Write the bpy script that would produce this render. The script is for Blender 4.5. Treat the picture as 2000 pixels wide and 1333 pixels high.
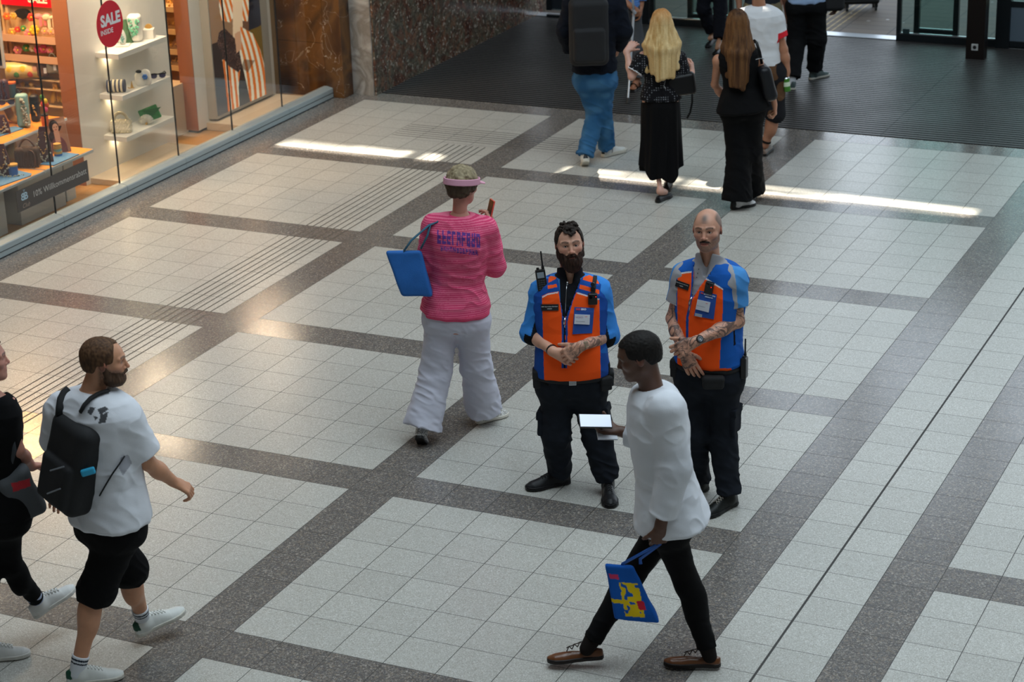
import bpy, bmesh, math, random
import numpy as np
from mathutils import Vector, Matrix
from mathutils.bvhtree import BVHTree

for o in list(bpy.data.objects): bpy.data.objects.remove(o)
scene = bpy.context.scene
COL = scene.collection
T = 0.3                                   # one floor tile, metres

# ------------------------------------------------------------------ camera
F_PX = 4139.13
ROT = np.array([[0.90581896, 0.42248059, -0.03165685], [0.12405156, -0.33593412, -0.93368061], [-0.40509655, 0.84181852, -0.35670488]])
CAM = np.array([18.99045167, -33.71043235, 17.9936915]) * T
cam_data = bpy.data.cameras.new('camera')
cam_data.sensor_width = 36.0
cam_data.lens = F_PX / 2000 * 36
cam_data.clip_end = 200
cam = bpy.data.objects.new('camera', cam_data)
COL.objects.link(cam)
rgt, dwn, fwd = (Vector(r) for r in ROT)
M3 = Matrix((rgt, -dwn, -fwd)).transposed()
cam.matrix_world = Matrix.Translation(Vector(CAM)) @ M3.to_4x4()
cam_data.dof.use_dof = True
cam_data.dof.focus_distance = 12.6
cam_data.dof.aperture_fstop = 4.0
scene.camera = cam

# ------------------------------------------------------------------ view
vs = scene.view_settings
scene.display_settings.display_device = 'sRGB'
vs.view_transform = 'Standard'; vs.look = 'None'; vs.gamma = 1.0; vs.use_curve_mapping = False
vs.exposure = 0.85

# ------------------------------------------------------------------ sky, sun, added overhead light
world = bpy.data.worlds.new('sky'); scene.world = world; world.use_nodes = True
wn = world.node_tree
for n in list(wn.nodes): wn.nodes.remove(n)
wo = wn.nodes.new('ShaderNodeOutputWorld'); wb = wn.nodes.new('ShaderNodeBackground')
wg = wn.nodes.new('ShaderNodeTexCoord'); wsep = wn.nodes.new('ShaderNodeSeparateXYZ'); wr = wn.nodes.new('ShaderNodeValToRGB')
wn.links.new(wg.outputs['Generated'], wsep.inputs[0]); wn.links.new(wsep.outputs[2], wr.inputs[0])
wr.color_ramp.elements[0].position = 0.0; wr.color_ramp.elements[0].color = (0.42, 0.46, 0.50, 1)
wr.color_ramp.elements[1].position = 0.55; wr.color_ramp.elements[1].color = (0.60, 0.70, 0.80, 1)
wn.links.new(wr.outputs[0], wb.inputs[0]); wb.inputs[1].default_value = 2.0
wn.links.new(wb.outputs[0], wo.inputs[0])

def lamp(name, kind, loc, energy, color=(1, 1, 1), target=None, **kw):
    d = bpy.data.lights.new(name, kind); d.energy = energy; d.color = color
    for k, v in kw.items(): setattr(d, k, v)
    o = bpy.data.objects.new(name, d); COL.objects.link(o); o.location = loc
    if target is not None:
        o.rotation_euler = (Vector(target) - Vector(loc)).to_track_quat('-Z', 'Y').to_euler()
    return o
# sunlight that falls through slits added in the unseen facade over the doors
SUN_DIR = Vector((-0.06, -1.0, -1.73)).normalized()
sun = lamp('sunlight', 'SUN', (0, 20, 20), 13.0, (1.0, 0.90, 0.74), angle=math.radians(0.6))
sun.rotation_euler = SUN_DIR.to_track_quat('-Z', 'Y').to_euler()
# area lamp added under the closed ceiling for broad light from above
lamp('added_overhead_light', 'AREA', (3.5, 0.5, 12.5), 950, (0.79, 0.92, 1.0), target=(2.5, 0.5, 0), shape='RECTANGLE', size=11.0, size_y=14.0)

# ------------------------------------------------------------------ helpers
def lin(c):
    if isinstance(c, str):
        c = [int(c[i:i + 2], 16) / 255 for i in (0, 2, 4)]
    return tuple(x / 12.92 if x <= 0.04045 else ((x + 0.055) / 1.055) ** 2.4 for x in c[:3])
MATS = {}
def mat(name, color='808080', rough=0.6, metal=0.0, spec=0.5, emit=None, estr=1.0, noise=0, nscale=8, attr=False, alpha=1, sheen=0, bump=0, bscale=200, coat=0, sss=0):
    if name in MATS: return MATS[name]
    m = bpy.data.materials.new(name); m.use_nodes = True; nt = m.node_tree
    b = nt.nodes['Principled BSDF']; c = lin(color)
    b.inputs['Base Color'].default_value = (*c, 1); b.inputs['Roughness'].default_value = rough
    b.inputs['Metallic'].default_value = metal; b.inputs['Specular IOR Level'].default_value = spec
    if sheen: b.inputs['Sheen Weight'].default_value = sheen
    if coat: b.inputs['Coat Weight'].default_value = coat
    if sss:
        b.inputs['Subsurface Weight'].default_value = sss; b.inputs['Subsurface Radius'].default_value = (0.012, 0.005, 0.003); b.inputs['Subsurface Scale'].default_value = 0.6
    tc = nt.nodes.new('ShaderNodeTexCoord')
    src = None
    if attr:
        a = nt.nodes.new('ShaderNodeAttribute'); a.attribute_name = 'Col'; src = a.outputs['Color']
    if noise:
        n = nt.nodes.new('ShaderNodeTexNoise'); n.inputs['Scale'].default_value = nscale; n.inputs['Detail'].default_value = 6
        nt.links.new(tc.outputs['Object'], n.inputs['Vector'])
        mr = nt.nodes.new('ShaderNodeMapRange'); mr.inputs[3].default_value = 1 - noise; mr.inputs[4].default_value = 1 + noise
        nt.links.new(n.outputs['Fac'], mr.inputs[0])
        mx = nt.nodes.new('ShaderNodeVectorMath'); mx.operation = 'SCALE'
        if src: nt.links.new(src, mx.inputs[0])
        else: mx.inputs[0].default_value = c
        nt.links.new(mr.outputs[0], mx.inputs['Scale']); src = mx.outputs[0]
    if src: nt.links.new(src, b.inputs['Base Color'])
    if bump:
        n2 = nt.nodes.new('ShaderNodeTexNoise'); n2.inputs['Scale'].default_value = bscale; n2.inputs['Detail'].default_value = 3
        nt.links.new(tc.outputs['Object'], n2.inputs['Vector'])
        bp = nt.nodes.new('ShaderNodeBump'); bp.inputs['Strength'].default_value = bump; bp.inputs['Distance'].default_value = 0.004
        nt.links.new(n2.outputs['Fac'], bp.inputs['Height']); nt.links.new(bp.outputs[0], b.inputs['Normal'])
    if emit:
        b.inputs['Emission Color'].default_value = (*lin(emit), 1); b.inputs['Emission Strength'].default_value = estr
    MATS[name] = m
    return m

def tag(o, label=None, cat=None, group=None, kind=None):
    if label: o['label'] = label
    if cat: o['category'] = cat
    if group: o['group'] = group
    if kind: o['kind'] = kind
    return o
def empty(name, loc=(0, 0, 0), rz=0, label=None, cat=None, group=None):
    o = bpy.data.objects.new(name, None); COL.objects.link(o); o.location = loc; o.rotation_euler = (0, 0, rz)
    o.empty_display_size = 0.1
    return tag(o, label, cat, group)
def mesh_obj(name, verts, faces, m, parent=None, cols=None, smooth=False, loc=None):
    me = bpy.data.meshes.new(name)
    verts = np.asarray(verts, dtype=np.float32)
    if isinstance(faces, np.ndarray) and faces.ndim == 2:
        nf, k = faces.shape
        me.vertices.add(len(verts)); me.vertices.foreach_set('co', verts.ravel())
        me.loops.add(nf * k); me.loops.foreach_set('vertex_index', faces.astype(np.int32).ravel())
        me.polygons.add(nf); me.polygons.foreach_set('loop_start', np.arange(0, nf * k, k, dtype=np.int32))
        me.update(calc_edges=True)
    else:
        me.from_pydata([tuple(v) for v in verts], [], [tuple(f) for f in faces])
    if cols is not None:
        a = me.color_attributes.new('Col', 'FLOAT_COLOR', 'POINT')
        c4 = np.ones((len(verts), 4), dtype=np.float32); c4[:, :3] = cols
        a.data.foreach_set('color', c4.ravel())
    if smooth: me.polygons.foreach_set('use_smooth', np.ones(len(me.polygons), dtype=bool))
    for mm in (m if isinstance(m, (list, tuple)) else [m]): me.materials.append(mm)
    me.update()
    o = bpy.data.objects.new(name, me); COL.objects.link(o)
    if parent is not None: o.parent = parent
    if loc is not None: o.location = loc
    return o

class MB:
    """collects solids and links them as one mesh object"""
    def __init__(s): s.bm = bmesh.new()
    def box(s, a, b, bev=0.0, mtx=None, mi=0):
        lo = [min(a[i], b[i]) for i in range(3)]; hi = [max(a[i], b[i]) for i in range(3)]
        r = bmesh.ops.create_cube(s.bm, size=1.0)
        for v in r['verts']:
            v.co = Vector([(lo[i] + hi[i]) / 2 + v.co[i] * (hi[i] - lo[i]) for i in range(3)])
        fs = {f for v in r['verts'] for f in v.link_faces}
        if bev:
            es = list({e for v in r['verts'] for e in v.link_edges})
            q = bmesh.ops.bevel(s.bm, geom=es, offset=bev, segments=2, affect='EDGES', profile=0.5)
            fs = {f for v in q['verts'] for f in v.link_faces} | {f for f in fs if f.is_valid}
        for f in fs: f.material_index = mi
        if mtx is not None: bmesh.ops.transform(s.bm, matrix=mtx, verts=list({v for f in fs for v in f.verts}))
        return s
    def cyl(s, p0, p1, r0, r1=None, n=16, mi=0):
        p0, p1 = Vector(p0), Vector(p1); r1 = r0 if r1 is None else r1
        L = (p1 - p0).length
        if L < 1e-6: return s
        m = Matrix.Translation((p0 + p1) / 2) @ (p1 - p0).to_track_quat('Z', 'Y').to_matrix().to_4x4()
        q = bmesh.ops.create_cone(s.bm, cap_ends=True, segments=n, radius1=r0, radius2=r1, depth=L, matrix=m)
        for f in {f for v in q['verts'] for f in v.link_faces}: f.material_index = mi
        return s
    def sph(s, c, r, n=12, sc=(1, 1, 1), mi=0, rot=None):
        m = Matrix.Translation(Vector(c)) @ (rot.to_4x4() if rot is not None else Matrix()) @ Matrix.Diagonal((*sc, 1))
        q = bmesh.ops.create_uvsphere(s.bm, u_segments=n, v_segments=max(6, n // 2 + 2), radius=r, matrix=m)
        for f in {f for v in q['verts'] for f in v.link_faces}: f.material_index = mi
        return s
    def tube(s, pts, r, n=8, closed=False, mi=0, flat=None):
        """swept round (or flat) band through points; r number or list"""
        P = [Vector(p) for p in pts]; m = len(P)
        rs = r if isinstance(r, (list, tuple)) else [r] * m
        rings = []; prev = None
        for i, p in enumerate(P):
            a = P[(i - 1) % m] if (closed or i > 0) else P[0]
            b = P[(i + 1) % m] if (closed or i < m - 1) else P[-1]
            t = (b - a)
            t = t.normalized() if t.length > 1e-9 else Vector((0, 0, 1))
            if prev is None:
                ref = Vector((0, 0, 1)) if abs(t.z) < 0.9 else Vector((0, 1, 0))
                x = t.cross(ref).normalized()
            else:
                x = (prev - t * prev.dot(t)).normalized()
            prev = x; y = t.cross(x)
            k = flat if flat else 1.0
            rings.append([s.bm.verts.new(p + (x * math.cos(2 * math.pi * j / n) + y * k * math.sin(2 * math.pi * j / n)) * rs[i]) for j in range(n)])
        for i in range(m if closed else m - 1):
            A, B = rings[i], rings[(i + 1) % m]
            for j in range(n):
                f = s.bm.faces.new((A[j], A[(j + 1) % n], B[(j + 1) % n], B[j])); f.material_index = mi
        if not closed:
            for rg, rev in ((rings[0], True), (rings[-1], False)):
                f = s.bm.faces.new(rg[::-1] if rev else rg); f.material_index = mi
        return s
    def poly(s, pts, ext=None, mi=0):
        """flat polygon, extruded by vector ext"""
        vs_ = [s.bm.verts.new(Vector(p)) for p in pts]
        f = s.bm.faces.new(vs_); f.material_index = mi
        if ext is not None:
            e = Vector(ext); v2 = [s.bm.verts.new(v.co + e) for v in vs_]
            g = s.bm.faces.new(v2[::-1]); g.material_index = mi
            n = len(vs_)
            for i in range(n):
                h = s.bm.faces.new((vs_[i], v2[i], v2[(i + 1) % n], vs_[(i + 1) % n])); h.material_index = mi
        return s
    def build(s, name, m, parent=None, smooth=False, loc=None):
        bmesh.ops.recalc_face_normals(s.bm, faces=s.bm.faces[:])
        me = bpy.data.meshes.new(name); s.bm.to_mesh(me); s.bm.free()
        for mm in (m if isinstance(m, (list, tuple)) else [m]): me.materials.append(mm)
        if smooth: me.polygons.foreach_set('use_smooth', np.ones(len(me.polygons), dtype=bool))
        o = bpy.data.objects.new(name, me); COL.objects.link(o)
        if smooth == 'auto':
            for e in me.edges: pass
        if parent is not None: o.parent = parent
        if loc is not None: o.location = loc
        return o

def text_geo(body, size, font_shear=0.0, bold=0.0, spacing=1.0, word=1.0, align='CENTER'):
    """verts (x,y) and faces of a line of lettering, origin at its centre"""
    cu = bpy.data.curves.new('lettering', 'FONT'); cu.body = body; cu.size = size; cu.align_x = align; cu.align_y = 'CENTER'
    cu.shear = font_shear; cu.offset = bold; cu.space_character = spacing; cu.space_word = word; cu.fill_mode = 'BOTH'; cu.resolution_u = 3
    o = bpy.data.objects.new('lettering', cu); COL.objects.link(o)
    bpy.context.view_layer.update()
    me = o.to_mesh()
    v = np.array([tuple(q.co) for q in me.vertices]); f = [tuple(pp.vertices) for pp in me.polygons]
    o.to_mesh_clear(); bpy.data.objects.remove(o); bpy.data.curves.remove(cu)
    return v, f
def plane_text(name, body, size, origin, ux, uy, m, parent=None, off=0.0015, **kw):
    """lettering lying on a flat surface: origin centre, ux along the line, uy up"""
    v, f = text_geo(body, size, **kw)
    ux, uy = Vector(ux).normalized(), Vector(uy).normalized(); n = ux.cross(uy)
    P = [Vector(origin) + ux * a[0] + uy * a[1] + n * off for a in v]
    return mesh_obj(name, [tuple(q) for q in P], f, m, parent)
# ================================================================== the setting
def nodes(m):
    nt = m.node_tree
    def N(t, **kw):
        n = nt.nodes.new(t)
        for k, v in kw.items():
            if k.startswith('i_'): n.inputs[int(k[2:])].default_value = v
            else: setattr(n, k, v)
        return n
    def MA(op, a, b=None, c=None):
        n = nt.nodes.new('ShaderNodeMath'); n.operation = op
        for i, x in enumerate((a, b, c)):
            if x is None: continue
            if isinstance(x, (int, float)): n.inputs[i].default_value = x
            else: nt.links.new(x, n.inputs[i])
        return n.outputs[0]
    def MIX(f, a, b):
        n = nt.nodes.new('ShaderNodeMix'); n.data_type = 'RGBA'
        for s_, x in ((n.inputs['Factor'], f), (n.inputs['A'], a), (n.inputs['B'], b)):
            if isinstance(x, (int, float)): s_.default_value = x
            elif isinstance(x, tuple): s_.default_value = (*x[:3], 1)
            else: nt.links.new(x, s_)
        return n.outputs['Result']
    return nt, N, MA, MIX

def floor_material():
    m = mat('terrazzo_floor', '9a9a96', 0.3); nt, N, MA, MIX = nodes(m); b = nt.nodes['Principled BSDF']
    tc = N('ShaderNodeTexCoord'); sp = N('ShaderNodeSeparateXYZ'); nt.links.new(tc.outputs['Object'], sp.inputs[0])
    I = MA('DIVIDE', sp.outputs[0], T); J = MA('DIVIDE', sp.outputs[1], T)
    FM = lambda x, k: MA('FLOORED_MODULO', x, k)
    left = MA('LESS_THAN', FM(MA('ADD', I, 1.0), 8.0), 1.0)
    right = MA('LESS_THAN', FM(MA('SUBTRACT', I, 10.0), 8.0), 1.0)
    isr = MA('GREATER_THAN', I, 8.0)
    bi = MA('ADD', MA('MULTIPLY', right, isr), MA('MULTIPLY', left, MA('SUBTRACT', 1.0, isr)))
    edge = MA('LESS_THAN', I, -16.0)
    bi = MA('MAXIMUM', bi, edge)
    bj = MA('LESS_THAN', FM(J, 7.0), 1.0)
    strip = MA('MULTIPLY', isr, MA('LESS_THAN', I, 10.0))
    bj = MA('MULTIPLY', bj, MA('SUBTRACT', 1.0, strip))
    dark = MA('MAXIMUM', bi, bj)
    # joints
    def joint(x, w):
        fr = MA('FRACT', MA('ADD', x, 100.0)); return MA('LESS_THAN', MA('SUBTRACT', 0.5, MA('ABSOLUTE', MA('SUBTRACT', fr, 0.5))), w)
    g = MA('MAXIMUM', joint(I, 0.007), joint(J, 0.006))
    wide = MA('LESS_THAN', MA('ABSOLUTE', MA('SUBTRACT', I, 9.0)), 0.022)
    g = MA('MAXIMUM', g, wide)
    # tactile guide grooves
    def rng(x, a, b_): return MA('MULTIPLY', MA('GREATER_THAN', x, a), MA('LESS_THAN', x, b_))
    def grooves(x, a, b_, n):
        st = (b_ - a) / (n - 1)
        ph = MA('FRACT', MA('ADD', MA('DIVIDE', MA('SUBTRACT', x, a), st), 0.5))
        return MA('MULTIPLY', MA('LESS_THAN', MA('ABSOLUTE', MA('SUBTRACT', ph, 0.5)), 0.10), rng(x, a - st / 2, b_ + st / 2))
    ga = MA('MULTIPLY', grooves(J, 24.30, 25.62, 7), rng(I, -12.95, -6.15))
    gb = MA('MULTIPLY', grooves(I, -10.72, -9.42, 7), MA('LESS_THAN', J, 23.88))
    gr = MA('MAXIMUM', ga, gb)
    # speckle
    v1 = N('ShaderNodeTexVoronoi', feature='F1'); v1.inputs['Scale'].default_value = 95; nt.links.new(tc.outputs['Object'], v1.inputs['Vector'])
    v2 = N('ShaderNodeTexVoronoi', feature='F1'); v2.inputs['Scale'].default_value = 210; nt.links.new(tc.outputs['Object'], v2.inputs['Vector'])
    r1 = N('ShaderNodeSeparateColor'); nt.links.new(v1.outputs['Color'], r1.inputs[0])
    r2 = N('ShaderNodeSeparateColor'); nt.links.new(v2.outputs['Color'], r2.inputs[0])
    tl = N('ShaderNodeTexWhiteNoise', noise_dimensions='2D'); cb = N('ShaderNodeCombineXYZ')
    nt.links.new(MA('FLOOR', I), cb.inputs[0]); nt.links.new(MA('FLOOR', J), cb.inputs[1]); nt.links.new(cb.outputs[0], tl.inputs['Vector'])
    big = N('ShaderNodeTexNoise'); big.inputs['Scale'].default_value = 0.9; nt.links.new(tc.outputs['Object'], big.inputs['Vector'])
    def ramp(src, els):
        r = N('ShaderNodeValToRGB'); r.color_ramp.interpolation = 'CONSTANT'
        while len(r.color_ramp.elements) < len(els): r.color_ramp.elements.new(0.5)
        for e, (p_, c_) in zip(r.color_ramp.elements, els): e.position = p_; e.color = (*lin(c_), 1)
        nt.links.new(src, r.inputs[0]); return r.outputs[0]
    cl = ramp(r2.outputs[0], [(0, 'a9a7a0'), (0.25, 'b6b5ae'), (0.6, 'c2c1bb'), (0.86, 'd2d1cc'), (0.95, '9c978c')])
    cd = ramp(r1.outputs[1], [(0, '56504a'), (0.28, '6a625b'), (0.5, '7b736b'), (0.68, '5c5a5b'), (0.8, '8b7c6c'), (0.9, 'a39a90'), (0.96, '4a4440')])
    cd2 = ramp(r2.outputs[2], [(0, '62605f'), (0.4, '797879'), (0.75, '87847f'), (0.93, 'bcb8b2')])
    cd = MIX(0.45, cd, cd2)
    c = MIX(dark, cl, cd)
    var = MA('ADD', 0.93, MA('ADD', MA('MULTIPLY', tl.outputs['Value'], 0.09), MA('MULTIPLY', big.outputs['Fac'], 0.06)))
    sc = N('ShaderNodeVectorMath', operation='SCALE'); nt.links.new(c, sc.inputs[0]); nt.links.new(var, sc.inputs['Scale'])
    c = MIX(g, sc.outputs[0], lin('2e2c29'))
    c = MIX(gr, c, lin('45413b'))
    nt.links.new(c, b.inputs['Base Color'])
    rn = N('ShaderNodeTexNoise'); rn.inputs['Scale'].default_value = 2.2; rn.inputs['Detail'].default_value = 4; nt.links.new(tc.outputs['Object'], rn.inputs['Vector'])
    ro = MA('ADD', MA('SUBTRACT', 0.30, MA('MULTIPLY', dark, 0.10)), MA('MULTIPLY', MA('MAXIMUM', g, gr), 0.4))
    ro = MA('ADD', ro, MA('MULTIPLY', MA('SUBTRACT', rn.outputs['Fac'], 0.5), 0.08))
    nt.links.new(ro, b.inputs['Roughness'])
    bp = N('ShaderNodeBump'); bp.inputs['Strength'].default_value = 0.6; bp.inputs['Distance'].default_value = 0.003; bp.invert = True
    nt.links.new(MA('MAXIMUM', g, gr), bp.inputs['Height']); nt.links.new(bp.outputs[0], b.inputs['Normal'])
    b.inputs['Specular IOR Level'].default_value = 0.7
    return m
def struct(o): o['kind'] = 'structure'; return o
def tb(mb, i0, i1, j0, j1, z0, z1, **kw): return mb.box((i0 * T, j0 * T, z0), (i1 * T, j1 * T, z1), **kw)

fl = MB(); tb(fl, -17.15, 44, -26, 29.0, -0.1, 0)
struct(fl.build('floor', floor_material()))

# ribbed entrance matting
def mat_material():
    m = mat('entrance_matting', '3a3c3f', 0.5); nt, N, MA, MIX = nodes(m); b = nt.nodes['Principled BSDF']
    tc = N('ShaderNodeTexCoord'); sp = N('ShaderNodeSeparateXYZ'); nt.links.new(tc.outputs['Object'], sp.inputs[0])
    ph = MA('FRACT', MA('DIVIDE', MA('ADD', sp.outputs[1], 30.0), 0.072))
    rib = MA('SMOOTH_MIN', MA('MULTIPLY', MA('ABSOLUTE', MA('SUBTRACT', ph, 0.5)), 4.0), 1.0, 0.5)
    n = N('ShaderNodeTexNoise'); n.inputs['Scale'].default_value = 60; mp = N('ShaderNodeMapping'); mp.inputs['Scale'].default_value = (0.3, 1, 1)
    nt.links.new(tc.outputs['Object'], mp.inputs[0]); nt.links.new(mp.outputs[0], n.inputs['Vector'])
    n2 = N('ShaderNodeTexNoise'); n2.inputs['Scale'].default_value = 1.3; nt.links.new(tc.outputs['Object'], n2.inputs['Vector'])
    c = MIX(MA('LESS_THAN', rib, 0.62), MIX(n.outputs['Fac'], lin('353433'), lin('545150')), lin('020202'))
    seam = MA('MAXIMUM', MA('LESS_THAN', MA('ABSOLUTE', MA('SUBTRACT', sp.outputs[0], 1.80 * T)), 0.006), MA('LESS_THAN', MA('ABSOLUTE', MA('SUBTRACT', sp.outputs[0], -8.8 * T)), 0.004))
    c = MIX(seam, c, lin('0a0a0a'))
    nt.links.new(c, b.inputs['Base Color'])
    nt.links.new(MA('ADD', 0.36, MA('MULTIPLY', n2.outputs['Fac'], 0.2)), b.inputs['Roughness']); nt.links.new(MA('MULTIPLY', MA('GREATER_THAN', rib, 0.62), 0.5), b.inputs['Specular IOR Level'])
    bp = N('ShaderNodeBump'); bp.inputs['Strength'].default_value = 0.5; bp.inputs['Distance'].default_value = 0.004
    nt.links.new(rib, bp.inputs['Height']); nt.links.new(bp.outputs[0], b.inputs['Normal'])
    return m
mt = MB(); tb(mt, -15.85, 44, 29.0, 41.85, -0.1, 0.004)
tag(mt.build('entrance_mat', mat_material()), 'dark ribbed matting running from the tiled floor to the glass doors', 'mat')

# paving outside the doors
def paving_material():
    m = mat('street_paving', '6f665e', 0.7); nt, N, MA, MIX = nodes(m); b = nt.nodes['Principled BSDF']
    tc = N('ShaderNodeTexCoord'); sp = N('ShaderNodeSeparateXYZ'); nt.links.new(tc.outputs['Object'], sp.inputs[0])
    x, y = sp.outputs[0], sp.outputs[1]
    jy = MA('DIVIDE', y, 0.21); fy = MA('FRACT', MA('ADD', jy, 50.0))
    jx = MA('DIVIDE', MA('ADD', x, MA('MULTIPLY', MA('FLOORED_MODULO', MA('FLOOR', jy), 1.0), 0.0)), 0.55); fx = MA('FRACT', MA('ADD', jx, 50.0))
    ed = lambda f, w: MA('LESS_THAN', MA('SUBTRACT', 0.5, MA('ABSOLUTE', MA('SUBTRACT', f, 0.5))), w)
    g = MA('MAXIMUM', ed(fy, 0.035), ed(fx, 0.013))
    tl = N('ShaderNodeTexWhiteNoise', noise_dimensions='2D'); cb = N('ShaderNodeCombineXYZ'); nt.links.new(MA('FLOOR', jx), cb.inputs[0]); nt.links.new(MA('FLOOR', jy), cb.inputs[1]); nt.links.new(cb.outputs[0], tl.inputs['Vector'])
    n = N('ShaderNodeTexNoise'); n.inputs['Scale'].default_value = 3; nt.links.new(tc.outputs['Object'], n.inputs['Vector'])
    c = MIX(tl.outputs['Value'], lin('6a5c50'), lin('4e4a46')); c = MIX(n.outputs['Fac'], c, lin('645a50'))
    # worn white spots
    v = N('ShaderNodeTexVoronoi'); v.inputs['Scale'].default_value = 3.2; nt.links.new(tc.outputs['Object'], v.inputs['Vector'])
    c = MIX(MA('LESS_THAN', v.outputs['Distance'], 0.085), c, lin('a8a8a4'))
    # guide lines for the blind, light yellow, running away from the door
    gx = MA('FRACT', MA('DIVIDE', MA('ADD', x, 30.0), 0.075)); gl = MA('MULTIPLY', MA('LESS_THAN', gx, 0.28), MA('MULTIPLY', MA('GREATER_THAN', x, -1.62), MA('LESS_THAN', x, -1.18)))
    c = MIX(gl, c, lin('a8946c'))
    c = MIX(g, c, lin('3a3632')); nt.links.new(c, b.inputs['Base Color'])
    return m
pv = MB(); tb(pv, -40, 60, 42.45, 150, -0.1, 0.0)
struct(pv.build('ground_outside', paving_material()))
th = MB(); tb(th, -16.0, 44, 41.85, 42.45, -0.05, 0.012)
struct(th.build('trim_1', mat('brushed_steel', 'b4bac0', 0.32, metal=0.9)))

# --- polished red-brown marble wall of the entrance passage
def marble_material(name, cols, vein=0.5, scale=6, chips=True, rough=0.18):
    m = mat(name, cols[0], rough); nt, N, MA, MIX = nodes(m); b = nt.nodes['Principled BSDF']
    tc = N('ShaderNodeTexCoord')
    n = N('ShaderNodeTexNoise'); n.inputs['Scale'].default_value = scale * 0.35; n.inputs['Detail'].default_value = 8; n.inputs['Distortion'].default_value = 1.5; nt.links.new(tc.outputs['Object'], n.inputs['Vector'])
    r = N('ShaderNodeValToRGB')
    while len(r.color_ramp.elements) < len(cols): r.color_ramp.elements.new(0.5)
    for k, e in enumerate(r.color_ramp.elements):
        e.position = 0.3 + 0.4 * k / (len(cols) - 1); e.color = (*lin(cols[k]), 1)
    nt.links.new(n.outputs['Fac'], r.inputs[0]); c = r.outputs[0]
    if chips:
        v = N('ShaderNodeTexVoronoi'); v.inputs['Scale'].default_value = scale * 5; v.inputs['Randomness'].default_value = 1
        w = N('ShaderNodeTexNoise'); w.inputs['Scale'].default_value = scale * 2.2; w.inputs['Detail'].default_value = 4; nt.links.new(tc.outputs['Object'], w.inputs['Vector'])
        mv = N('ShaderNodeMix'); mv.data_type = 'VECTOR'; mv.inputs['Factor'].default_value = 0.12
        nt.links.new(tc.outputs['Object'], mv.inputs['A']); nt.links.new(w.outputs['Color'], mv.inputs['B']); nt.links.new(mv.outputs['Result'], v.inputs['Vector'])
        sc_ = N('ShaderNodeSeparateColor'); nt.links.new(v.outputs['Color'], sc_.inputs[0])
        c = MIX(MA('MULTIPLY', MA('LESS_THAN', v.outputs['Distance'], 0.42), MA('GREATER_THAN', sc_.outputs[0], 0.70)), c, lin(cols[-1] if not vein else 'a89a8c'))
        c = MIX(MA('MULTIPLY', MA('GREATER_THAN', sc_.outputs[1], 0.6), 0.55), c, lin('2c1a15'))
    wv = N('ShaderNodeTexNoise'); wv.inputs['Scale'].default_value = scale * 0.5; wv.inputs['Detail'].default_value = 5; wv.inputs['Distortion'].default_value = 0.8; nt.links.new(tc.outputs['Object'], wv.inputs['Vector'])
    ln = MA('MULTIPLY', MA('LESS_THAN', MA('ABSOLUTE', MA('SUBTRACT', wv.outputs['Fac'], 0.5)), 0.0006 * vein), MA('GREATER_THAN', n.outputs['Fac'], 0.47))
    c = MIX(ln, c, lin('b8a894'))
    nt.links.new(c, b.inputs['Base Color'])
    return m
M_RED = marble_material('red_brown_marble', ['4a2a22', '6b4636', '5f5a4c', '7c5540', '4c3026'], 0.6, 7)
M_BROWN = marble_material('brown_veined_marble', ['2e1f18', '4a3020', '6e4a28', '3a2a22'], 2.2, 4, chips=False, rough=0.12)
M_GREY = marble_material('grey_marble', ['8d867d', 'a39c94', '7f7870', 'b0aba6'], 1.0, 8, chips=False, rough=0.3)
w = MB(); tb(w, -16.6, -15.85, 28.62, 60, -0.05, 5.0); struct(w.build('wall_left', M_RED))
w = MB(); tb(w, -16.74, -15.93, 28.561, 28.62, 0, 5.0); struct(w.build('trim_2', M_GREY))
w = MB(); tb(w, -19.7, -17.42, 27.901, 28.5, 0, 0.565); tb(w, -19.7, -17.42, 27.9, 28.5, 0.569, 2.6); struct(w.build('wall_shop_end', M_BROWN))
w = MB(); tb(w, -17.42, -16.72, 27.9, 28.56, 0, 5.0, bev=0.004); struct(w.build('wall_pillar', M_BROWN))
# wall face above the shop glass and facade above the doors
M_DARKWALL = mat('dark_hall_wall', '6b5a4c', 0.6, noise=0.1)
w = MB(); tb(w, -19.6, -17.2, -8, 28.5, 2.6, 6.0); struct(w.build('wall_above_shop', M_DARKWALL))

# --- facade over the doors, out of view; its slits are added to shape sun streaks
M_FAC = mat('facade_panel', '4d5560', 0.5, noise=0.08)
w = MB()
tb(w, -16.6, 44, 42.2, 42.8, 2.55, 3.1); tb(w, -16.6, -7.5, 42.2, 42.8, 3.1, 9.5)
for i_ in np.arange(-7.5, 44, 5.0): tb(w, i_ - .35, i_ + .35, 42.2, 42.8, 3.1, 9.5)
tb(w, -7.5, 44, 42.2, 42.8, 6.2, 6.35)
SLT = 10.25
tb(w, -16.6, 44, 42.45, 42.5, 9.5, SLT); tb(w, -16.6, 44, 42.45, 42.5, SLT + .20, SLT + .22); tb(w, -16.6, 44, 42.45, 42.5, SLT + .48, 16.0)
for a, b_ in ((-16.6, -14.6), (-10.2, -9.6), (-9.0, -4.9), (-1.2, -0.9), (7.6, 44)): tb(w, a, b_, 42.45, 42.5, SLT - .02, SLT + .50)
rb = random.Random(8)
for k_ in range(20):                                        # slanting bars added in the slits to break up the sun streaks
    i_ = -15 + k_ * 1.2; a_ = rb.uniform(-.10, .10); z_ = SLT + rb.uniform(.0, .48); L_ = rb.uniform(.35, .8)
    w.box((-L_, -.008, -.016), (L_, .008, .016), mtx=Matrix.Translation((i_ * T, 42.47 * T, z_)) @ Matrix.Rotation(a_, 4, 'Y'))
struct(w.build('wall_facade', M_FAC))
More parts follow.
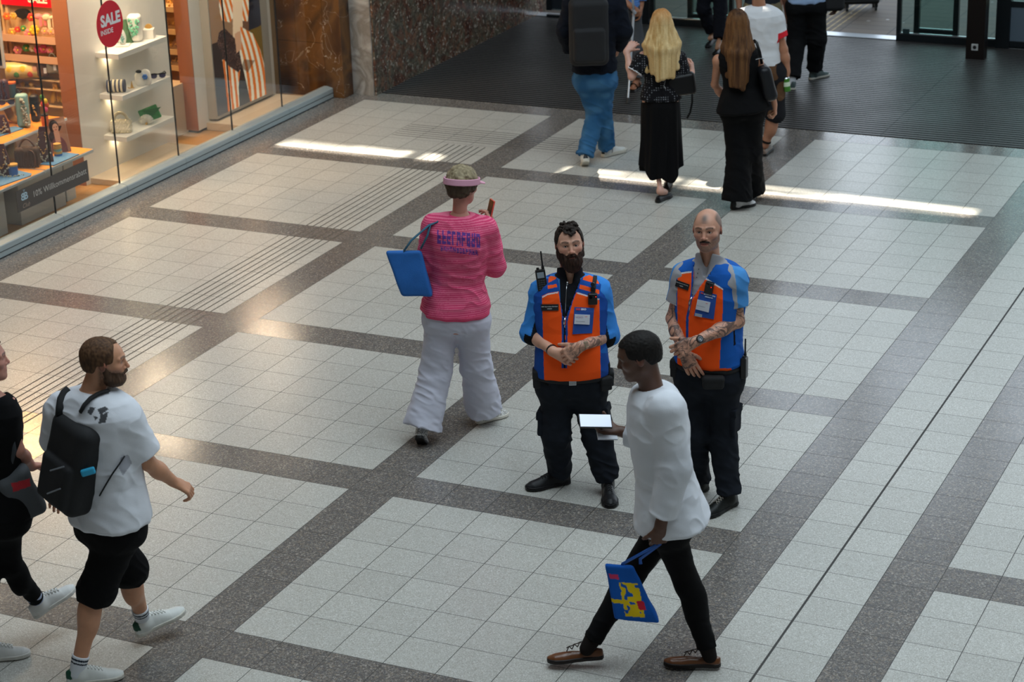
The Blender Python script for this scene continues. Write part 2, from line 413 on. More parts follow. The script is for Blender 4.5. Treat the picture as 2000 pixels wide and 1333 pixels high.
w = MB(); tb(w, -16.6, 60, 42.501, 70, 9.5, 9.65); struct(w.build('added_sun_blocker', M_FAC))  # slab out of view, added to keep sun off matting and paving
PLASTER = mat('hall_plaster', '8d8a84', .8)
w = MB(); tb(w, 44, 44.5, -45, 42.8, -.1, 16); struct(w.build('wall_right', PLASTER))
w = MB(); tb(w, -30, 44, -45.5, -45, -.1, 16); struct(w.build('wall_back', PLASTER))
w = MB(); tb(w, -30, 44, -45, 42.8, 16, 16.2); struct(w.build('ceiling', PLASTER))
w = MB(); tb(w, -17.6, -17.15, -45, 28.5, 6.0, 16); tb(w, -17.6, -16.6, 28.5, 42.8, 5.0, 16); tb(w, -17.6, -17.15, -45, -8, 0, 6.0); struct(w.build('wall_upper_left', M_DARKWALL))
w = MB(); tb(w, -17.15, 44, -45, -26, -.1, 0); struct(w.build('floor_rear', mat('rear_floor', 'a8a8a4', .3)))
# ================================================================== shapes grown from distance fields
def _hash(i, j, k, seed):
    h = (i.astype(np.uint32) * np.uint32(374761393) + j.astype(np.uint32) * np.uint32(668265263) + k.astype(np.uint32) * np.uint32(2147483647 & 0x7feb352d) + np.uint32(seed * 97 + 13)) & np.uint32(0xffffffff)
    h = (h ^ (h >> np.uint32(13))) * np.uint32(1274126177); h = h ^ (h >> np.uint32(16))
    return (h & np.uint32(0xffff)).astype(np.float32) / 65535.0
def vnoise(P, seed=0):
    P = np.asarray(P, dtype=np.float32); f0 = np.floor(P); f = P - f0; f = f * f * (3 - 2 * f); i = (f0.astype(np.int64) + 4096)
    r = 0
    for dx in (0, 1):
        for dy in (0, 1):
            for dz in (0, 1):
                w = (f[:, 0] if dx else 1 - f[:, 0]) * (f[:, 1] if dy else 1 - f[:, 1]) * (f[:, 2] if dz else 1 - f[:, 2])
                r = r + w * _hash(i[:, 0] + dx, i[:, 1] + dy, i[:, 2] + dz, seed)
    return r
def smin(a, b, k):
    h = np.clip(0.5 + 0.5 * (b - a) / k, 0, 1); return b * (1 - h) + a * h - k * h * (1 - h)
def smax(a, b, k): return -smin(-a, -b, k)
V3 = lambda *a: np.array(a, dtype=np.float64)
def unit(v): return np.asarray(v, float) / (np.linalg.norm(v) + 1e-12)

class Field:
    def __init__(s): s.ops = []; s.lo = np.full(3, 1e9); s.hi = np.full(3, -1e9)
    def _add(s, fn, c, r, k, op):
        s.ops.append((fn, np.asarray(c, float), r, k, op))
        if op == 'u': s.lo = np.minimum(s.lo, c - r); s.hi = np.maximum(s.hi, c + r)
        return s
    def cap(s, a, b, ra, rb=None, k=0.02, op='u', flat=None):
        """tapered capsule; flat = (axis, factor) squashes it along an axis"""
        a = np.asarray(a, float); b = np.asarray(b, float); rb = ra if rb is None else rb; ab = b - a; L2 = ab @ ab + 1e-12
        if flat is not None: fx = unit(flat[0]); ff = 1.0 / flat[1] - 1.0
        def fn(P):
            t = np.clip((P - a) @ ab / L2, 0, 1); q = P - a - t[:, None] * ab
            if flat is not None: q = q + (q @ fx)[:, None] * fx * ff
            return np.linalg.norm(q, axis=1) - (ra + (rb - ra) * t)
        return s._add(fn, (a + b) / 2, np.linalg.norm(ab) / 2 + max(ra, rb), k, op)
    def ell(s, c, r, M=None, k=0.02, op='u'):
        c = np.asarray(c, float); r = np.asarray(r, float)
        def fn(P):
            q = P - c
            if M is not None: q = q @ M.T
            k1 = np.linalg.norm(q / r, axis=1); k2 = np.linalg.norm(q / r ** 2, axis=1) + 1e-9
            return k1 * (k1 - 1) / k2
        return s._add(fn, c, max(r), k, op)
    def box(s, c, h, M=None, rd=0.005, k=0.01, op='u', tilt=None):
        c = np.asarray(c, float); h = np.asarray(h, float)
        def fn(P):
            q = P - c
            if M is not None: q = q @ M.T
            q = np.abs(q) - (h - rd)
            return np.linalg.norm(np.maximum(q, 0), axis=1) + np.minimum(q.max(axis=1), 0) - rd
        return s._add(fn, c, np.linalg.norm(h), k, op)
    def fn(s, f, c, r, k=0.01, op='u'): return s._add(f, c, r, k, op)
    def cut(s, pt, n, k=0.004):
        """keep what lies behind the plane (normal n points to the removed side)"""
        pt = np.asarray(pt, float); n = unit(n)
        return s._add(lambda P: (P - pt) @ n, pt, 99, k, 'i')
    def ev(s, P, margin):
        d = np.full(len(P), 1.0)
        for fn, c, r, k, op in s.ops:
            if r < 90:
                q = P - c; m = np.einsum('ij,ij->i', q, q) < (r + margin + k) ** 2
                if not m.any(): continue
                if m.all(): m = slice(None)
            else: m = slice(None)
            g = fn(P[m])
            if op == 'u': d[m] = smin(d[m], g, k)
            elif op == 's': d[m] = smax(d[m], -g, k)
            elif op == 'i': d[m] = smax(d[m], g, k)
            elif op == 'd': d[m] = d[m] + g
        return d
    def mesh(s, h, col=None, lo=None, hi=None):
        lo = (s.lo if lo is None else np.asarray(lo, float)) - 3 * h; hi = (s.hi if hi is None else np.asarray(hi, float)) + 3 * h
        B = 4; nb = np.ceil((hi - lo) / (h * B)).astype(int) + 1; n = nb * B
        g = [lo[a] + (np.arange(nb[a]) * B + (B - 1) / 2) * h for a in range(3)]
        X, Y, Z = np.meshgrid(*g, indexing='ij'); PC = np.stack([X.ravel(), Y.ravel(), Z.ravel()], 1)
        dc = s.ev(PC, B * h * 3 + 0.05).astype(np.float32)
        act = np.abs(dc) < B * h * 1.9 + 0.004
        V = np.repeat(np.repeat(np.repeat(dc.reshape(nb), B, 0), B, 1), B, 2)
        ids = np.nonzero(act)[0]
        if len(ids) == 0: return np.zeros((0, 3)), np.zeros((0, 4), int), None
        bi = np.stack(np.unravel_index(ids, nb), 1) * B
        off = np.stack([q.ravel() for q in np.meshgrid(*[np.arange(B)] * 3, indexing='ij')], 1)
        ii = (bi[:, None, :] + off[None]).reshape(-1, 3)
        for c0 in range(0, len(ii), 400000):
            q = ii[c0:c0 + 400000]
            V[q[:, 0], q[:, 1], q[:, 2]] = s.ev(lo + q * h, 0.06)
        S = V < 0
        S[0] = S[-1] = False; S[:, 0] = S[:, -1] = False; S[:, :, 0] = S[:, :, -1] = False
        V[0] = V[-1] = 1; V[:, 0] = V[:, -1] = 1; V[:, :, 0] = V[:, :, -1] = 1
        c = [S[dx:n[0] - 1 + dx, dy:n[1] - 1 + dy, dz:n[2] - 1 + dz] for dx in (0, 1) for dy in (0, 1) for dz in (0, 1)]
        anyc = c[0].copy(); allc = c[0].copy()
        for q in c[1:]: anyc |= q; allc &= q
        ai = np.stack(np.nonzero(anyc & ~allc), 1)
        vals = np.stack([V[ai[:, 0] + dx, ai[:, 1] + dy, ai[:, 2] + dz] for dx in (0, 1) for dy in (0, 1) for dz in (0, 1)], 1)
        cor = np.array([(dx, dy, dz) for dx in (0, 1) for dy in (0, 1) for dz in (0, 1)], float)
        acc = np.zeros((len(ai), 3)); cnt = np.zeros(len(ai))
        for a in range(8):
            for ax in range(3):
                b = a | (4 >> ax)
                if b == a: continue
                va, vb = vals[:, a], vals[:, b]; m = (va < 0) != (vb < 0)
                t = np.where(m, va / (va - vb + 1e-20), 0)
                acc += np.where(m[:, None], cor[a] + t[:, None] * (cor[b] - cor[a]), 0); cnt += m
        verts = lo + (ai + acc / np.maximum(cnt, 1)[:, None]) * h
        idx = np.full(tuple(n - 1), -1, dtype=np.int32); idx[ai[:, 0], ai[:, 1], ai[:, 2]] = np.arange(len(ai))
        F = []
        for ax in range(3):
            sl0 = [slice(1, -1)] * 3; sl1 = [slice(1, -1)] * 3
            sl0[ax] = slice(0, n[ax] - 1); sl1[ax] = slice(1, n[ax])
            A, Bq = S[tuple(sl0)], S[tuple(sl1)]
            e = np.stack(np.nonzero(A != Bq), 1)
            if len(e) == 0: continue
            inside = A[e[:, 0], e[:, 1], e[:, 2]]
            o = np.ones(3, int); o[ax] = 0; e = e + o
            u, v = [(1, 2), (2, 0), (0, 1)][ax]; du = np.zeros(3, int); du[u] = 1; dv = np.zeros(3, int); dv[v] = 1
            q = [e - du - dv, e - dv, e, e - du]
            quad = np.stack([idx[w_[:, 0], w_[:, 1], w_[:, 2]] for w_ in q], 1)
            quad[~inside] = quad[~inside][:, ::-1]
            F.append(quad)
        F = np.concatenate(F); F = F[(F >= 0).all(1)]
        return verts, F, (col(verts) if col else None)

def join_geo(parts):
    vs_, fs, cs, n = [], [], [], 0
    for v, f, c in parts:
        if len(v) == 0: continue
        vs_.append(v); fs.append(f + n); n += len(v)
        if c is not None: cs.append(c)
    return np.concatenate(vs_), np.concatenate(fs), (np.concatenate(cs) if cs else None)
def lut(t, xs, ys): return np.interp(t, xs, ys)
def paint(P, base): return np.tile(np.array(lin(base)), (len(P), 1))
def mixc(C_, m, c, f=1.0):
    m = np.asarray(m, float)[:, None] * f; return C_ * (1 - m) + np.array(lin(c) if isinstance(c, str) else c) * m
def sstep(x, a, b): t = np.clip((x - a) / (b - a), 0, 1); return t * t * (3 - 2 * t)
# ================================================================== people
R2 = np.array([ROT[0][0], ROT[0][1]]); R2 = R2 / np.linalg.norm(R2); F2 = np.array([-R2[1], R2[0]])
RZ = math.atan2(R2[1], R2[0])             # every figure's local frame: x across, y into the hall, z up
def ray(px): return ROT.T @ np.array([(px[0] - 1000) / F_PX, (px[1] - 666.5) / F_PX, 1.0])
def ground(px, z=0.0): d = ray(px); return CAM + d * ((z - CAM[2]) / d[2])
class Frame:
    """survey of the photograph: a pixel and its depth (or height) give a point in the figure's local frame"""
    def __init__(s, foot): s.o = ground(foot)[:2]
    def at(s, x, y, v=None, z=None):
        d = ray((x, y))
        if z is not None: t = (z - CAM[2]) / d[2]
        else: t = (v - (CAM[:2] - s.o) @ F2) / (d[:2] @ F2)
        X = CAM + d * t
        return V3((X[:2] - s.o) @ R2, (X[:2] - s.o) @ F2, X[2])

SKIN = mat('skin', 'c08a70', 0.5, attr=True, sss=0.12, noise=0.05, nscale=60)
CLOTH = mat('cloth', '808080', 0.9, spec=0.2, attr=True, bump=0.25, bscale=350)
HAIRM = mat('hair', '2a1d16', 0.7, spec=0.25, attr=True, noise=0.25, nscale=90)
EYEM = mat('eyeball', 'ffffff', 0.15, attr=True)
LEATHER = mat('leather', '151515', 0.45, spec=0.3, attr=True)

class Person:
    def __init__(s, foot, J, feet, look=None, pitch=0.0, roll=0.0, sex='m', bulk=1.0, belly=0.0, skin='b98a74', hand_pose=None, head_scale=1.0):
        s.fr = Frame(foot); s.J = {}
        for k, q in J.items():
            s.J[k] = s.fr.at(q[0], q[1], v=q[2]) if len(q) == 3 else s.fr.at(q[0], q[1], z=q[3])
        j = s.J; s.sex = sex; s.bulk = bulk; s.belly = belly; s.skin = skin; s.feet = feet; s.hs = head_scale; s.hand_pose = hand_pose or {}
        s.up = unit(j['N'] - j['P'])
        def orth(v): v = v - s.up * (v @ s.up); return unit(v)
        s.latT = orth(j['SR'] - j['SL']) if 'SR' in j else orth(j['HR'] - j['HL']); s.latB = orth(j['HR'] - j['HL'])
        s.fwT = np.cross(s.up, s.latT); s.fwB = np.cross(s.up, s.latB)
        a = math.radians(look) if look is not None else math.atan2(s.fwT[1], s.fwT[0])
        f = V3(math.cos(a) * math.cos(math.radians(pitch)), math.sin(a) * math.cos(math.radians(pitch)), math.sin(math.radians(pitch)))
        r = unit(np.cross(f, V3(0, 0, 1))); u = np.cross(r, f); rr = math.radians(roll)
        r, u = r * math.cos(rr) + u * math.sin(rr), u * math.cos(rr) - r * math.sin(rr)
        s.H = np.stack([r, f, u])           # head frame rows: right, forward, up
        s.L = np.linalg.norm(j['N'] - j['P'])
    def root(s, label, name='person'):
        s.e = empty(name, (s.fr.o[0], s.fr.o[1], 0), RZ, label, 'person'); return s.e
    def px(s, P):
        """where local points stand in the survey photograph"""
        P = np.asarray(P, float); X = np.empty_like(P); X[:, :2] = s.fr.o + P[:, :1] * R2 + P[:, 1:2] * F2; X[:, 2] = P[:, 2]
        c = (X - CAM) @ ROT.T
        return np.stack([1000 + F_PX * c[:, 0] / c[:, 2], 666.5 + F_PX * c[:, 1] / c[:, 2]], 1)
    def bvh(s, *objs):
        V_, F_, n = [], [], 0
        for o in objs:
            V_ += [v.co for v in o.data.vertices]; F_ += [tuple(i + n for i in p.vertices) for p in o.data.polygons]; n = len(V_)
        return BVHTree.FromPolygons(V_, F_)
    def lay(s, bv, pts, off=0.003):
        """drop survey points onto a garment; returns local points lifted off its surface"""
        cw = CAM; o = Vector(((cw[:2] - s.fr.o) @ R2, (cw[:2] - s.fr.o) @ F2, cw[2])); out = []; last = None
        for q in pts:
            d = ray(q); dv = Vector((d[:2] @ R2, d[:2] @ F2, d[2])).normalized()
            hit = bv.ray_cast(o, dv)
            if hit[0] is None:
                out.append(None); continue
            out.append(hit[0] + hit[1] * off - dv * off * 0.3)
        good = [q for q in out if q is not None]
        return [q if q is not None else (good[0] if good else Vector((0, 0, 0))) for q in out]
    def patch(s, name, bv, corners, m, n=(8, 6), off=0.004, parent=None):
        """a sewn-on patch: corners in order tl, tr, br, bl"""
        c = [np.array(q, float) for q in corners]; G_ = []
        for j_ in range(n[1] + 1):
            for i_ in range(n[0] + 1):
                a, b = i_ / n[0], j_ / n[1]; G_.append((c[0] * (1 - a) + c[1] * a) * (1 - b) + (c[3] * (1 - a) + c[2] * a) * b)
        top = s.lay(bv, G_, off); bot = s.lay(bv, G_, -0.002); W_ = n[0] + 1; N_ = len(G_); F_ = []
        for j_ in range(n[1]):
            for i_ in range(n[0]):
                a = j_ * W_ + i_; F_.append((a, a + W_, a + W_ + 1, a + 1)); F_.append(tuple(N_ + q for q in (a, a + 1, a + W_ + 1, a + W_)))
        rim = [i_ for i_ in range(W_)] + [j_ * W_ + n[0] for j_ in range(1, n[1] + 1)] + [n[1] * W_ + i_ for i_ in range(n[0] - 1, -1, -1)] + [j_ * W_ for j_ in range(n[1] - 1, 0, -1)]
        for k_ in range(len(rim)):
            a, b = rim[k_], rim[(k_ + 1) % len(rim)]; F_.append((a, b, N_ + b, N_ + a))
        return mesh_obj(name, [tuple(q) for q in top + bot], F_, m, parent if parent is not None else s.e, smooth=False)
    def print_text(s, name, bv, body, size, at, m, ang=0.0, off=0.006, parent=None, **kw):
        """lettering laid on a garment; at = survey point of its centre, size in survey units"""
        v, f = text_geo(body, size, **kw); a = math.radians(ang); ca, sa = math.cos(a), math.sin(a)
        pts = [(at[0] + q[0] * ca + q[1] * sa, at[1] + q[0] * sa - q[1] * ca) for q in v]
        P = s.lay(bv, pts, off)
        return mesh_obj(name, [tuple(q) for q in P], f, m, parent if parent is not None else s.e)
    def hp(s, x, y, z): return s.J['C'] + s.hs * (x * s.H[0] + y * s.H[1] + z * s.H[2])
    def tp(s, t, x, y):
        lat = unit(s.latB * (1 - t) + s.latT * t); fw = np.cross(s.up, lat)
        return s.J['P'] + s.up * (t * s.L) + lat * x + fw * y
    def tcoord(s, P):
        q = P - s.J['P']; t = q @ s.up / s.L; tt = np.clip(t, 0, 1)[:, None]
        lat = s.latB * (1 - tt) + s.latT * tt; lat /= np.linalg.norm(lat, axis=1)[:, None]
        fw = np.cross(np.broadcast_to(s.up, lat.shape), lat)
        return t, np.einsum('ij,ij->i', q, lat), np.einsum('ij,ij->i', q, fw)
    def loft(s, off=0.0, t0=-0.2, t1=1.0, wmul=1.0, dmul=1.0, extra=None, ex=2.3):
        """torso as a lofted stack of rounded sections from crotch (t<0) to the neck base (t=1)"""
        b = s.bulk
        if s.sex == 'm':
            xs = [-0.22, -0.05, 0.12, 0.30, 0.50, 0.70, 0.84, 0.93, 1.0, 1.06]
            hw = [0.135, 0.168, 0.160, 0.150, 0.160, 0.176, 0.180, 0.150, 0.085, 0.05]
            hd = [0.095, 0.118, 0.108, 0.105, 0.112, 0.118, 0.108, 0.088, 0.065, 0.05]
        else:
            xs = [-0.22, -0.05, 0.12, 0.32, 0.50, 0.70, 0.84, 0.93, 1.0, 1.06]
            hw = [0.135, 0.170, 0.155, 0.122, 0.130, 0.146, 0.150, 0.125, 0.070, 0.045]
            hd = [0.100, 0.118, 0.105, 0.088, 0.095, 0.110, 0.092, 0.075, 0.055, 0.045]
        hw = np.array(hw) * b * wmul; hd = np.array(hd) * b * dmul
        cy = np.interp(xs, [-0.2, 0, 0.3, 0.6, 0.85, 1.06], [-0.01, -0.005, 0.0, 0.0, -0.012, 0.0])
        if s.belly:
            g = np.exp(-((np.array(xs) - 0.22) / 0.25) ** 2); hd = hd + s.belly * g * 0.6; cy = cy + s.belly * g * 0.5; hw = hw + s.belly * 0.35 * g
        if extra is not None: hw, hd = extra(np.array(xs), hw, hd)
        L = s.L
        def fn(P):
            t, x, y = s.tcoord(P); w = np.interp(t, xs, hw) + off; d = np.interp(t, xs, hd) + off; y = y - np.interp(t, xs, cy)
            q = ((np.abs(x) / w) ** ex + (np.abs(y) / d) ** ex) ** (1 / ex)
            dd = (q - 1) * np.minimum(w, d) * 0.95
            return smax(smax(dd, (t0 - t) * L, 0.03), (t - t1) * L, 0.03)
        return fn
    # ------------------------------------------------------------ hand
    def hand(s, F, side):
        j = s.J; W = j['W' + side]; E = j['E' + side]; hp_ = s.hand_pose.get(side, {})
        d = unit(hp_['dir']) if 'dir' in hp_ else unit(W - E)
        n = hp_.get('palm', s.H[0] * (1 if side == 'L' else -1)); n = unit(np.asarray(n, float) - d * (np.asarray(n, float) @ d))   # palm faces n
        th = np.cross(d, n) * (1 if side == 'R' else -1)      # towards the thumb
        if hp_.get('flip'): th = -th
        curl = hp_.get('curl', 28); sc = hp_.get('scale', 1.0) * (0.92 if s.sex == 'f' else 1.0)
        curls = hp_.get('curls', [curl * 0.8, curl, curl * 1.05, curl * 1.15]); sp = hp_.get('spread', 1.0)
        F.cap(W - d * 0.01, W + d * 0.03 * sc, 0.025 * sc, 0.026 * sc, k=0.02, flat=(n, 0.72))
        lens = [(0.042, 0.026, 0.021), (0.046, 0.029, 0.022), (0.042, 0.027, 0.022), (0.034, 0.021, 0.019)]
        for i in range(4):
            o = (1.5 - i) * 0.0195 * sc
            k0 = W + d * 0.02 * sc + th * o * 0.6; kn = W + d * (0.088 - 0.004 * abs(i - 1)) * sc + th * o
            F.cap(k0, kn, 0.0125 * sc, 0.0118 * sc, k=0.012)
            p = kn; dd = unit(d + th * (1.5 - i) * 0.05 * sp); nn = unit(n - dd * (n @ dd))
            for m, ln in enumerate(lens[i]):
                a = math.radians(curls[i] * (0.9, 1.35, 0.8)[m])
                dd, nn = unit(dd * math.cos(a) + nn * math.sin(a)), unit(nn * math.cos(a) - dd * math.sin(a))
                q = p + dd * ln * sc; r0 = (0.0096, 0.0088, 0.0080)[m] * sc; r1 = (0.0088, 0.0080, 0.0070)[m] * sc
                F.cap(p, q, r0, r1, k=0.0035); p = q
        # thumb leaves the side of the palm near its base
        tcurl = hp_.get('thumb', 30)
        b0 = W + d * 0.028 * sc + th * 0.020 * sc; dd = unit(d * 0.75 + th * 0.65 + n * 0.35)
        if 'thumb_dir' in hp_: dd = unit(hp_['thumb_dir'])
        p1 = b0 + dd * 0.042 * sc; F.cap(b0, p1, 0.0150 * sc, 0.0118 * sc, k=0.012)
        dd = unit(dd + d * 0.35 + n * math.radians(tcurl)); p2 = p1 + dd * 0.032 * sc; F.cap(p1, p2, 0.0108 * sc, 0.0100 * sc, k=0.004)
        dd = unit(dd + n * math.radians(tcurl) * 0.6); F.cap(p2, p2 + dd * 0.025 * sc, 0.0100 * sc, 0.0082 * sc, k=0.004)
    def arm(s, F, side, r=1.0, extra=0.0):
        j = s.J; S, E, W = j['S' + side], j['E' + side], j['W' + side]; m = r * (1.0 if s.sex == 'm' else 0.80)
        F.ell(S + V3(0, 0, -0.01), V3(0.056, 0.056, 0.06) * m + extra, k=0.05)
        F.cap(S, E, 0.050 * m + extra, 0.037 * m + extra, k=0.03)
        F.cap(E, E + (W - E) * 0.42, 0.038 * m + extra, 0.041 * m + extra, k=0.02)
        F.cap(E + (W - E) * 0.35, W, 0.041 * m + extra, 0.0265 * m + extra, k=0.02)
    def leg(s, F, side, r=1.0, extra=0.0):
        j = s.J; H, K, A = j['H' + side], j['K' + side], j['A' + side]; m = r * (1.0 if s.sex == 'm' else 0.92)
        F.cap(H, K, 0.088 * m + extra, 0.056 * m + extra, k=0.05)
        d = unit(A - K); sh = K + (A - K) * 0.32; bk = -(s.fwB - d * (s.fwB @ d))
        F.cap(K, A, 0.053 * m + extra, 0.036 * m + extra, k=0.03)
        F.ell(sh + unit(bk) * 0.016, V3(0.052, 0.052, 0.11) * m + extra, k=0.04)
    # ------------------------------------------------------------ head
    def head_field(s, nose=1.0, jaw=1.0, chin=1.0, fat=0.0, ears=True):
        F = Field(); h = s.hp; M = s.H; q = s.hs
        E3 = lambda x, y, z, a, b, c, k=0.02, op='u', M_=M: F.ell(h(x, y, z), V3(a, b, c) * q, M_, k=k, op=op)
        E3(0, -0.018, 0.030, 0.077, 0.096, 0.084)
        E3(0, 0.018, 0.012, 0.068, 0.078, 0.080, k=0.03)
        E3(0, 0.026, -0.040, 0.058 + fat, 0.068, 0.072, k=0.03)
        E3(0, 0.040, -0.082, (0.044 * jaw + fat), 0.046, 0.030, k=0.03)
        F.cap(h(-0.050 * jaw - fat, 0.008, -0.058), h(-0.012, 0.072, -0.098), 0.017 * q, 0.014 * q, k=0.03)
        F.cap(h(0.050 * jaw + fat, 0.008, -0.058), h(0.012, 0.072, -0.098), 0.017 * q, 0.014 * q, k=0.03)
        E3(0, 0.079, -0.098, 0.019, 0.014, 0.014 * chin, k=0.018)
        for x in (-1, 1):
            E3(x * 0.044, 0.062, -0.022, 0.022, 0.020, 0.018, k=0.02)       # cheekbone
            F.cap(h(x * 0.012, 0.092, 0.021), h(x * 0.050, 0.073, 0.020), 0.008 * q, 0.007 * q, k=0.014)   # brow
        for x in (-1, 1): E3(x * 0.031, 0.096, 0.002, 0.017, 0.014, 0.011, k=0.012, op='s')                    # socket
        for x in (-1, 1):
            E3(x * 0.031, 0.0745, 0.001, 0.0150, 0.0140, 0.0140, k=0.004)      # lids and ball
            E3(x * 0.031, 0.0905, -0.001, 0.0115, 0.0065, 0.0036, k=0.0025, op='s')
        F.cap(h(0, 0.090, 0.012), h(0, 0.0905 + 0.018 * nose, -0.030), 0.0065 * q, 0.0098 * q, k=0.010)
        E3(0, 0.093 + 0.016 * nose, -0.033, 0.0105, 0.010, 0.0085, k=0.006)
        for x in (-1, 1): E3(x * 0.0125, 0.096, -0.037, 0.0078, 0.010, 0.0068, k=0.006)
        for x in (-1, 1): E3(x * 0.0065, 0.1035, -0.0435, 0.0034, 0.0045, 0.0035, k=0.002, op='s')
        E3(0, 0.083, -0.062, 0.028, 0.017, 0.020, k=0.014)                     # mouth mound
        F.cap(h(-0.018, 0.0905, -0.0605), h(0.018, 0.0905, -0.0605), 0.0050 * q, k=0.006, flat=(M[2], 0.8))
        F.cap(h(-0.014, 0.0905, -0.0700), h(0.014, 0.0905, -0.0700), 0.0062 * q, k=0.005, flat=(M[2], 0.8))
        F.cap(h(-0.022, 0.0985, -0.0650), h(0.022, 0.0985, -0.0650), 0.0022 * q, k=0.002, op='s')
        if ears:
            for x in (-1, 1):
                Mr = np.stack([unit(M[0] + x * -0.35 * M[1]), unit(M[1] + x * 0.35 * M[0]), M[2]])
                F.ell(h(x * 0.078, -0.006, -0.002), V3(0.0075, 0.018, 0.031) * q, Mr, k=0.006)
                F.ell(h(x * 0.087, -0.003, 0.003), V3(0.006, 0.010, 0.018) * q, Mr, k=0.004, op='s')
        j = s.J
        F.cap(h(0, -0.022, -0.045), j['N'] + s.up * -0.015, 0.053 * q * (1.0 if s.sex == 'm' else 0.74) + fat * 0.5, 0.060 * q * (1.0 if s.sex == 'm' else 0.78), k=0.03)
        return F
    def skin_col(s, face=True, lip='a8605a', brow='2a1c14', blush=0.5, stubble=0.0, stub='5a4a40', hairline=None, haircol='3a2c24', brow_w=1.0, tattoo=None):
        base = s.skin
        def f(P):
            C_ = paint(P, base)
            n = vnoise(P * 45, 3); C_ = C_ * (0.94 + 0.12 * n)[:, None]
            q = (P - s.J['C']) @ s.H.T / s.hs; x, y, z = q[:, 0], q[:, 1], q[:, 2]; ax = np.abs(x)
            inh = (np.abs(z) < 0.13) & (ax < 0.12) & (np.abs(y) < 0.14)
            fr = inh & (y > 0.02)
            C_ = mixc(C_, fr * np.exp(-((ax - 0.045) / 0.022) ** 2 - ((z + 0.028) / 0.022) ** 2), 'c06a5c', 0.55 * blush)
            C_ = mixc(C_, fr * np.exp(-(x / 0.013) ** 2 - ((z + 0.030) / 0.016) ** 2), 'c4705f', 0.6 * blush)
            ear = inh & (ax > 0.072) & (y < 0.02) & (y > -0.05) & (np.abs(z) < 0.04)
            C_ = mixc(C_, ear, 'c4685a', min(0.5, blush))
            C_ = mixc(C_, fr & (y > 0.06), base, 0.0)
            eye = np.exp(-((ax - 0.031) / 0.016) ** 2 - ((z + 0.001) / 0.010) ** 2)
            C_ = mixc(C_, fr * eye, '7a4c3e', 0.55)
            if face:
                lp = fr & (y > 0.075) & (ax < 0.024) & (z < -0.055) & (z > -0.0765) & (((ax / 0.025) ** 2 + ((z + 0.0655) / 0.0105) ** 2) < 1)
                C_ = mixc(C_, lp, lip, 0.8)
                C_ = mixc(C_, fr & (np.abs(z + 0.065) < 0.0018) & (ax < 0.023) & (y > 0.07), '5a2a26', 0.8)
                bz = 0.0225 + 0.004 * np.sin(np.clip((ax - 0.012) / 0.04, 0, 1) * 3.1) - 0.0 * ax
                bm = fr & (ax > 0.011) & (ax < 0.052) & (np.abs(z - bz) < (0.0052 - 0.05 * np.maximum(ax - 0.035, 0)) * brow_w)
                C_ = mixc(C_, bm * (0.55 + 0.45 * vnoise(P * 500, 5)), brow, 0.92)
                # lash line
                C_ = mixc(C_, fr & (np.abs(((ax - 0.031) / 0.0135) ** 2 + ((z - 0.0) / 0.0062) ** 2 - 1.0) < 0.30) & (z > -0.0015) & (y > 0.07), '1e1410', 0.75)
            if stubble:
                m = inh & ((z < -0.048 + 0.35 * np.maximum(ax - 0.03, 0)) | ((z < -0.005) & (ax > 0.058) & (y > -0.01))) & (y > -0.03) & (z > -0.125)
                lim = np.where(y > 0.04, -0.050 + 0.55 * np.maximum(ax - 0.026, 0), -0.050 + 0.55 * np.maximum(ax - 0.026, 0) + (0.04 - y) * 0.5)
                m = inh * sstep(lim - z, -0.006, 0.012) * sstep(y, -0.035, -0.015) * sstep(z, -0.125, -0.105)
                m = m * (1 - ((ax < 0.022) & (z > -0.078) & (z < -0.054) & (y > 0.07)))
                C_ = mixc(C_, m * (0.55 + 0.45 * vnoise(P * 220, 8)), stub, stubble)
            if hairline is not None:
                C_ = mixc(C_, inh * hairline(x, y, z), haircol, 1.0)
            if tattoo: C_ = tattoo(C_, P)
            return C_
        return f
    def instep(s, F):
        for a in 'LR':
            A = s.J['A' + a]; an = math.radians(s.feet[a][0]); f = V3(math.cos(an), math.sin(an), 0)
            F.cap(A, A + f * .07 - V3(0, 0, .025), .034, .028, k=.03)
    def body(s, h_head=0.0025, h_limb=0.0035, arms=('L', 'R'), legs=True, armr=1.0, legr=1.0, tattoo=None, headkw=None, colkw=None, bare_legs=False, head=True, barefoot=False):
        parts = []; colf = s.skin_col(tattoo=tattoo, **(colkw or {}))
        if head:
            F = s.head_field(**(headkw or {})); parts.append(F.mesh(h_head, colf))
        F = Field(); F.fn(s.loft(-0.020), s.J['P'] + s.up * s.L * 0.45, s.L * 0.8)
        F.cap(s.J['N'] - s.up * 0.05, s.J['N'] + unit(s.J['C'] - s.J['N']) * 0.03, 0.062 if s.sex == 'm' else 0.052, 0.050 if s.sex == 'm' else 0.043, k=0.04)
        for a in arms: F.cap(s.J['N'] - s.up * 0.07, s.J['S' + a], 0.045 * (1 if s.sex == 'm' else .85), 0.048 * (1 if s.sex == 'm' else .8), k=0.04)
        if legs:
            for a in 'LR': s.leg(F, a, legr, -0.016 if not bare_legs else 0.0)
        if barefoot: s.instep(F)
        if legs and not bare_legs:
            parts.append(F.mesh(0.006 if barefoot else 0.009, colf))
        else: parts.append(F.mesh(0.005, colf))
        for a in arms:
            F = Field(); s.arm(F, a, armr); s.hand(F, a); parts.append(F.mesh(h_limb, colf))
        v, f, c = join_geo(parts)
        o = mesh_obj('body', v, f, SKIN, s.e, c, smooth=True)
        return o
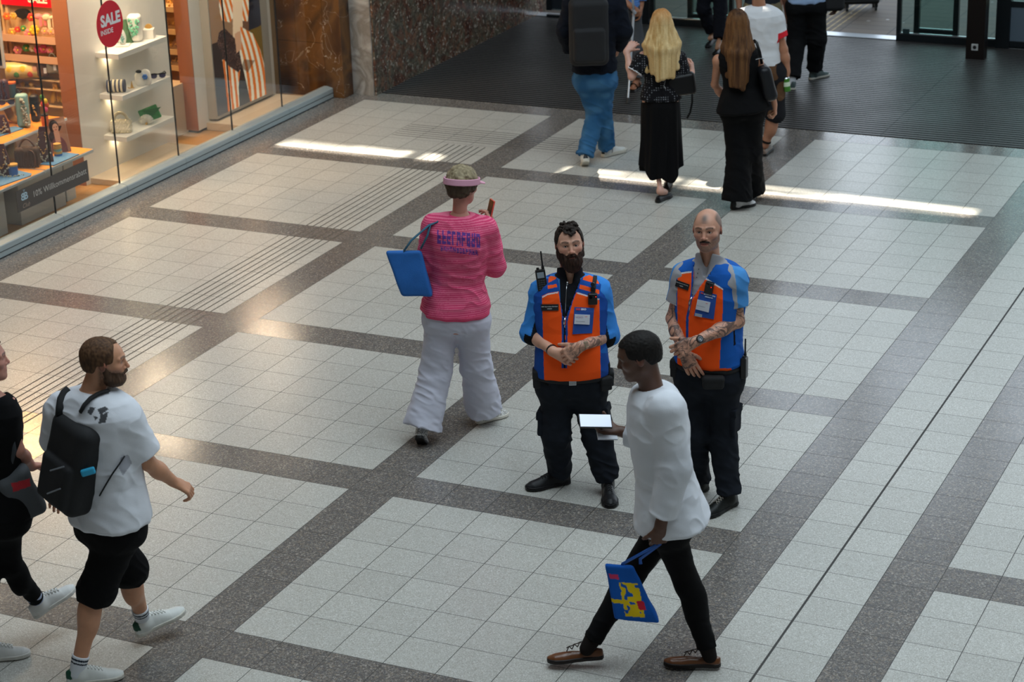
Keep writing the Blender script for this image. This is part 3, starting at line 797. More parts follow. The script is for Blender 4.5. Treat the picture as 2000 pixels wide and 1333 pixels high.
    def eyes(s, iris='3a2a1e', gaze=(0, 0)):
        for sd in (-1, 1):
            c = s.hp(sd * 0.031, 0.0745 + 0.0012, 0.000)
            F = Field(); F.ell(c, V3(0.0128, 0.0128, 0.0128) * s.hs)
            g = unit(s.H[1] + gaze[0] * s.H[0] + gaze[1] * s.H[2])
            def col(P):
                C_ = paint(P, 'd8d2cc'); a = np.linalg.norm(np.cross((P - c) / (0.0128 * s.hs), g), axis=1); fr = ((P - c) @ g) > 0
                C_ = mixc(C_, fr & (a < 0.50), iris); C_ = mixc(C_, fr & (a < 0.22), '050505'); return C_
            v, f, cc = F.mesh(0.0012, col); mesh_obj('eye', v, f, EYEM, s.e, cc, smooth=True)
    def field_obj(s, name, F, h, col, m=None, parent=None):
        cf = col if callable(col) else (lambda P: paint(P, col))
        v, f, c = F.mesh(h, cf)
        return mesh_obj(name, v, f, m or CLOTH, parent if parent is not None else s.e, c, smooth=True)
    # ------------------------------------------------------------ clothing
    def creases(s, F, amp=0.006, scale=(9, 9, 13), seed=1, where=None, dirn=None):
        sc = np.array(scale, float)
        def fn(P):
            Q = P @ (dirn.T if dirn is not None else np.array([[1, 0, .55], [0, 1, .35], [-.5, -.3, 1]]))
            w = vnoise(Q * 6 + 7, seed + 9); n = vnoise(Q * sc + w[:, None] * 1.6, seed); n2 = vnoise(Q * sc * 2.1 + 3, seed + 4)
            r = (1 - np.abs(2 * n - 1)) ** 2 * 0.6 + n2 * 0.4
            a = amp * (0.38 - r) * 1.3
            return a * (where(P) if where else 1.0)
        F.ops.append((fn, V3(0, 0, 0), 99, 0.01, 'd')); return F
    def top(s, off=0.014, sleeve=0.55, sr=1.0, sl_off=0.016, hem=-0.05, neck=0.062, arms=('L', 'R'), flare=0.0, crease=0.006, seed=1, forearm=None, wmul=1.0, dmul=1.0, neck_drop=0.0, cuff=None, shoulder=True):
        """shirt: torso shell + sleeves. sleeve: fraction of the upper arm covered; forearm: fraction of the forearm"""
        j = s.J; F = Field(); m = 1.0 if s.sex == 'm' else 0.82
        ex = (lambda xs, hw, hd: (hw + flare * np.clip(0.35 - xs, 0, 1), hd + flare * np.clip(0.35 - xs, 0, 1))) if flare else None
        F.fn(s.loft(off, t0=hem, t1=1.0, wmul=wmul, dmul=dmul, extra=ex), j['P'] + s.up * s.L * 0.45, s.L * 0.85)
        for a in arms:
            S, E, W = j['S' + a], j['E' + a], j['W' + a]
            if shoulder:
                F.cap(j['N'] - s.up * 0.075, S, 0.052 * m, 0.056 * m * sr + sl_off * 0.5, k=0.05)
            if sleeve > 0:
                G = Field() if False else None
                e = S + (E - S) * min(sleeve, 1.0); r0, r1 = 0.056 * m * sr + sl_off * 0.7, (0.056 + (0.040 - 0.056) * sleeve) * m * sr + sl_off
                d = unit(E - S)
                def sl(P, S=S, e=e, r0=r0, r1=r1, d=d):
                    ab = e - S; t = np.clip((P - S) @ ab / (ab @ ab), 0, 1); q = np.linalg.norm(P - S - t[:, None] * ab, axis=1) - (r0 + (r1 - r0) * t)
                    return smax(q, (P - e) @ d, 0.004)
                if forearm is None: F.fn(sl, (S + e) / 2, np.linalg.norm(e - S) / 2 + r0, k=0.035)
                else:
                    F.cap(S, E, r0, 0.042 * m * sr + sl_off, k=0.035)
                    w = E + (W - E) * forearm; dw = unit(W - E); r2 = (0.041 + (0.028 - 0.041) * forearm) * m * sr + sl_off
                    def fl_(P, S=E, e=w, r0=0.043 * m * sr + sl_off, r1=r2, d=dw):
                        ab = e - S; t = np.clip((P - S) @ ab / (ab @ ab), 0, 1); q = np.linalg.norm(P - S - t[:, None] * ab, axis=1) - (r0 + (r1 - r0) * t)
                        return smax(q, (P - e) @ d, 0.004)
                    F.fn(fl_, (E + w) / 2, np.linalg.norm(w - E) / 2 + 0.07, k=0.02)
                    if cuff: F.cap(w - dw * 0.02, w - dw * 0.005, r2 + cuff, k=0.008)
        if crease: s.creases(F, crease, seed=seed)
        if neck:
            c0 = j['N'] + s.fwT * 0.005
            F.cap(c0 - s.up * neck_drop + s.fwT * neck_drop * 0.6, c0 + unit(j['C'] - j['N']) * 0.12, neck * s.hs, neck * s.hs, k=0.006, op='s')
        return F
    def trousers(s, off=0.014, shin=0.97, waist=0.14, r=1.0, width=(0.020, 0.022, 0.030), crease=0.007, seed=3, bell=0.0, knee_r=None, sides=('L', 'R'), hemcut=None):
        j = s.J; F = Field(); m = r * (1.0 if s.sex == 'm' else 0.92)
        F.fn(s.loft(off, t0=-0.16, t1=waist), j['P'], s.L * 0.5)
        for a in sides:
            H, K, A = j['H' + a], j['K' + a], j['A' + a]
            F.cap(H, K, 0.088 * m + width[0], 0.056 * m + width[1], k=0.045)
            F.cap(H - (K - H) * 0.0, j['P'] - s.up * 0.02, 0.095 * m + off, 0.09 * m + off, k=0.05)
            e = K + (A - K) * shin; d = unit(A - K); r0 = 0.056 * m + width[1]; r1 = 0.040 * m + width[2] + bell
            def sl(P, S=K, e=e, r0=r0, r1=r1, d=d):
                ab = e - S; t = np.clip((P - S) @ ab / (ab @ ab), 0, 1); q = np.linalg.norm(P - S - t[:, None] * ab, axis=1) - (r0 + (r1 - r0) * t)
                return smax(q, (P - e) @ d, 0.004)
            F.fn(sl, (K + e) / 2, np.linalg.norm(e - K) / 2 + max(r0, r1), k=0.04)
            if shin > .5: F.ell(K + (A - K) * .32 - s.fwB * .014, V3(.052, .052, .11) * m + width[1] * .5, k=.04)
        if crease:
            kn = [j['K' + a] for a in sides]; an = [j['A' + a] for a in sides]
            def wh(P):
                w = np.full(len(P), 0.45)
                for q in kn: w = w + 0.7 * np.exp(-(np.linalg.norm(P - q, axis=1) / 0.13) ** 2)
                for q in an: w = w + 1.1 * np.exp(-(np.linalg.norm(P - q, axis=1) / 0.16) ** 2)
                return w
            s.creases(F, crease, scale=(8, 8, 19), seed=seed, where=wh)
        return F
    # ------------------------------------------------------------ shoe
    def shoe(s, side, upper='141414', sole='1c1c1c', lace=None, L=0.285, high=False, name='shoe', sole_h=0.022, w=0.048, pattern=None, m=None, low=False, laces=5, heel=0.0):
        j = s.J; A = j['A' + side]; ang, pit = s.feet[side]; a, p_ = math.radians(ang), math.radians(pit)
        f = V3(math.cos(a) * math.cos(p_), math.sin(a) * math.cos(p_), -math.sin(p_)); r = unit(np.cross(f, V3(0, 0, 1))); u = np.cross(r, f)
        B = np.stack([r, f, u]); hgt = 0.085
        O = A - u * hgt                                   # sole plane under the ankle
        X = lambda x, y, z: O + x * r + y * f + z * u
        y0, y1 = -0.065, L - 0.065
        def plan(P):
            q = (P - O) @ B.T; t = (q[:, 1] - y0) / (y1 - y0)
            hw = np.interp(t, [-0.02, 0.03, 0.1, 0.3, 0.5, 0.7, 0.85, 0.95, 1.0, 1.03], np.array([0.004, 0.55, 0.68, 0.66, 0.78, 1.0, 0.94, 0.66, 0.32, 0.004]) * w)
            return q, t, hw
        def sole_fn(P):
            q, t, hw = plan(P); d = np.abs(q[:, 0]) - hw
            return smax(smax(d, np.abs(q[:, 2] - sole_h / 2) - sole_h / 2, 0.004), (np.abs(t - 0.5) - 0.5) * L, 0.004)
        def upper_fn(P):
            q, t, hw = plan(P)
            top = np.interp(t, [-0.02, 0.0, 0.12, 0.28, 0.40, 0.55, 0.72, 0.88, 1.0], [0.02, 0.075, 0.092, 0.092, 0.092, 0.075, 0.056, 0.046, 0.028] if not low else [0.02, 0.05, 0.058, 0.050, 0.045, 0.048, 0.044, 0.038, 0.026])
            if high: top = top + np.where(t < 0.42, 0.02, 0)
            d1 = np.sqrt((q[:, 0] / np.maximum(hw - 0.003, 0.003)) ** 2 * 1.0 + (np.maximum(q[:, 2], 0) / top) ** 2) - 1
            return smax(smax(d1 * np.minimum(hw, top) * 0.9, 0.008 - q[:, 2], 0.004), (np.abs(t - 0.5) - 0.495) * L, 0.004)
        c = X(0, (y0 + y1) / 2, 0.05)
        F = Field(); F.fn(upper_fn, c, L * 0.62)
        F.cap(X(0, 0.0, 0.05), X(0, 0.003, 0.105 if not low else 0.03), 0.040, 0.040 if high else 0.036, k=0.02) if not low else None
        if not low: F.cut(X(0, 0, 0.112 if high else 0.088), u * 1.0 - f * 0.1)
        if not low: F.cap(X(0, -0.002, 0.07), X(0, 0.006, 0.16), 0.030, k=0.004, op='s')
        def col(P):
            C_ = paint(P, upper)
            if pattern: C_ = pattern(C_, (P - O) @ B.T, P)
            return C_
        v, fc, cc = F.mesh(0.0035, col); o = mesh_obj(name, v, fc, m or LEATHER, s.e, cc, smooth=True)
        F = Field(); F.fn(sole_fn, c, L * 0.62)
        if heel: F.box(X(0, -0.03, -heel / 2), V3(w * 0.6, 0.03, heel / 2), B)
        v, fc, cc = F.mesh(0.0035, lambda P: paint(P, sole)); mesh_obj('sole', v, fc, LEATHER, o, cc, smooth=True)
        if lace:
            mb = MB(); n = laces
            for i in range(n):
                yy = 0.035 + i * 0.085 / n; zz = np.interp(yy, [0.03, 0.06, 0.12], [0.096, 0.086, 0.064]); ww = 0.018
                nxt = yy + 0.085 / n; z2 = np.interp(nxt, [0.03, 0.06, 0.12], [0.096, 0.086, 0.064])
                mb.tube([X(-ww, yy, zz - .004), X(0, (yy + nxt) / 2, zz + .004), X(ww, nxt, z2 - .004)], 0.0028, n=6)
                mb.tube([X(ww, yy, zz - .004), X(0, (yy + nxt) / 2, zz + .004), X(-ww, nxt, z2 - .004)], 0.0028, n=6)
            mb.build('laces', mat('lace_' + lace, lace, 0.8), o, smooth=True)
        return o
    def sock(s, side, color, top=0.17, band=None):
        j = s.J; K, A = j['K' + side], j['A' + side]; d = unit(A - K); F = Field(); st = A - d * (top - 0.08)
        F.cap(st, A + d * 0.03, 0.045, 0.037, k=0.01); F.cut(st, -d)
        def col(P):
            C_ = paint(P, color)
            if band:
                q = (P - st) @ d
                for b0, b1, c in band: C_ = mixc(C_, (q > b0) & (q < b1), c)
            return C_
        return s.field_obj('sock', F, 0.004, col)

def crew_cut_shell(s, t=0.006, front=0.075, sides=0.0, nape=-0.05, amp=0.004, freq=60, seed=2, recede=0.0, ragged=0.006):
    """short hair: the skull shell above a hairline given in the head frame"""
    F = Field(); h = s.hp; M = s.H; q = s.hs
    F.ell(h(0, -0.018, 0.030), (V3(0.077, 0.096, 0.084) + t) * q, M); F.ell(h(0, 0.018, 0.012), (V3(0.068, 0.078, 0.080) + t * 0.9) * q, M, k=0.03)
    F.ell(h(0, -0.035, -0.02), (V3(0.064, 0.068, 0.070) + t * 0.6) * q, M, k=0.03)
    def dn(P): return -amp * (vnoise(P * freq, seed) - 0.4) * 1.6
    F.ops.append((dn, V3(0, 0, 0), 99, 0.01, 'd'))
    def line(P):                                            # positive = removed
        x = (P - s.J['C']) @ M.T / q; X, Y, Z = np.abs(x[:, 0]), x[:, 1], x[:, 2]
        lim = np.interp(Y, [-0.12, -0.05, -0.03, 0.012, 0.016, 0.045, 0.058, 0.09], [nape, nape + 0.005, sides + 0.0, sides - 0.004, sides + 0.006, sides + 0.018, front, front])
        lim = np.where(Y > 0.05, front + recede * np.exp(-((X - 0.042) / 0.016) ** 2), lim)
        lim = lim + ragged * (vnoise(P * 110, seed + 5) - 0.5) + ragged * 0.6 * (vnoise(P * 260, seed + 6) - 0.5)
        return (lim - Z) * 0.8
    F.ops.append((line, s.J['C'], 99, 0.004, 'i'))
    return F

def long_hair(s, length=0.38, width=0.10, thick=0.055, wave=0.0, seed=1, spread=1.25, back=-0.03):
    """straight long hair seen from behind: a cap of hair and a falling sheet"""
    F = Field(); h = s.hp; M = s.H; q = s.hs; dn = V3(0, 0, -1); bk = -s.H[1]; bk = unit(V3(bk[0], bk[1], 0)); rt = unit(np.cross(V3(0, 0, 1), bk))
    F.ell(h(0, -0.018, 0.032), V3(0.088, 0.106, 0.094) * q, M)
    top = h(0, -0.045, 0.0); n = 7
    for i in range(n):
        u_ = (i - (n - 1) / 2) / ((n - 1) / 2); a = top + rt * u_ * 0.055 + bk * (0.03 - 0.045 * u_ * u_)
        ln = length * (1 - 0.12 * abs(u_) ** 1.5) * (1 + 0.05 * math.sin(i * 2.3 + seed))
        m_ = a + dn * ln * 0.45 + rt * u_ * width * 0.45 + bk * (0.062 - 0.05 * u_ * u_); e = a + dn * ln + rt * u_ * width * 0.45 * spread + bk * (0.082 - 0.045 * u_ * u_) + rt * wave
        F.cap(a, m_, 0.040, thick * 0.75, k=0.03); F.cap(m_, e, thick * 0.75, 0.022, k=0.03)
    def st(P):
        Q = P @ np.stack([rt, bk, V3(0, 0, 1)]).T
        return -0.007 * (vnoise(Q * np.array([110, 60, 5]) + 2 * vnoise(Q * 4, seed)[:, None], seed) - 0.5) - 0.006 * (vnoise(Q * np.array([40, 30, 2.5]), seed + 1) - 0.5)
    F.ops.append((st, V3(0, 0, 0), 99, 0.01, 'd'))
    F.ell(h(0, 0.075, -0.03), V3(0.062, 0.06, 0.10) * q, M, k=0.01, op='s')
    return F
def strand_col(c0, c1, root=None, rootz=None, seed=1):
    def col(P):
        C_ = paint(P, c0); a = vnoise(P * np.array([90, 90, 4]), seed); b = vnoise(P * np.array([35, 35, 3]), seed + 2)
        C_ = mixc(C_, np.clip(a * 0.6 + b * 0.6 - 0.2, 0, 1), c1)
        if root: C_ = mixc(C_, sstep(P[:, 2], rootz - 0.1, rootz + 0.12), root, 0.85)
        return C_
    return col
def inpoly(P, poly):
    x, y = P[:, 0], P[:, 1]; r = np.zeros(len(P), bool); n = len(poly)
    for i in range(n):
        (x1, y1), (x2, y2) = poly[i], poly[(i + 1) % n]
        c = ((y1 > y) != (y2 > y)) & (x < (x2 - x1) * (y - y1) / ((y2 - y1) or 1e-9) + x1); r ^= c
    return r
ORANGE, NAVY, AZURE = 'ff5a1a', '1c4da0', '3a86d6'
BLACKM = mat('black_plastic', '121213', 0.35)
BLACKF = mat('black_webbing', '131417', 0.8, bump=0.3, bscale=300)
SILVER = mat('silver_metal', 'b9bcc0', 0.25, metal=1.0)
WHITEP = mat('white_card', 'd9dde6', 0.35)
def tattoo_fn(P_, arms, dens=0.75, ink='2c2c30', seed=1, zmax=9):
    """inked skin from the elbow or the shoulder down to the knuckles"""
    segs = []
    for a in arms:
        S, E, W = P_.J['S' + a], P_.J['E' + a], P_.J['W' + a]; segs.append((E, W, W + unit(W - E) * 0.10, S))
    def f(C_, P):
        w = vnoise(P * 16 + 5, seed + 3)[:, None] * 2.2
        l1 = np.abs(vnoise(P * 26 + w, seed) - 0.5); l2 = np.abs(vnoise(P * 55 + w * 2, seed + 1) - 0.5)
        n3 = vnoise(P * 22 + w, seed + 2)
        ink_ = np.clip(np.maximum((l1 < 0.055) * 0.95, (l2 < 0.05) * 0.7) + sstep(n3, 0.5, 0.8) * 0.55, 0, 1)
        near = np.zeros(len(P), bool)
        for E, W, K, S in segs:
            for A_, B_ in ((S, E), (E, W), (W, K)):
                ab = B_ - A_; t = np.clip((P - A_) @ ab / (ab @ ab), 0, 1); near |= np.linalg.norm(P - A_ - t[:, None] * ab, axis=1) < 0.075
        return mixc(C_, ink_ * near, ink, dens)
    return f
def gadget_frame(o_, ux, uy):
    ux, uy = Vector(ux).normalized(), Vector(uy).normalized(); uz = ux.cross(uy).normalized(); uy = uz.cross(ux)
    m = Matrix((ux, uy, uz)).transposed().to_4x4(); m.translation = Vector(o_); return m
def radio(person, at, ux, uy, screen=True, scale=1.0):
    """hand radio: ux to its right, uy up; the face looks along ux x uy"""
    m = gadget_frame(at, ux, uy) @ Matrix.Scale(scale, 4)
    e = MB(); e.box((-.029, -.065, -.017), (.029, .06, .017), bev=.006, mtx=m)
    r = e.build('two_way_radio', BLACKM, None)
    r.parent = person.e; tag(r)
    a = MB(); a.cyl(m @ Vector((.018, .058, 0)), m @ Vector((.018, .078, 0)), .0085 * scale, n=12); a.cyl(m @ Vector((.018, .078, 0)), m @ Vector((.020, .165, 0)), .0055 * scale, .0045 * scale, n=10)
    a.build('antenna', BLACKM, r, smooth=False)
    k = MB(); k.cyl(m @ Vector((-.012, .058, 0)), m @ Vector((-.012, .072, 0)), .008 * scale, n=12); k.build('knob', BLACKM, r)
    if screen:
        d = MB(); d.box((-.020, .012, .017), (.020, .046, .0185), mtx=m); d.build('screen', mat('radio_screen', '8d98a2', 0.2), r)
        d = MB()
        for i in range(3):
            for j in range(5): d.box((-.019 + i * .014, -.056 + j * .0125, .017), (-.008 + i * .014, -.049 + j * .0125, .0195), mtx=m)
        d.build('keypad', mat('radio_key', '3d4247', 0.5), r)
    return r
def boots(p, **kw):
    for sd in 'RL': p.shoe(sd, **kw)

# ---------------------------------------------------------------- the bearded guard
g1 = Person((1140, 955), dict(P=(1117, 735, -.02), N=(1113, 538, .02), C=(1112, 476, -.01), SR=(1062, 571, .02), SL=(1166, 568, .02), ER=(1038, 650, .0), WR=(1082, 688, -.21), EL=(1188, 655, .0), WL=(1134, 677, -.25),
    HR=(1087, 755, -.02), HL=(1147, 755, -.02), KR=(1086, 848, -.03), KL=(1166, 852, -.03), AR=(1094, 920, 'z', .09), AL=(1187, 937, 'z', .09)),
    feet=dict(R=(200, 0), L=(-88, 0)), look=-86, pitch=8, roll=-3, bulk=1.13, belly=0.045, skin='cb9a82', head_scale=0.99,
    hand_pose=dict(R=dict(dir=(0.85, -0.12, -0.38), palm=(0.2, 1, -0.2), curls=[30, 34, 38, 42], thumb=10, scale=1.08),
                   L=dict(dir=(-0.80, -0.02, -0.50), palm=(0.1, 1, -0.35), curls=[40, 42, 44, 48], thumb=20, scale=1.1)))
g1.root('person with full dark beard in orange vest, hands folded, radio clipped at the shoulder')
hair_line1 = lambda x, y, z: np.zeros(len(x), bool)
g1.body(0.0024, 0.003, tattoo=tattoo_fn(g1, 'L', 0.7, seed=4), headkw=dict(fat=0.003, jaw=1.05), colkw=dict(blush=0.8, brow='2c1e16', lip='a8645c'))
g1.eyes('3c3a36', gaze=(0.0, 0.12))
def beard_fn(s, drop=0.05, thick=0.012, seed=3, must=True, amp=0.005, side=0.0):
    F = Field(); h = s.hp; q = s.hs; M = s.H
    F.ell(h(0, 0.024, -0.046), V3(0.061 + thick * .8, 0.069 + thick * .6, 0.070) * q, M)
    F.ell(h(0, 0.042, -0.092), V3(0.058 + thick * .5, 0.052 + thick, 0.034) * q, M, k=0.03)
    F.ell(h(0, 0.056, -0.100 - drop * 0.5), V3(0.050, 0.040, 0.026 + drop * 0.5) * q, M, k=0.03)
    for x in (-1, 1):
        F.cap(h(x * 0.067, 0.004, -0.015), h(x * 0.062, 0.018, -0.07), 0.010 * q, 0.016 * q, k=0.02)
        F.cap(h(x * 0.004, 0.103, -0.0525), h(x * 0.030, 0.084, -0.0645), 0.0085 * q, 0.0075 * q, k=0.006)
    def dn(P): return -amp * (vnoise(P * np.array([130, 130, 45]), seed) - 0.45) * 1.8 - amp * (vnoise(P * 40, seed + 1) - 0.5)
    F.ops.append((dn, V3(0, 0, 0), 99, 0.01, 'd'))
    def line(P):
        x = (P - s.J['C']) @ M.T / q; X, Y, Z = np.abs(x[:, 0]), x[:, 1], x[:, 2]
        lim = np.interp(X, [0, 0.014, 0.026, 0.036, 0.050, 0.058, 0.068], [-0.045, -0.044, -0.050, -0.054, -0.040, -0.018, 0.004])
        lim = lim + 0.010 * (vnoise(P * 150, seed + 7) - 0.5)
        a = (Z - lim)
        back = -(Y + 0.010)
        mouth = 0.0052 - np.sqrt((X * 0.28) ** 2 + ((Z + 0.0685)) ** 2) if must else -np.ones(len(P))
        mouth = np.where(Y > 0.05, mouth, -1)
        return np.maximum(np.maximum(a, back), mouth)
    F.ops.append((line, s.J['C'], 99, 0.003, 'i'))
    return F
def hair_col(c0, c1, f=(160, 160, 50), seed=1):
    def col(P):
        C_ = paint(P, c0); return mixc(C_, vnoise(P * np.array(f, float), seed), c1)
    return col
g1.field_obj('beard', beard_fn(g1, drop=0.038), 0.0024, hair_col('1a0f0b', '3c241a'), HAIRM)
F = crew_cut_shell(g1, t=0.006, front=0.074, sides=0.0, amp=0.003, freq=90, recede=0.014, ragged=0.010)
rnd = random.Random(5)
for i in range(46):
    a_, b_ = rnd.uniform(-1, 1), rnd.uniform(-0.5, 1); x_ = a_ * .052; y_ = .02 + b_ * .062; z_ = .032 + .088 * math.sqrt(max(0.05, 1 - (x_ / .085) ** 2 - ((y_ + .01) / .108) ** 2)) + rnd.uniform(-.002, .012)
    r_ = rnd.uniform(.008, .013); c_ = g1.hp(x_, y_, z_)
    F.ops.insert(3, (Field().ell(c_, V3(r_, r_ * .8, r_ * .8) * g1.hs, g1.H).ops[0][0], c_, r_ * 1.1, 0.003, 'u'))
for (x, y, z, r) in [(-.008, .094, .066, .009), (-.014, .090, .074, .010), (.002, .093, .073, .009), (-.028, .084, .078, .010)]:
    F.ops.append((Field().ell(g1.hp(x, y, z), V3(r, r, r) * g1.hs, g1.H).ops[0][0], g1.hp(x, y, z), r * 1.1, 0.003, 'u'))
g1.field_obj('hair', F, 0.0024, hair_col('15100d', '33271f'), HAIRM)

j = g1.J
def jacket_col(P):
    C_ = paint(P, '17191f')
    t, x, y = g1.tcoord(P); q = g1.px(P)
    arm = np.abs(x) > 0.150
    nd = P - j['N']; ua = unit(j['C'] - j['N']); nd = np.linalg.norm(nd - (nd @ ua)[:, None] * ua, axis=1)
    C_ = mixc(C_, (t > 0.80) & (nd > 0.088) & (np.abs(x) > 0.06), AZURE)
    for sd, sg in (('R', 1), ('L', -1)):
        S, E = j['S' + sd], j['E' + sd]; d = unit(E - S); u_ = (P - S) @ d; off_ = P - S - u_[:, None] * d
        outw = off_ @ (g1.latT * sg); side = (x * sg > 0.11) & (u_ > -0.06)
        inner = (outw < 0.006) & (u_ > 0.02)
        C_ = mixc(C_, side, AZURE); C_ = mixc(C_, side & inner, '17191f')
        C_ = mixc(C_, side & (u_ > np.linalg.norm(E - S) - 0.0) & ((P - E) @ unit(j['W' + sd] - E) > 0.028), '0d0e10')
    return C_
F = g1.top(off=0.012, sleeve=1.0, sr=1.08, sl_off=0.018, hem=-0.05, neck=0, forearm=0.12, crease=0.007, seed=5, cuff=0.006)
F.cap(j['N'] - g1.up * 0.03, j['N'] + unit(j['C'] - j['N']) * 0.062, 0.078, 0.073, k=0.02); F.cut(j['N'] + unit(j['C'] - j['N']) * 0.058 + g1.fwT * 0.02, g1.up - g1.fwT * 0.35)
F.cap(j['N'] - g1.up * 0.02, j['N'] + unit(j['C'] - j['N']) * 0.12 - g1.fwT * 0.005, 0.062, 0.068, k=0.003, op='s')
F.cap(j['N'] + g1.fwT * 0.075 - g1.up * .02, j['N'] + g1.fwT * 0.09 + g1.up * 0.05, 0.014, 0.03, k=0.01, op='s')
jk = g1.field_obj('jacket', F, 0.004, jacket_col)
# vest: navy yoke, orange body
V_RIGHT = [(1078, 532), (1088, 528), (1092, 545), (1096, 590), (1102, 640), (1103, 700), (1103, 720)]
def g1_vest_col(P):
    C_ = paint(P, ORANGE); q = g1.px(P); t, x, y = g1.tcoord(P); fr = y > 0.0
    yoke = inpoly(q, [(1040, 500), (1190, 500), (1190, 586), (1166, 583), (1128, 571), (1108, 572), (1088, 570), (1070, 573), (1040, 588)])
    C_ = mixc(C_, fr & yoke, NAVY); C_ = mixc(C_, (~fr) & (t > 0.72), NAVY)
    line = inpoly(q, [(1040, 589), (1070, 574), (1090, 570), (1090, 572.5), (1070, 576.5), (1040, 592)]) | inpoly(q, [(1127, 571), (1166, 583), (1190, 586), (1190, 588.5), (1166, 585.5), (1127, 573.5)])
    C_ = mixc(C_, fr & line, 'dfe4e8')
    for poly in ([(1071, 542), (1086, 533), (1086, 545), (1071, 553)], [(1070, 558), (1087, 555), (1088, 561), (1070, 565)], [(1142, 534), (1175, 543), (1173, 556), (1138, 547)], [(1133, 556), (1171, 567), (1170, 575), (1131, 564)]):
        C_ = mixc(C_, fr & inpoly(q, poly), 'ff5f24')
    C_ = mixc(C_, np.abs(x) > 0.165, NAVY); C_ = mixc(C_, fr & (q[:, 1] < 690) & inpoly(q, [(1172, 686), (1200, 660), (1200, 700), (1176, 692)]), '1f66b8')
    # piping along the V and the zip
    C_ = mixc(C_, fr & inpoly(q, [(1085, 520), (1090, 520), (1102, 612), (1101, 720), (1097, 720), (1097, 615)]), NAVY)
    C_ = mixc(C_, fr & inpoly(q, [(1140, 525), (1145, 525), (1120, 585), (1109, 625), (1108, 720), (1104, 720), (1105, 622), (1117, 580)]), NAVY)
    C_ = mixc(C_, fr & inpoly(q, [(1101, 612), (1104.5, 612), (1104, 720), (1101, 720)]), '10131c')
    return C_
F = g1.top(off=0.028, sleeve=0, hem=0.02, neck=0.082, arms=('L', 'R'), crease=0.003, seed=9, shoulder=False, dmul=1.02)
F.cap(j['N'] - g1.up * 0.11 - g1.latT * 0.05, j['SL'] - g1.latT * -0.03, 0.05, 0.052, k=0.05); F.cap(j['N'] - g1.up * 0.11 + g1.latT * 0.05, j['SR'] - g1.latT * 0.03, 0.05, 0.052, k=0.05)
for sd, sg in (('R', 1), ('L', -1)):                        # armholes
    F.cap(j['S' + sd] + g1.latT * sg * 0.045 + g1.up * 0.05, j['E' + sd] + g1.latT * sg * 0.05, 0.062, 0.062, k=0.008, op='s')
def vcut(P):
    q = g1.px(P); t, x, y = g1.tcoord(P); e = np.full(len(P), 0.05)
    ins = inpoly(q, [(1087, 505), (1141, 505), (1142, 525), (1120, 580), (1106, 618), (1100, 618), (1094, 580), (1088, 525)]) & (y > -0.02)
    e[ins] = -0.03
    return -e
F.ops.append((vcut, j['N'] - g1.up * .1 + g1.fwT * .1, 0.25, 0.001, 'i'))
vest = g1.field_obj('safety_vest', F, 0.0032, g1_vest_col)
bv = g1.bvh(vest, jk)
INK = mat('white_print', 'e8ecf2', 0.6); NAVYM = mat('navy_patch', NAVY, 0.7, bump=0.2, bscale=300)
q = g1.patch('chest_pocket', bv, [(1122, 600), (1160, 602), (1156, 651), (1118, 653)], NAVYM)
tag(q, 'navy chest pocket')
g1.print_text('pocket_lettering', bv, 'SBB', 5.4, (1129, 604.6), mat('red_print', 'd8433c', 0.6), ang=1, off=.007, parent=q, bold=0.2)
g1.print_text('pocket_lettering', bv, 'EKO', 5.0, (1139.5, 604.8), INK, ang=1, off=.007, parent=q, bold=0.2)
c = g1.patch('card', bv, [(1122.5, 614), (1151.5, 615), (1150.5, 634), (1121.5, 632.5)], WHITEP, off=.008, parent=q)
g1.print_text('card_lettering', bv, 'VIDEO', 5.0, (1131, 620), mat('mauve_print', '8a5a8e', 0.6), ang=1, off=.010, parent=c)
g1.print_text('card_lettering', bv, 'SBB', 3.0, (1144, 618.6), mat('red_print', 'd8433c', 0.6), ang=1, off=.010, parent=c)
g1.print_text('card_lettering', bv, 'Sicherheitsdienst', 2.5, (1133, 627.5), mat('dark_print', '3a4a66', 0.6), ang=1, off=.010, parent=c)
q = g1.patch('name_badge', bv, [(1057, 595), (1091, 594.5), (1091, 607), (1058, 607.5)], BLACKF)
g1.print_text('badge_lettering', bv, 'SBB Operation Services', 3.2, (1074, 599), INK, ang=-1, off=.007, parent=q)
g1.print_text('badge_lettering', bv, 'VIDEO', 3.2, (1074, 603.5), INK, ang=-1, off=.007, parent=q)
def zip_obj(p, bv, pts, pull, name='zip'):
    P = p.lay(bv, pts, 0.004); mb = MB(); mb.tube(P, 0.0032, n=6, flat=0.6); z = mb.build(name, SILVER, p.e, smooth=True)
    if pull:
        P = p.lay(bv, pull, 0.008); mb = MB(); mb.tube(P, [0.004] + [0.006] * (len(P) - 1), n=8, flat=0.5); mb.build('zip_pull', SILVER, z, smooth=True)
zip_obj(g1, bv, [(1107, 552), (1106, 570), (1105, 590), (1104, 612)], [(1107, 548), (1107, 553), (1107, 558)])
zip_obj(g1, bv, [(1103.5, 618), (1103, 640)], [(1104, 618), (1102.5, 627), (1102, 634)], 'vest_zip')
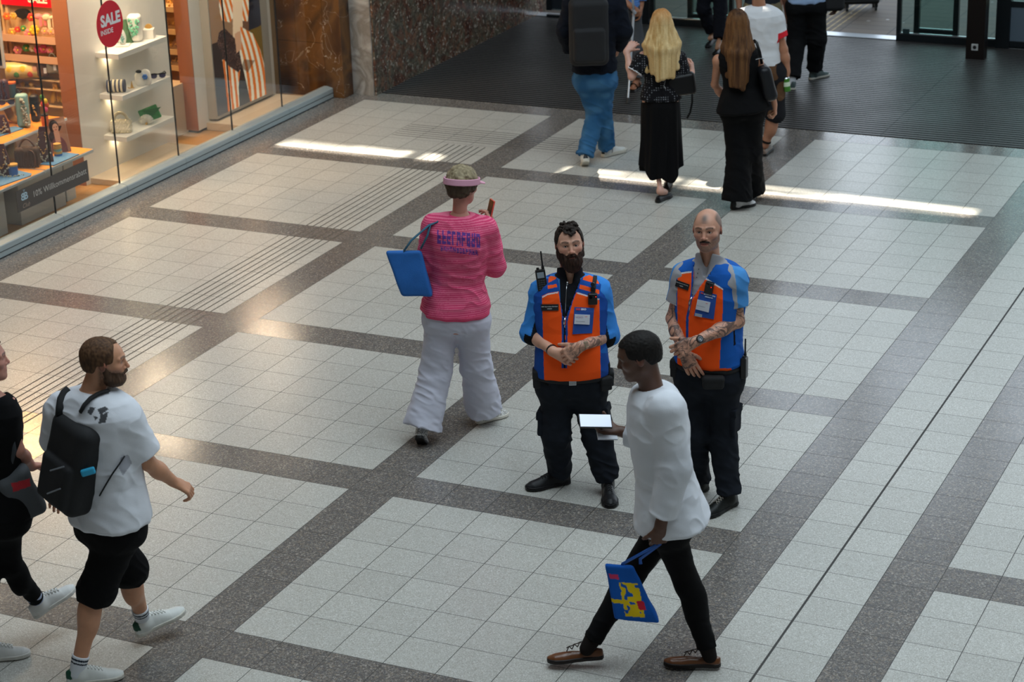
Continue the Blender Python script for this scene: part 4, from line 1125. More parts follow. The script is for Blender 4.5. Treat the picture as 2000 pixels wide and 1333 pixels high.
# body camera with its strap
q = g1.patch('camera_strap', bv, [(1158.5, 540), (1165.5, 541), (1161, 580), (1153, 578)], BLACKF, n=(3, 8), off=.007)
c0 = g1.lay(bv, [(1156, 584)], 0.012)[0]
m_ = gadget_frame(c0, g1.latT * -1, g1.up + g1.fwT * .1)
mb = MB(); mb.box((-.027, -.034, -.014), (.027, .034, .014), bev=.006, mtx=m_); cam_ = mb.build('body_camera', BLACKM, g1.e)
mb = MB(); mb.cyl(m_ @ Vector((-.012, .016, .012)), m_ @ Vector((-.012, .016, .02)), .009, n=16); mb.build('lens', mat('lens_glass', '0a0d14', 0.05), cam_)
mb = MB(); mb.sph(m_ @ Vector((.018, .018, .0145)), .0025, 8); mb.build('indicator_light', mat('red_led', 'e0201a', 0.4, emit='ff2010', estr=1.5), cam_)
c0 = g1.lay(bv, [(1156, 561)], 0.012)[0]; m_ = gadget_frame(c0, g1.latT * -1, g1.up)
mb = MB(); mb.cyl(m_ @ Vector((0, .014, -.006)), m_ @ Vector((0, .014, .008)), .012, n=16); mb.cyl(m_ @ Vector((0, -.012, -.006)), m_ @ Vector((0, -.012, .008)), .012, n=16); mb.build('clip', BLACKM, q)
c0 = g1.lay(bv, [(1061, 552)], 0.022)[0]
radio(g1, c0, -g1.latT + g1.up * .12, g1.up + g1.latT * .1 + g1.fwT * -.1, scale=1.0)
# trousers, belt and belt kit
def dark_trousers(P): return mixc(paint(P, '171b22'), vnoise(P * 30, 4), '1e232c')
g1tr = g1.field_obj('trousers', g1.trousers(off=0.016, shin=1.0, waist=0.14, r=1.02, width=(0.014, 0.026, 0.034), crease=0.012, seed=4), 0.005, dark_trousers)
def belt(p, t=0.075, off=0.030, hgt=0.022, belly=True, m=BLACKF):
    F = Field(); F.fn(p.loft(off, t0=t - hgt / p.L, t1=t + hgt / p.L), p.tp(t, 0, 0), 0.3)
    return p.field_obj('belt', F, 0.005, '101114', m)
b1 = belt(g1, 0.035, 0.030)
def pouch(p, t, x, y, size, name='belt_pouch', ang=0.0, rd=.01):
    c0 = p.tp(t, x, y); sg = 1 if x > 0 else -1
    M_ = np.stack([unit(p.latB * math.cos(ang) + p.fwB * math.sin(ang)), unit(-p.latB * math.sin(ang) + p.fwB * math.cos(ang)), p.up])
    F = Field(); F.box(c0, V3(*size), M_, rd=rd); F.box(c0 + p.up * size[2] * .45, V3(size[0] * 1.06, size[1] * 1.15, size[2] * .5), M_, rd=rd, k=.006)
    return p.field_obj(name, F, 0.004, '121316', BLACKF)
pouch(g1, 0.02, 0.200, 0.05, (.030, .045, .055)); pouch(g1, -0.02, 0.205, -0.02, (.026, .040, .045))
pouch(g1, 0.06, -0.200, 0.05, (.022, .026, .062), 'torch_pouch'); pouch(g1, -0.03, -0.190, 0.09, (.036, .030, .042), ang=.5); pouch(g1, -0.02, -0.215, 0.0, (.030, .045, .045))
mb = MB(); c0 = g1.tp(0.03, 0.0, 0.175 + .0); mb.box((-.022, -.018, -.006), (.022, .018, .006), bev=.003, mtx=gadget_frame(c0, -g1.latB, g1.up)); mb.build('buckle', SILVER, b1)
def cargo_pocket(p, side, depth, f0=0.45, f1=0.80, out=(1, 0, 0), w=.06):
    H, K = p.J['H' + side], p.J['K' + side]; a = H + (K - H) * f0; b = H + (K - H) * f1; o_ = unit(V3(*out)); d = unit(K - H); o_ = unit(o_ - d * (o_ @ d)); r_ = np.cross(o_, d)
    c0 = (a + b) / 2 + o_ * depth; M_ = np.stack([o_, r_, d]); F = Field(); F.box(c0, V3(.018, w, np.linalg.norm(b - a) / 2), M_, rd=.012); p.creases(F, .006, seed=7)
    o1 = p.field_obj('cargo_pocket', F, 0.004, dark_trousers)
    F = Field(); F.box(c0 - d * np.linalg.norm(b - a) * .42 + o_ * .006, V3(.020, w * 1.03, .025), M_, rd=.008); p.creases(F, .004, seed=8); p.field_obj('pocket_flap', F, 0.004, dark_trousers, parent=o1)
cargo_pocket(g1, 'R', .085, .55, 1.0, (-1, .2, 0)); cargo_pocket(g1, 'L', .080, .45, .85, (1, -.2, 0))
g1.shoe('R', '17181b', '101012', lace='2a2c2e', high=True, w=.053, L=.29); g1.shoe('L', '17181b', '101012', lace='2a2c2e', high=True, w=.053, L=.29)
def wrist_band(p, side, name, m, f=0.93, r=0.031, w=0.011, face=None, fm=None):
    E, W = p.J['E' + side], p.J['W' + side]; d = unit(W - E); c0 = E + (W - E) * f
    mb = MB(); a = unit(np.cross(d, V3(0, 0, 1))); b = np.cross(d, a); pts = [Vector(c0 + (a * math.cos(t_) + b * math.sin(t_)) * r) for t_ in np.linspace(0, 2 * math.pi, 20, endpoint=False)]
    mb.tube(pts, w, n=8, closed=True, flat=0.28 if True else 1); o = mb.build(name, m, p.e, smooth=True)
    return o, c0, d
def wrist_strap(p, side, name, m, f=0.93, r=0.032, hw=0.010, th=.0025):
    """band as a short ring round the forearm"""
    E, W = p.J['E' + side], p.J['W' + side]; d = unit(W - E); c0 = E + (W - E) * f; F = Field()
    F.cap(c0 - d * hw, c0 + d * hw, r, k=.002); F.cut(c0 + d * hw, d); F.cut(c0 - d * hw, -d)
    v, f_, c = F.mesh(.002, lambda P: paint(P, '121212')); return mesh_obj(name, v, f_, m, p.e, c, smooth=True), c0, d
wrist_strap(g1, 'R', 'wristband', BLACKM, .90, .0345, .010)
o, c0, d = wrist_strap(g1, 'L', 'watch', mat('brown_leather', '7a5a40', .6), .95, .031, .010)
o_ = unit(V3(0, -1, .35) - d * (V3(0, -1, .35) @ d)); m_ = gadget_frame(c0 + o_ * .031, d, np.cross(o_, d))
mb = MB(); mb.box((-.019, -.019, -.004), (.019, .019, .006), bev=.004, mtx=m_); wf = mb.build('watch_case', mat('champagne_metal', 'a89a80', .3, metal=.8), o)
mb = MB(); mb.box((-.013, -.013, .006), (.013, .013, .0068), mtx=m_); mb.build('watch_face', mat('brown_dial', '6a4a2a', .3), wf)

# ---------------------------------------------------------------- the guard with the moustache
g2 = Person((1395, 980), dict(P=(1385, 722, -.0), N=(1387, 509, .03), C=(1382, 448, -.01), SR=(1338, 540, .06), SL=(1433, 548, -.05), ER=(1314, 622, .05), WR=(1334, 686, -.15), EL=(1441, 628, -.08), WL=(1357, 668, -.27),
    HR=(1356, 740, .03), HL=(1414, 740, -.03), KR=(1352, 850, 0), KL=(1412, 858, .0), AR=(1366, 935, 'z', .09), AL=(1424, 964, 'z', .09)),
    feet=dict(R=(215, 0), L=(-138, 0)), look=-107, pitch=5, roll=-3, bulk=1.04, belly=0.018, skin='c4927a', head_scale=0.98,
    hand_pose=dict(R=dict(dir=(0.42, -0.15, -0.85), palm=(0.1, 1, -0.2), curls=[10, 14, 18, 20], thumb=10, scale=1.08),
                   L=dict(dir=(-0.86, -0.05, -0.42), palm=(0.0, 1, -0.45), curls=[34, 36, 40, 44], thumb=12, scale=1.1)))
g2.root('person with a shaved head and dark moustache in orange and blue vest, both forearms tattooed')
def buzz(x, y, z):
    ax = np.abs(x); lim = np.interp(y, [-0.05, 0.0, 0.03, 0.045], [-0.02, 0.005, 0.03, 0.055])
    side = sstep(z - lim, -0.006, 0.012) * sstep(ax, 0.045, 0.062) * sstep(0.055 - y, 0, 0.02)
    rear = sstep(-y, 0.02, 0.06) * sstep(z, -0.05, -0.03)
    tuft = np.exp(-(x / 0.020) ** 2 - ((y - 0.072) / 0.022) ** 2) * (z > 0.05) * 0.9
    return np.clip((0.80 * side + 0.8 * rear) * 1.0 + tuft, 0, 0.92)
g2.body(0.0024, 0.003, tattoo=tattoo_fn(g2, 'LR', 0.82, seed=14), headkw=dict(jaw=0.98, nose=1.05), colkw=dict(blush=0.6, brow='1c1410', brow_w=1.05, stubble=0.75, stub='4a3c36', hairline=buzz, haircol='4a423d', lip='a85c54'))
g2.eyes('2c241e', gaze=(0.05, 0.18))
def moustache(s):
    F = Field(); h = s.hp; q = s.hs
    for x in (-1, 1): F.cap(h(x * 0.003, 0.1035, -0.0515), h(x * 0.022, 0.0935, -0.0560), 0.0064 * q, 0.0052 * q, k=0.004); F.cap(h(x * 0.022, 0.0925, -0.0560), h(x * 0.031, 0.083, -0.0625), 0.0052 * q, 0.0035 * q, k=0.004)
    F.ops.append((lambda P: -0.003 * (vnoise(P * 300, 2) - 0.5), V3(0, 0, 0), 99, .01, 'd')); return F
g2.field_obj('moustache', moustache(g2), 0.002, hair_col('1c1410', '3a2c24'), HAIRM)
j2 = g2.J
def polo_col(P):
    C_ = paint(P, 'a3a2a6'); t, x, y = g2.tcoord(P)
    for sd, sg in (('R', 1), ('L', -1)):
        S, E = j2['S' + sd], j2['E' + sd]; d = unit(E - S); u_ = (P - S) @ d; o_ = (P - S - u_[:, None] * d) @ unit(g2.latT * sg - g2.fwT * .55)
        sl = (x * sg > 0.12)
        C_ = mixc(C_, sl & (o_ > (-0.004 if sg < 0 else .03)), '4a8ed0'); C_ = mixc(C_, sl & (u_ > 0.158), 'c9cdd2')
    return C_
F = g2.top(off=0.012, sleeve=0.62, sr=1.02, sl_off=0.020, hem=-0.02, neck=0, crease=0.006, seed=15)
F.cap(j2['N'] - g2.up * 0.03, j2['N'] + unit(j2['C'] - j2['N']) * 0.045, 0.088, 0.080, k=0.02); F.cut(j2['N'] + unit(j2['C'] - j2['N']) * 0.042 + g2.fwT * .02, g2.up - g2.fwT * 0.55)
F.cap(j2['N'] - g2.up * 0.025 + g2.fwT * .004, j2['N'] + unit(j2['C'] - j2['N']) * 0.12, 0.063, 0.066, k=0.003, op='s')
F.cap(j2['N'] + g2.fwT * 0.09 - g2.up * .06, j2['N'] + g2.fwT * 0.10 + g2.up * 0.05, 0.010, 0.034, k=0.01, op='s')
polo = g2.field_obj('polo_shirt', F, 0.004, polo_col)
def g2_vest_col(P):
    C_ = paint(P, ORANGE); q = g2.px(P); t, x, y = g2.tcoord(P); fr = y > 0.0
    yoke = inpoly(q, [(1290, 440), (1480, 440), (1480, 600), (1411, 564), (1379, 543), (1353, 530), (1340, 531), (1318, 535), (1290, 545)])
    C_ = mixc(C_, fr & yoke, '1b5cb4'); C_ = mixc(C_, (~fr) & (t > 0.72), '1b5cb4')
    C_ = mixc(C_, fr & (inpoly(q, [(1318, 535), (1340, 531), (1354, 530), (1354, 532.5), (1340, 534), (1318, 538)]) | inpoly(q, [(1379, 543), (1412, 564), (1412, 567), (1378, 546)])), 'dfe4e8')
    C_ = mixc(C_, (np.abs(x) > 0.160), '1b5cb4')
    C_ = mixc(C_, fr & inpoly(q, [(1408, 665), (1412, 600), (1412, 564), (1480, 560), (1480, 720), (1405, 720)]), '1b5cb4')
    C_ = mixc(C_, fr & inpoly(q, [(1352, 480), (1357, 480), (1354, 545), (1355, 574), (1351, 590), (1345, 620), (1343, 740), (1338.5, 740), (1340, 620), (1347, 588), (1350, 560)]), '1b4fa6')
    C_ = mixc(C_, fr & inpoly(q, [(1380, 543), (1366, 562), (1354, 582), (1352, 578), (1363, 559), (1378, 540)]), '1b4fa6')
    C_ = mixc(C_, fr & inpoly(q, [(1432, 642), (1435, 641), (1437, 674), (1433, 676)]), '0c0d10')
    return C_
F = g2.top(off=0.030, sleeve=0, hem=0.06, neck=0.080, crease=0.004, seed=19, shoulder=False, dmul=1.02)
for sd, sg in (('R', 1), ('L', -1)):
    F.cap(j2['N'] - g2.up * 0.10 + g2.latT * sg * 0.05, j2['S' + sd] + g2.latT * sg * 0.012 + g2.up * .008, 0.05, 0.060, k=0.05)
for sd, sg in (('R', 1), ('L', -1)):
    F.cap(j2['S' + sd] + g2.latT * sg * 0.078 + g2.up * 0.03, j2['E' + sd] + g2.latT * sg * 0.040 + g2.up * .03, 0.052, 0.060, k=0.008, op='s')
def vcut2(P):
    q = g2.px(P); t, x, y = g2.tcoord(P); e = np.full(len(P), 0.05)
    e[inpoly(q, [(1359, 470), (1415, 470), (1414, 492), (1382, 540), (1367, 560), (1354, 580), (1352, 575), (1355, 540), (1358, 500)]) & (y > -0.03)] = -0.03
    return -e
F.ops.append((vcut2, j2['N'] - g2.up * .1 + g2.fwT * .1, 0.25, 0.001, 'i'))
vest2 = g2.field_obj('safety_vest', F, 0.0032, g2_vest_col); bv2 = g2.bvh(vest2, polo)
q = g2.patch('chest_pocket', bv2, [(1367, 568), (1400, 576), (1394, 624), (1356, 617)], NAVYM)
tag(q, 'navy chest pocket')
g2.print_text('pocket_lettering', bv2, 'SBB', 3.4, (1372, 573.0), mat('red_print', 'd8433c', .6), ang=13, off=.007, parent=q, bold=.2)
g2.print_text('pocket_lettering', bv2, 'SICHERHEIT UND', 2.9, (1386.5, 577.0), INK, ang=13, off=.007, parent=q, bold=.1)
g2.print_text('pocket_lettering', bv2, 'REINIGUNG', 2.9, (1385, 581.0), INK, ang=13, off=.007, parent=q, bold=.1)
c = g2.patch('card', bv2, [(1363, 585), (1388, 590.5), (1384.5, 610), (1359.5, 603.5)], WHITEP, off=.008, parent=q)
g2.print_text('card_lettering', bv2, 'SBB', 2.8, (1381, 592.5), mat('red_print', 'd8433c', .6), ang=13, off=.010, parent=c)
g2.print_text('card_lettering', bv2, 'Sicherheitsdienst', 2.4, (1370, 598), mat('dark_print', '3a4a66', .6), ang=13, off=.010, parent=c)
c = g2.patch('label_plate', bv2, [(1358.5, 611.5), (1372, 614.5), (1371.5, 620), (1358, 617)], mat('grey_label', '9aa4b0', .5), off=.008, parent=q, n=(4, 2))
q = g2.patch('name_badge', bv2, [(1322, 547), (1347, 556), (1344, 568), (1319, 559)], BLACKF)
g2.print_text('badge_lettering', bv2, 'SBB Operation Services', 2.5, (1333.5, 554.5), INK, ang=20, off=.007, parent=q)
g2.print_text('badge_lettering', bv2, 'VIDEO', 2.5, (1332, 559), INK, ang=20, off=.007, parent=q)
zip_obj(g2, bv2, [(1352, 578), (1348, 597), (1346, 610)], [(1352, 578), (1349, 587), (1347, 595)], 'vest_zip')
c0 = g2.lay(bv2, [(1386, 562)], 0.012)[0]; m_ = gadget_frame(c0, -g2.latT - g2.up * .2, g2.up + g2.fwT * .1)
mb = MB(); mb.box((-.024, -.036, -.013), (.024, .036, .013), bev=.005, mtx=m_); cam_ = mb.build('body_camera', BLACKM, g2.e)
mb = MB(); mb.cyl(m_ @ Vector((-.010, .020, .010)), m_ @ Vector((-.010, .020, .018)), .008, n=16); mb.build('lens', mat('lens_glass', '0a0d14', .05), cam_)
mb = MB(); mb.sph(m_ @ Vector((.014, .012, .0135)), .0025, 8); mb.build('indicator_light', mat('red_led', 'e0201a', .4), cam_)
for y_ in (528, 536, 544):                                  # buttons of the polo
    c0 = g2.lay(bv2, [(1365 - (y_ - 528) * .25, y_ - 2)], 0.002)[0]; MB().cyl(c0, c0 + Vector(g2.fwT) * .0015, .0038, n=12).build('button', mat('grey_button', '6c6c72', .3), polo)
g2.field_obj('trousers', g2.trousers(off=0.014, shin=1.0, waist=0.14, r=1.0, width=(0.012, 0.022, 0.028), crease=0.010, seed=24), 0.005, dark_trousers)
b2 = belt(g2, 0.05, 0.028)
pouch(g2, 0.02, 0.190, 0.05, (.022, .035, .055)); pouch(g2, -0.03, -0.065, 0.150, (.062, .030, .040), 'waist_bag', ang=.35, rd=.02)
c0 = g2.tp(0.07, -0.215, 0.03); r_ = radio(g2, c0, -g2.fwB, g2.up, screen=False, scale=1.0)
cargo_pocket(g2, 'L', .072, .45, .85, (1, -.5, 0))
g2.shoe('R', '101413', '0e1010', lace='8a857c', w=.050); g2.shoe('L', '101413', '0e1010', lace='8a857c', w=.050)
o, c0, d = wrist_strap(g2, 'L', 'watch', BLACKM, .95, .0315, .011)
o_ = unit(V3(0.15, -1, .55) - d * (V3(0.15, -1, .55) @ d)); m_ = gadget_frame(c0 + o_ * .031, d, np.cross(o_, d))
mb = MB(); mb.cyl(m_ @ Vector((0, 0, -.003)), m_ @ Vector((0, 0, .008)), .022, n=24); wf = mb.build('watch_case', BLACKM, o)
mb = MB(); mb.cyl(m_ @ Vector((0, 0, .008)), m_ @ Vector((0, 0, .0088)), .0165, n=24); dl = mb.build('watch_face', mat('grey_dial', '5a6066', .3), wf)
mb = MB(); mb.box((-.001, 0, .0088), (.001, .013, .0094), mtx=m_); mb.box((0, -.001, .0088), (.009, .001, .0094), mtx=m_)
for k in range(12):
    a_ = k * math.pi / 6; mb.cyl(m_ @ Vector((.0145 * math.cos(a_), .0145 * math.sin(a_), .0086)), m_ @ Vector((.0145 * math.cos(a_), .0145 * math.sin(a_), .0093)), .001, n=6)
mb.build('watch_hands', INK, dl)
# ---------------------------------------------------------------- passers-by
def soft_prism(p, name, front, depth, m, parent=None, bev=.01, label=None):
    """a bag: outline points (local) extruded by a depth vector"""
    mb = MB(); mb.poly([tuple(q) for q in front], ext=tuple(depth)); o = mb.build(name, m, parent if parent is not None else p.e)
    b = o.modifiers.new('soft', 'BEVEL'); b.width = bev; b.segments = 3; return o
def ribbon(pts, w, th, name, m, parent, up=None):
    """flat strap through points"""
    mb = MB(); mb.tube([tuple(q) for q in pts], w, n=8, flat=th / w); return mb.build(name, m, parent, smooth=True)
def polyline(a, *rest): return [np.asarray(q, float) for q in (a,) + rest]
def arc(a, b, sag, n=10):
    a, b, sag = (np.asarray(q, float) for q in (a, b, sag)); return [a * (1 - t) + b * t + sag * 4 * t * (1 - t) for t in np.linspace(0, 1, n)]
def thing_at(p, name, label, cat, at):
    """something carried: a thing of its own whose parts use the carrier's local frame"""
    e = empty(name, (p.fr.o[0], p.fr.o[1], 0), RZ, label, cat); return e
def rehome(e, at):
    """move an Empty's origin to a local point without moving what it carries"""
    at = Vector(at); e.location = e.location + Vector((at.x * R2[0] + at.y * F2[0], at.x * R2[1] + at.y * F2[1], at.z))
    for c in e.children: c.location = c.location - at

# ---- woman in the pink sweater, seen from behind
pk = Person((885, 850), dict(P=(890, 608, 0), N=(898, 418, .0), C=(903, 362, .02), SL=(848, 442, 0), SR=(948, 447, 0), EL=(829, 520, -.0), WL=(836, 575, .14), ER=(966, 520, .06), WR=(958, 448, .24),
    HL=(864, 628, 0), HR=(921, 628, 0), KL=(850, 730, -.0), KR=(930, 715, .08), AL=(824, 838, -.12), AR=(945, 800, 'z', .09)),
    feet=dict(L=(80, 42), R=(35, 0)), look=62, pitch=-12, sex='f', bulk=1.12, skin='c08a76',
    hand_pose=dict(R=dict(dir=(0.0, 0.25, 0.95), palm=(-.8, .4, .1), curl=38), L=dict(dir=(.3, .8, .2), palm=(0, .2, -1), curl=45)))
pk.root('person from behind in striped pink sweater and wide white trousers, pink visor on the head')
pk.body(0.003, 0.004)
def pink_col(P):
    t, x, y = pk.tcoord(P); st = (np.sin(P[:, 2] * 2 * math.pi / 0.0125) > 0.1)
    C_ = paint(P, 'd2406c'); C_ = mixc(C_, st, 'ef7f9c', 0.75); C_ = mixc(C_, P[:, 2] < pk.J['P'][2] + .02, 'd63c66', .6)
    q = pk.px(P); bk = (y < 0)                              # worn lettering on the back, no longer readable
    for (x0, y0, w_, h_, sl, nc, sd_) in ((853, 449, 86, 27, .10, 9, 11), (860, 480, 74, 10, .13, 12, 23)):
        u_ = (q[:, 0] - x0) / w_; v_ = (q[:, 1] - y0 - sl * (q[:, 0] - x0)) / h_; c_ = np.floor(u_ * nc); f_ = u_ * nc - c_
        hs = np.stack([_hash(c_.clip(0), c_.clip(0) * 0 + k_, c_.clip(0) * 0, sd_) for k_ in range(4)])
        on_ = (f_ > .10) & (f_ < .38) | (f_ > .62) & (f_ < .86) & (hs[0] > .4) | (f_ > .1) & (f_ < .86) & (((v_ < .24) & (hs[1] > .35)) | ((v_ > .76) & (hs[2] > .5)) | ((np.abs(v_ - .5) < .13) & (hs[3] > .3)))
        C_ = mixc(C_, bk & on_ & (u_ > 0) & (u_ < 1) & (v_ > 0) & (v_ < 1), '4c3f96', .9)
    return C_
sw = pk.field_obj('sweater', pk.top(off=.028, sleeve=1.0, sr=1.15, sl_off=.026, hem=-.02, neck=.060, forearm=.85, crease=.010, seed=31, flare=.02), 0.0045, pink_col)
pk.field_obj('trousers', pk.trousers(off=.016, shin=.97, waist=.16, width=(.026, .045, .065), bell=.020, crease=.014, seed=33), .005, 'c9cad8')
F = crew_cut_shell(pk, t=.014, front=.06, sides=-.03, nape=-.075, amp=.008, freq=55, seed=6, ragged=.02)
def bob(P):
    C_ = paint(P, 'a39678'); C_ = mixc(C_, vnoise(P * np.array([90, 90, 20]), 3), '6a5c46'); z = (P - pk.J['C']) @ pk.H[2]
    return mixc(C_, z < -.0 + .01 * vnoise(P * 80, 2), '3a2b1f', .85)
pk.field_obj('hair', F, .003, bob, HAIRM)
F = Field()                                                 # visor band and brim
M_ = pk.H
def band(P):
    q = (P - pk.J['C']) @ M_.T; r_ = np.sqrt((q[:, 0] / .103) ** 2 + ((q[:, 1] + .012) / .127) ** 2); z0 = .030 + .10 * q[:, 1] * .3
    return smax(np.abs(r_ - 1) * .095 - .004, np.abs(q[:, 2] - z0) - .020, .004)
F.fn(band, pk.J['C'], .15)
F.ell(pk.hp(0, .135, .030), V3(.075, .060, .005), M_, k=.008); F.box(pk.hp(0, .045, .03), V3(.09, .045, .03), M_, op='s')
vz = Field(); vz.fn(band, pk.J['C'], .15)
def brim(P):
    q = (P - pk.J['C']) @ M_.T; r_ = np.sqrt((q[:, 0] / .102) ** 2 + ((q[:, 1] - .07) / .125) ** 2); ri = np.sqrt((q[:, 0] / .098) ** 2 + ((q[:, 1] + .012) / .122) ** 2)
    z0 = .030 - 1.6 * q[:, 0] ** 2 - .15 * (q[:, 1] - .1)
    return smax(smax((r_ - 1) * .09, (1 - ri) * .1, .003), np.abs(q[:, 2] - z0) - .0035, .002)
vz.fn(brim, pk.hp(0, .1, .03), .15)
pk.field_obj('visor', vz, .0028, 'd9a0b4')
def glitter(C_, q, P): n = vnoise(P * 330, 4); return mixc(mixc(C_, n > .6, 'e8e8e6'), n < .3, '6c6a66')
pk.shoe('R', 'a8a69e', 'd8d4c8', low=False, w=.044, L=.25, pattern=glitter, name='sneaker'); pk.shoe('L', '8a8a86', '1c1c1c', w=.044, L=.25, pattern=glitter, name='sneaker')
# blue tote bag on her left shoulder
tt = thing_at(pk, 'tote_bag', 'blue shoulder tote bag hanging behind the arm of the person in pink', 'bag', None)
A = lambda x, y, v: pk.fr.at(x, y, v=v)
TOTE = mat('blue_tote', '1a61ad', .75, noise=.15, nscale=14, bump=.3)
F = Field(); tl, tr, br, bl = A(766, 492, -.13), A(834, 474, -.13), A(833, 578, -.13), A(773, 588, -.13)
fx = unit(tr - tl); dz = unit((bl + br) / 2 - (tl + tr) / 2); nrm = unit(np.cross(fx, dz))
def tote(P):
    q = P - (tl + tr + br + bl) / 4; x, z, y = q @ fx, q @ dz, q @ nrm
    w = .100 - .008 * (z / .15); th = .018 + .028 * sstep(z, -.15, .10)
    d = smax(smax(np.abs(x) - w, np.abs(z) - .145, .02), np.abs(y) - th, .02)
    return d - .006 * (vnoise(P * 12, 2) - .5)
F.fn(tote, (tl + tr + br + bl) / 4, .22)
v_, f_, c_ = F.mesh(.005, lambda P: paint(P, '1a61ad')); mesh_obj('bag_body', v_, f_, TOTE, tt, c_, smooth=True)
sh = pk.J['SL'] + V3(.01, -.02, .062)
for k_, (x0, y0) in enumerate(((785, 490), (822, 480))):
    pts = [A(x0, y0 + 6, -.13 + k_ * .0), A(x0 + 18 - k_ * 5, y0 - 20, -.12), A(838 + 2 * k_, 440, -.085), sh + V3(.01, -.05, -.015), sh + V3(.012, 0, .006), sh + V3(.012, .05, -.02)]
    ribbon(pts, .016, .005, 'handle', mat('teal_strap', '2a5f78', .7), tt)
rehome(tt, (tl + tr + br + bl) / 4 + dz * .15)
W_ = pk.J['WR']
ph = thing_at(pk, 'smartphone', 'smartphone in coral case held up by the person in pink', 'phone', None)
c0 = Vector(W_) + Vector((.0, .035, .105)); m_ = gadget_frame(c0, (.35, -.9, 0), (.25, .1, 1))
mb = MB(); mb.box((-.038, -.078, -.006), (.038, .078, .004), bev=.003, mtx=m_); mb.build('case', mat('coral_case', 'e2604e', .5), ph)
mb = MB(); mb.box((-.034, -.074, .004), (.034, .074, .006), mtx=m_); mb.build('screen', mat('dark_glass', '14161c', .1), ph)
rehome(ph, c0)

# ---- man in the white shirt walking left with a phone
pm = Person((1350, 1290), dict(P=(1308, 1000, 0), N=(1272, 757, .0), C=(1248, 694, .0), SL=(1302, 800, -.17), SR=(1277, 785, .15), EL=(1318, 912, -.2), WL=(1290, 1028, -.22), ER=(1285, 862, .12), WR=(1212, 843, .2),
    HL=(1302, 1030, -.09), HR=(1305, 1020, .09), KL=(1342, 1140, -.05), KR=(1233, 1125, .1), AL=(1383, 1272, 'z', .1), AR=(1152, 1258, 'z', .13)),
    feet=dict(L=(173, 0), R=(178, 4)), look=176, pitch=-16, skin='5a3a2a', bulk=1.0,
    hand_pose=dict(R=dict(dir=(-1, .05, .15), palm=(0, -.3, .9), curl=22), L=dict(dir=(-.1, 0, -1), palm=(-.1, 1, 0), curl=62)))
pm.root('person in loose white shirt and slim black trousers walking left, looking down at a phone')
pm.body(.003, .004, colkw=dict(brow='120c0a', lip='6a3a34', blush=.1))
F = crew_cut_shell(pm, t=.006, front=.070, sides=.0, amp=.002, freq=120, ragged=.004)
pm.field_obj('hair', F, .003, hair_col('0c0a09', '1c1714'), HAIRM)
pm.field_obj('shirt', pm.top(off=.032, sleeve=1.0, sr=1.2, sl_off=.030, hem=-.08, neck=.058, forearm=.82, crease=.007, seed=41, flare=.10), .0045, lambda P: mixc(paint(P, 'd2d6de'), vnoise(P * 5, 3), 'dfe2e8'))
pm.field_obj('trousers', pm.trousers(off=.006, shin=.95, waist=.12, width=(.002, .004, .008), crease=.006, seed=43), .005, '070709')
BR = mat('brown_shoe_leather', '6a3e20', .32, coat=.3)
for sd in 'LR': pm.shoe(sd, '6a3e20', '1a1210', lace='2a1a12', L=.29, w=.046, name='oxford_shoe', low=True, m=BR, laces=3)
for sd in 'LR': pm.sock(sd, '1a1412', .12)
dv = thing_at(pm, 'smartphone', 'smartphone with bright white screen held flat by the person in the white shirt', 'phone', None)
c0 = Vector(pm.fr.at(1163, 823, v=.17)); m_ = gadget_frame(c0, (1, .12, -.10), (-.25, .9, .55))
mb = MB(); mb.box((-.082, -.042, -.006), (.082, .042, .003), bev=.003, mtx=m_); mb.build('case', BLACKM, dv)
mb = MB(); mb.box((-.078, -.038, .003), (.078, .038, .0045), mtx=m_); mb.build('screen', mat('lit_screen', 'e8f0ff', .3, emit='dfe8ff', estr=.10), dv)
rehome(dv, c0)
dv = thing_at(pm, 'folded_paper', 'small white folded paper held under the phone by the person in white', 'paper', None)
c0 = Vector(pm.fr.at(1186, 850, v=.17)); m_ = gadget_frame(c0, (1, .12, -.10), (-.25, .9, .4))
mb = MB(); mb.box((-.05, -.03, -.002), (.05, .03, .002), mtx=m_); mb.box((-.05, -.03, -.006), (.05, .028, -.003), mtx=m_); mb.build('sheet', WHITEP, dv); rehome(dv, c0)
# carrier bag
cb = thing_at(pm, 'carrier_bag', 'blue plastic carrier bag with yellow and red print held by the person in white', 'bag', None)
tl, tr, br, bl = pm.fr.at(1204, 1108, v=-.17), pm.fr.at(1262, 1092, v=-.17), pm.fr.at(1256, 1222, v=-.17), pm.fr.at(1184, 1206, v=-.17)
fx = unit(tr - tl); dz = unit((bl + br) / 2 - (tl + tr) / 2); nrm = unit(np.cross(fx, dz)); cc0 = (tl + tr + br + bl) / 4
def carrier(P):
    q = P - cc0; x, z, y = q @ fx, q @ dz, q @ nrm
    d = smax(smax(np.abs(x) - .085 - .02 * (z / .14), np.abs(z) - .145, .012), np.abs(y) - .014 - .02 * sstep(z, -.1, .1), .014)
    return d - .008 * (vnoise(P * 16, 5) - .5)
F = Field(); F.fn(carrier, cc0, .2)
def carcol(P):
    q = P - cc0; x, z = q @ fx, q @ dz; C_ = paint(P, '1a5bb4')
    n_ = vnoise(np.stack([x * 60, z * 45, x * 0], 1), 4)
    C_ = mixc(C_, (np.abs(x - .012 - z * -.1) < .045) & (z > -.06) & (z < .115) & (n_ > .28), 'e8c81e'); C_ = mixc(C_, (x > .028) & (x < .062) & (z > .03) & (z < .075), 'c8283c'); C_ = mixc(C_, (x > -.062) & (x < -.02) & (z > -.10) & (z < -.075), 'd2406a')
    C_ = mixc(C_, (x < -.03) & (z > .03) & (z < .05), 'e8c81e'); return C_
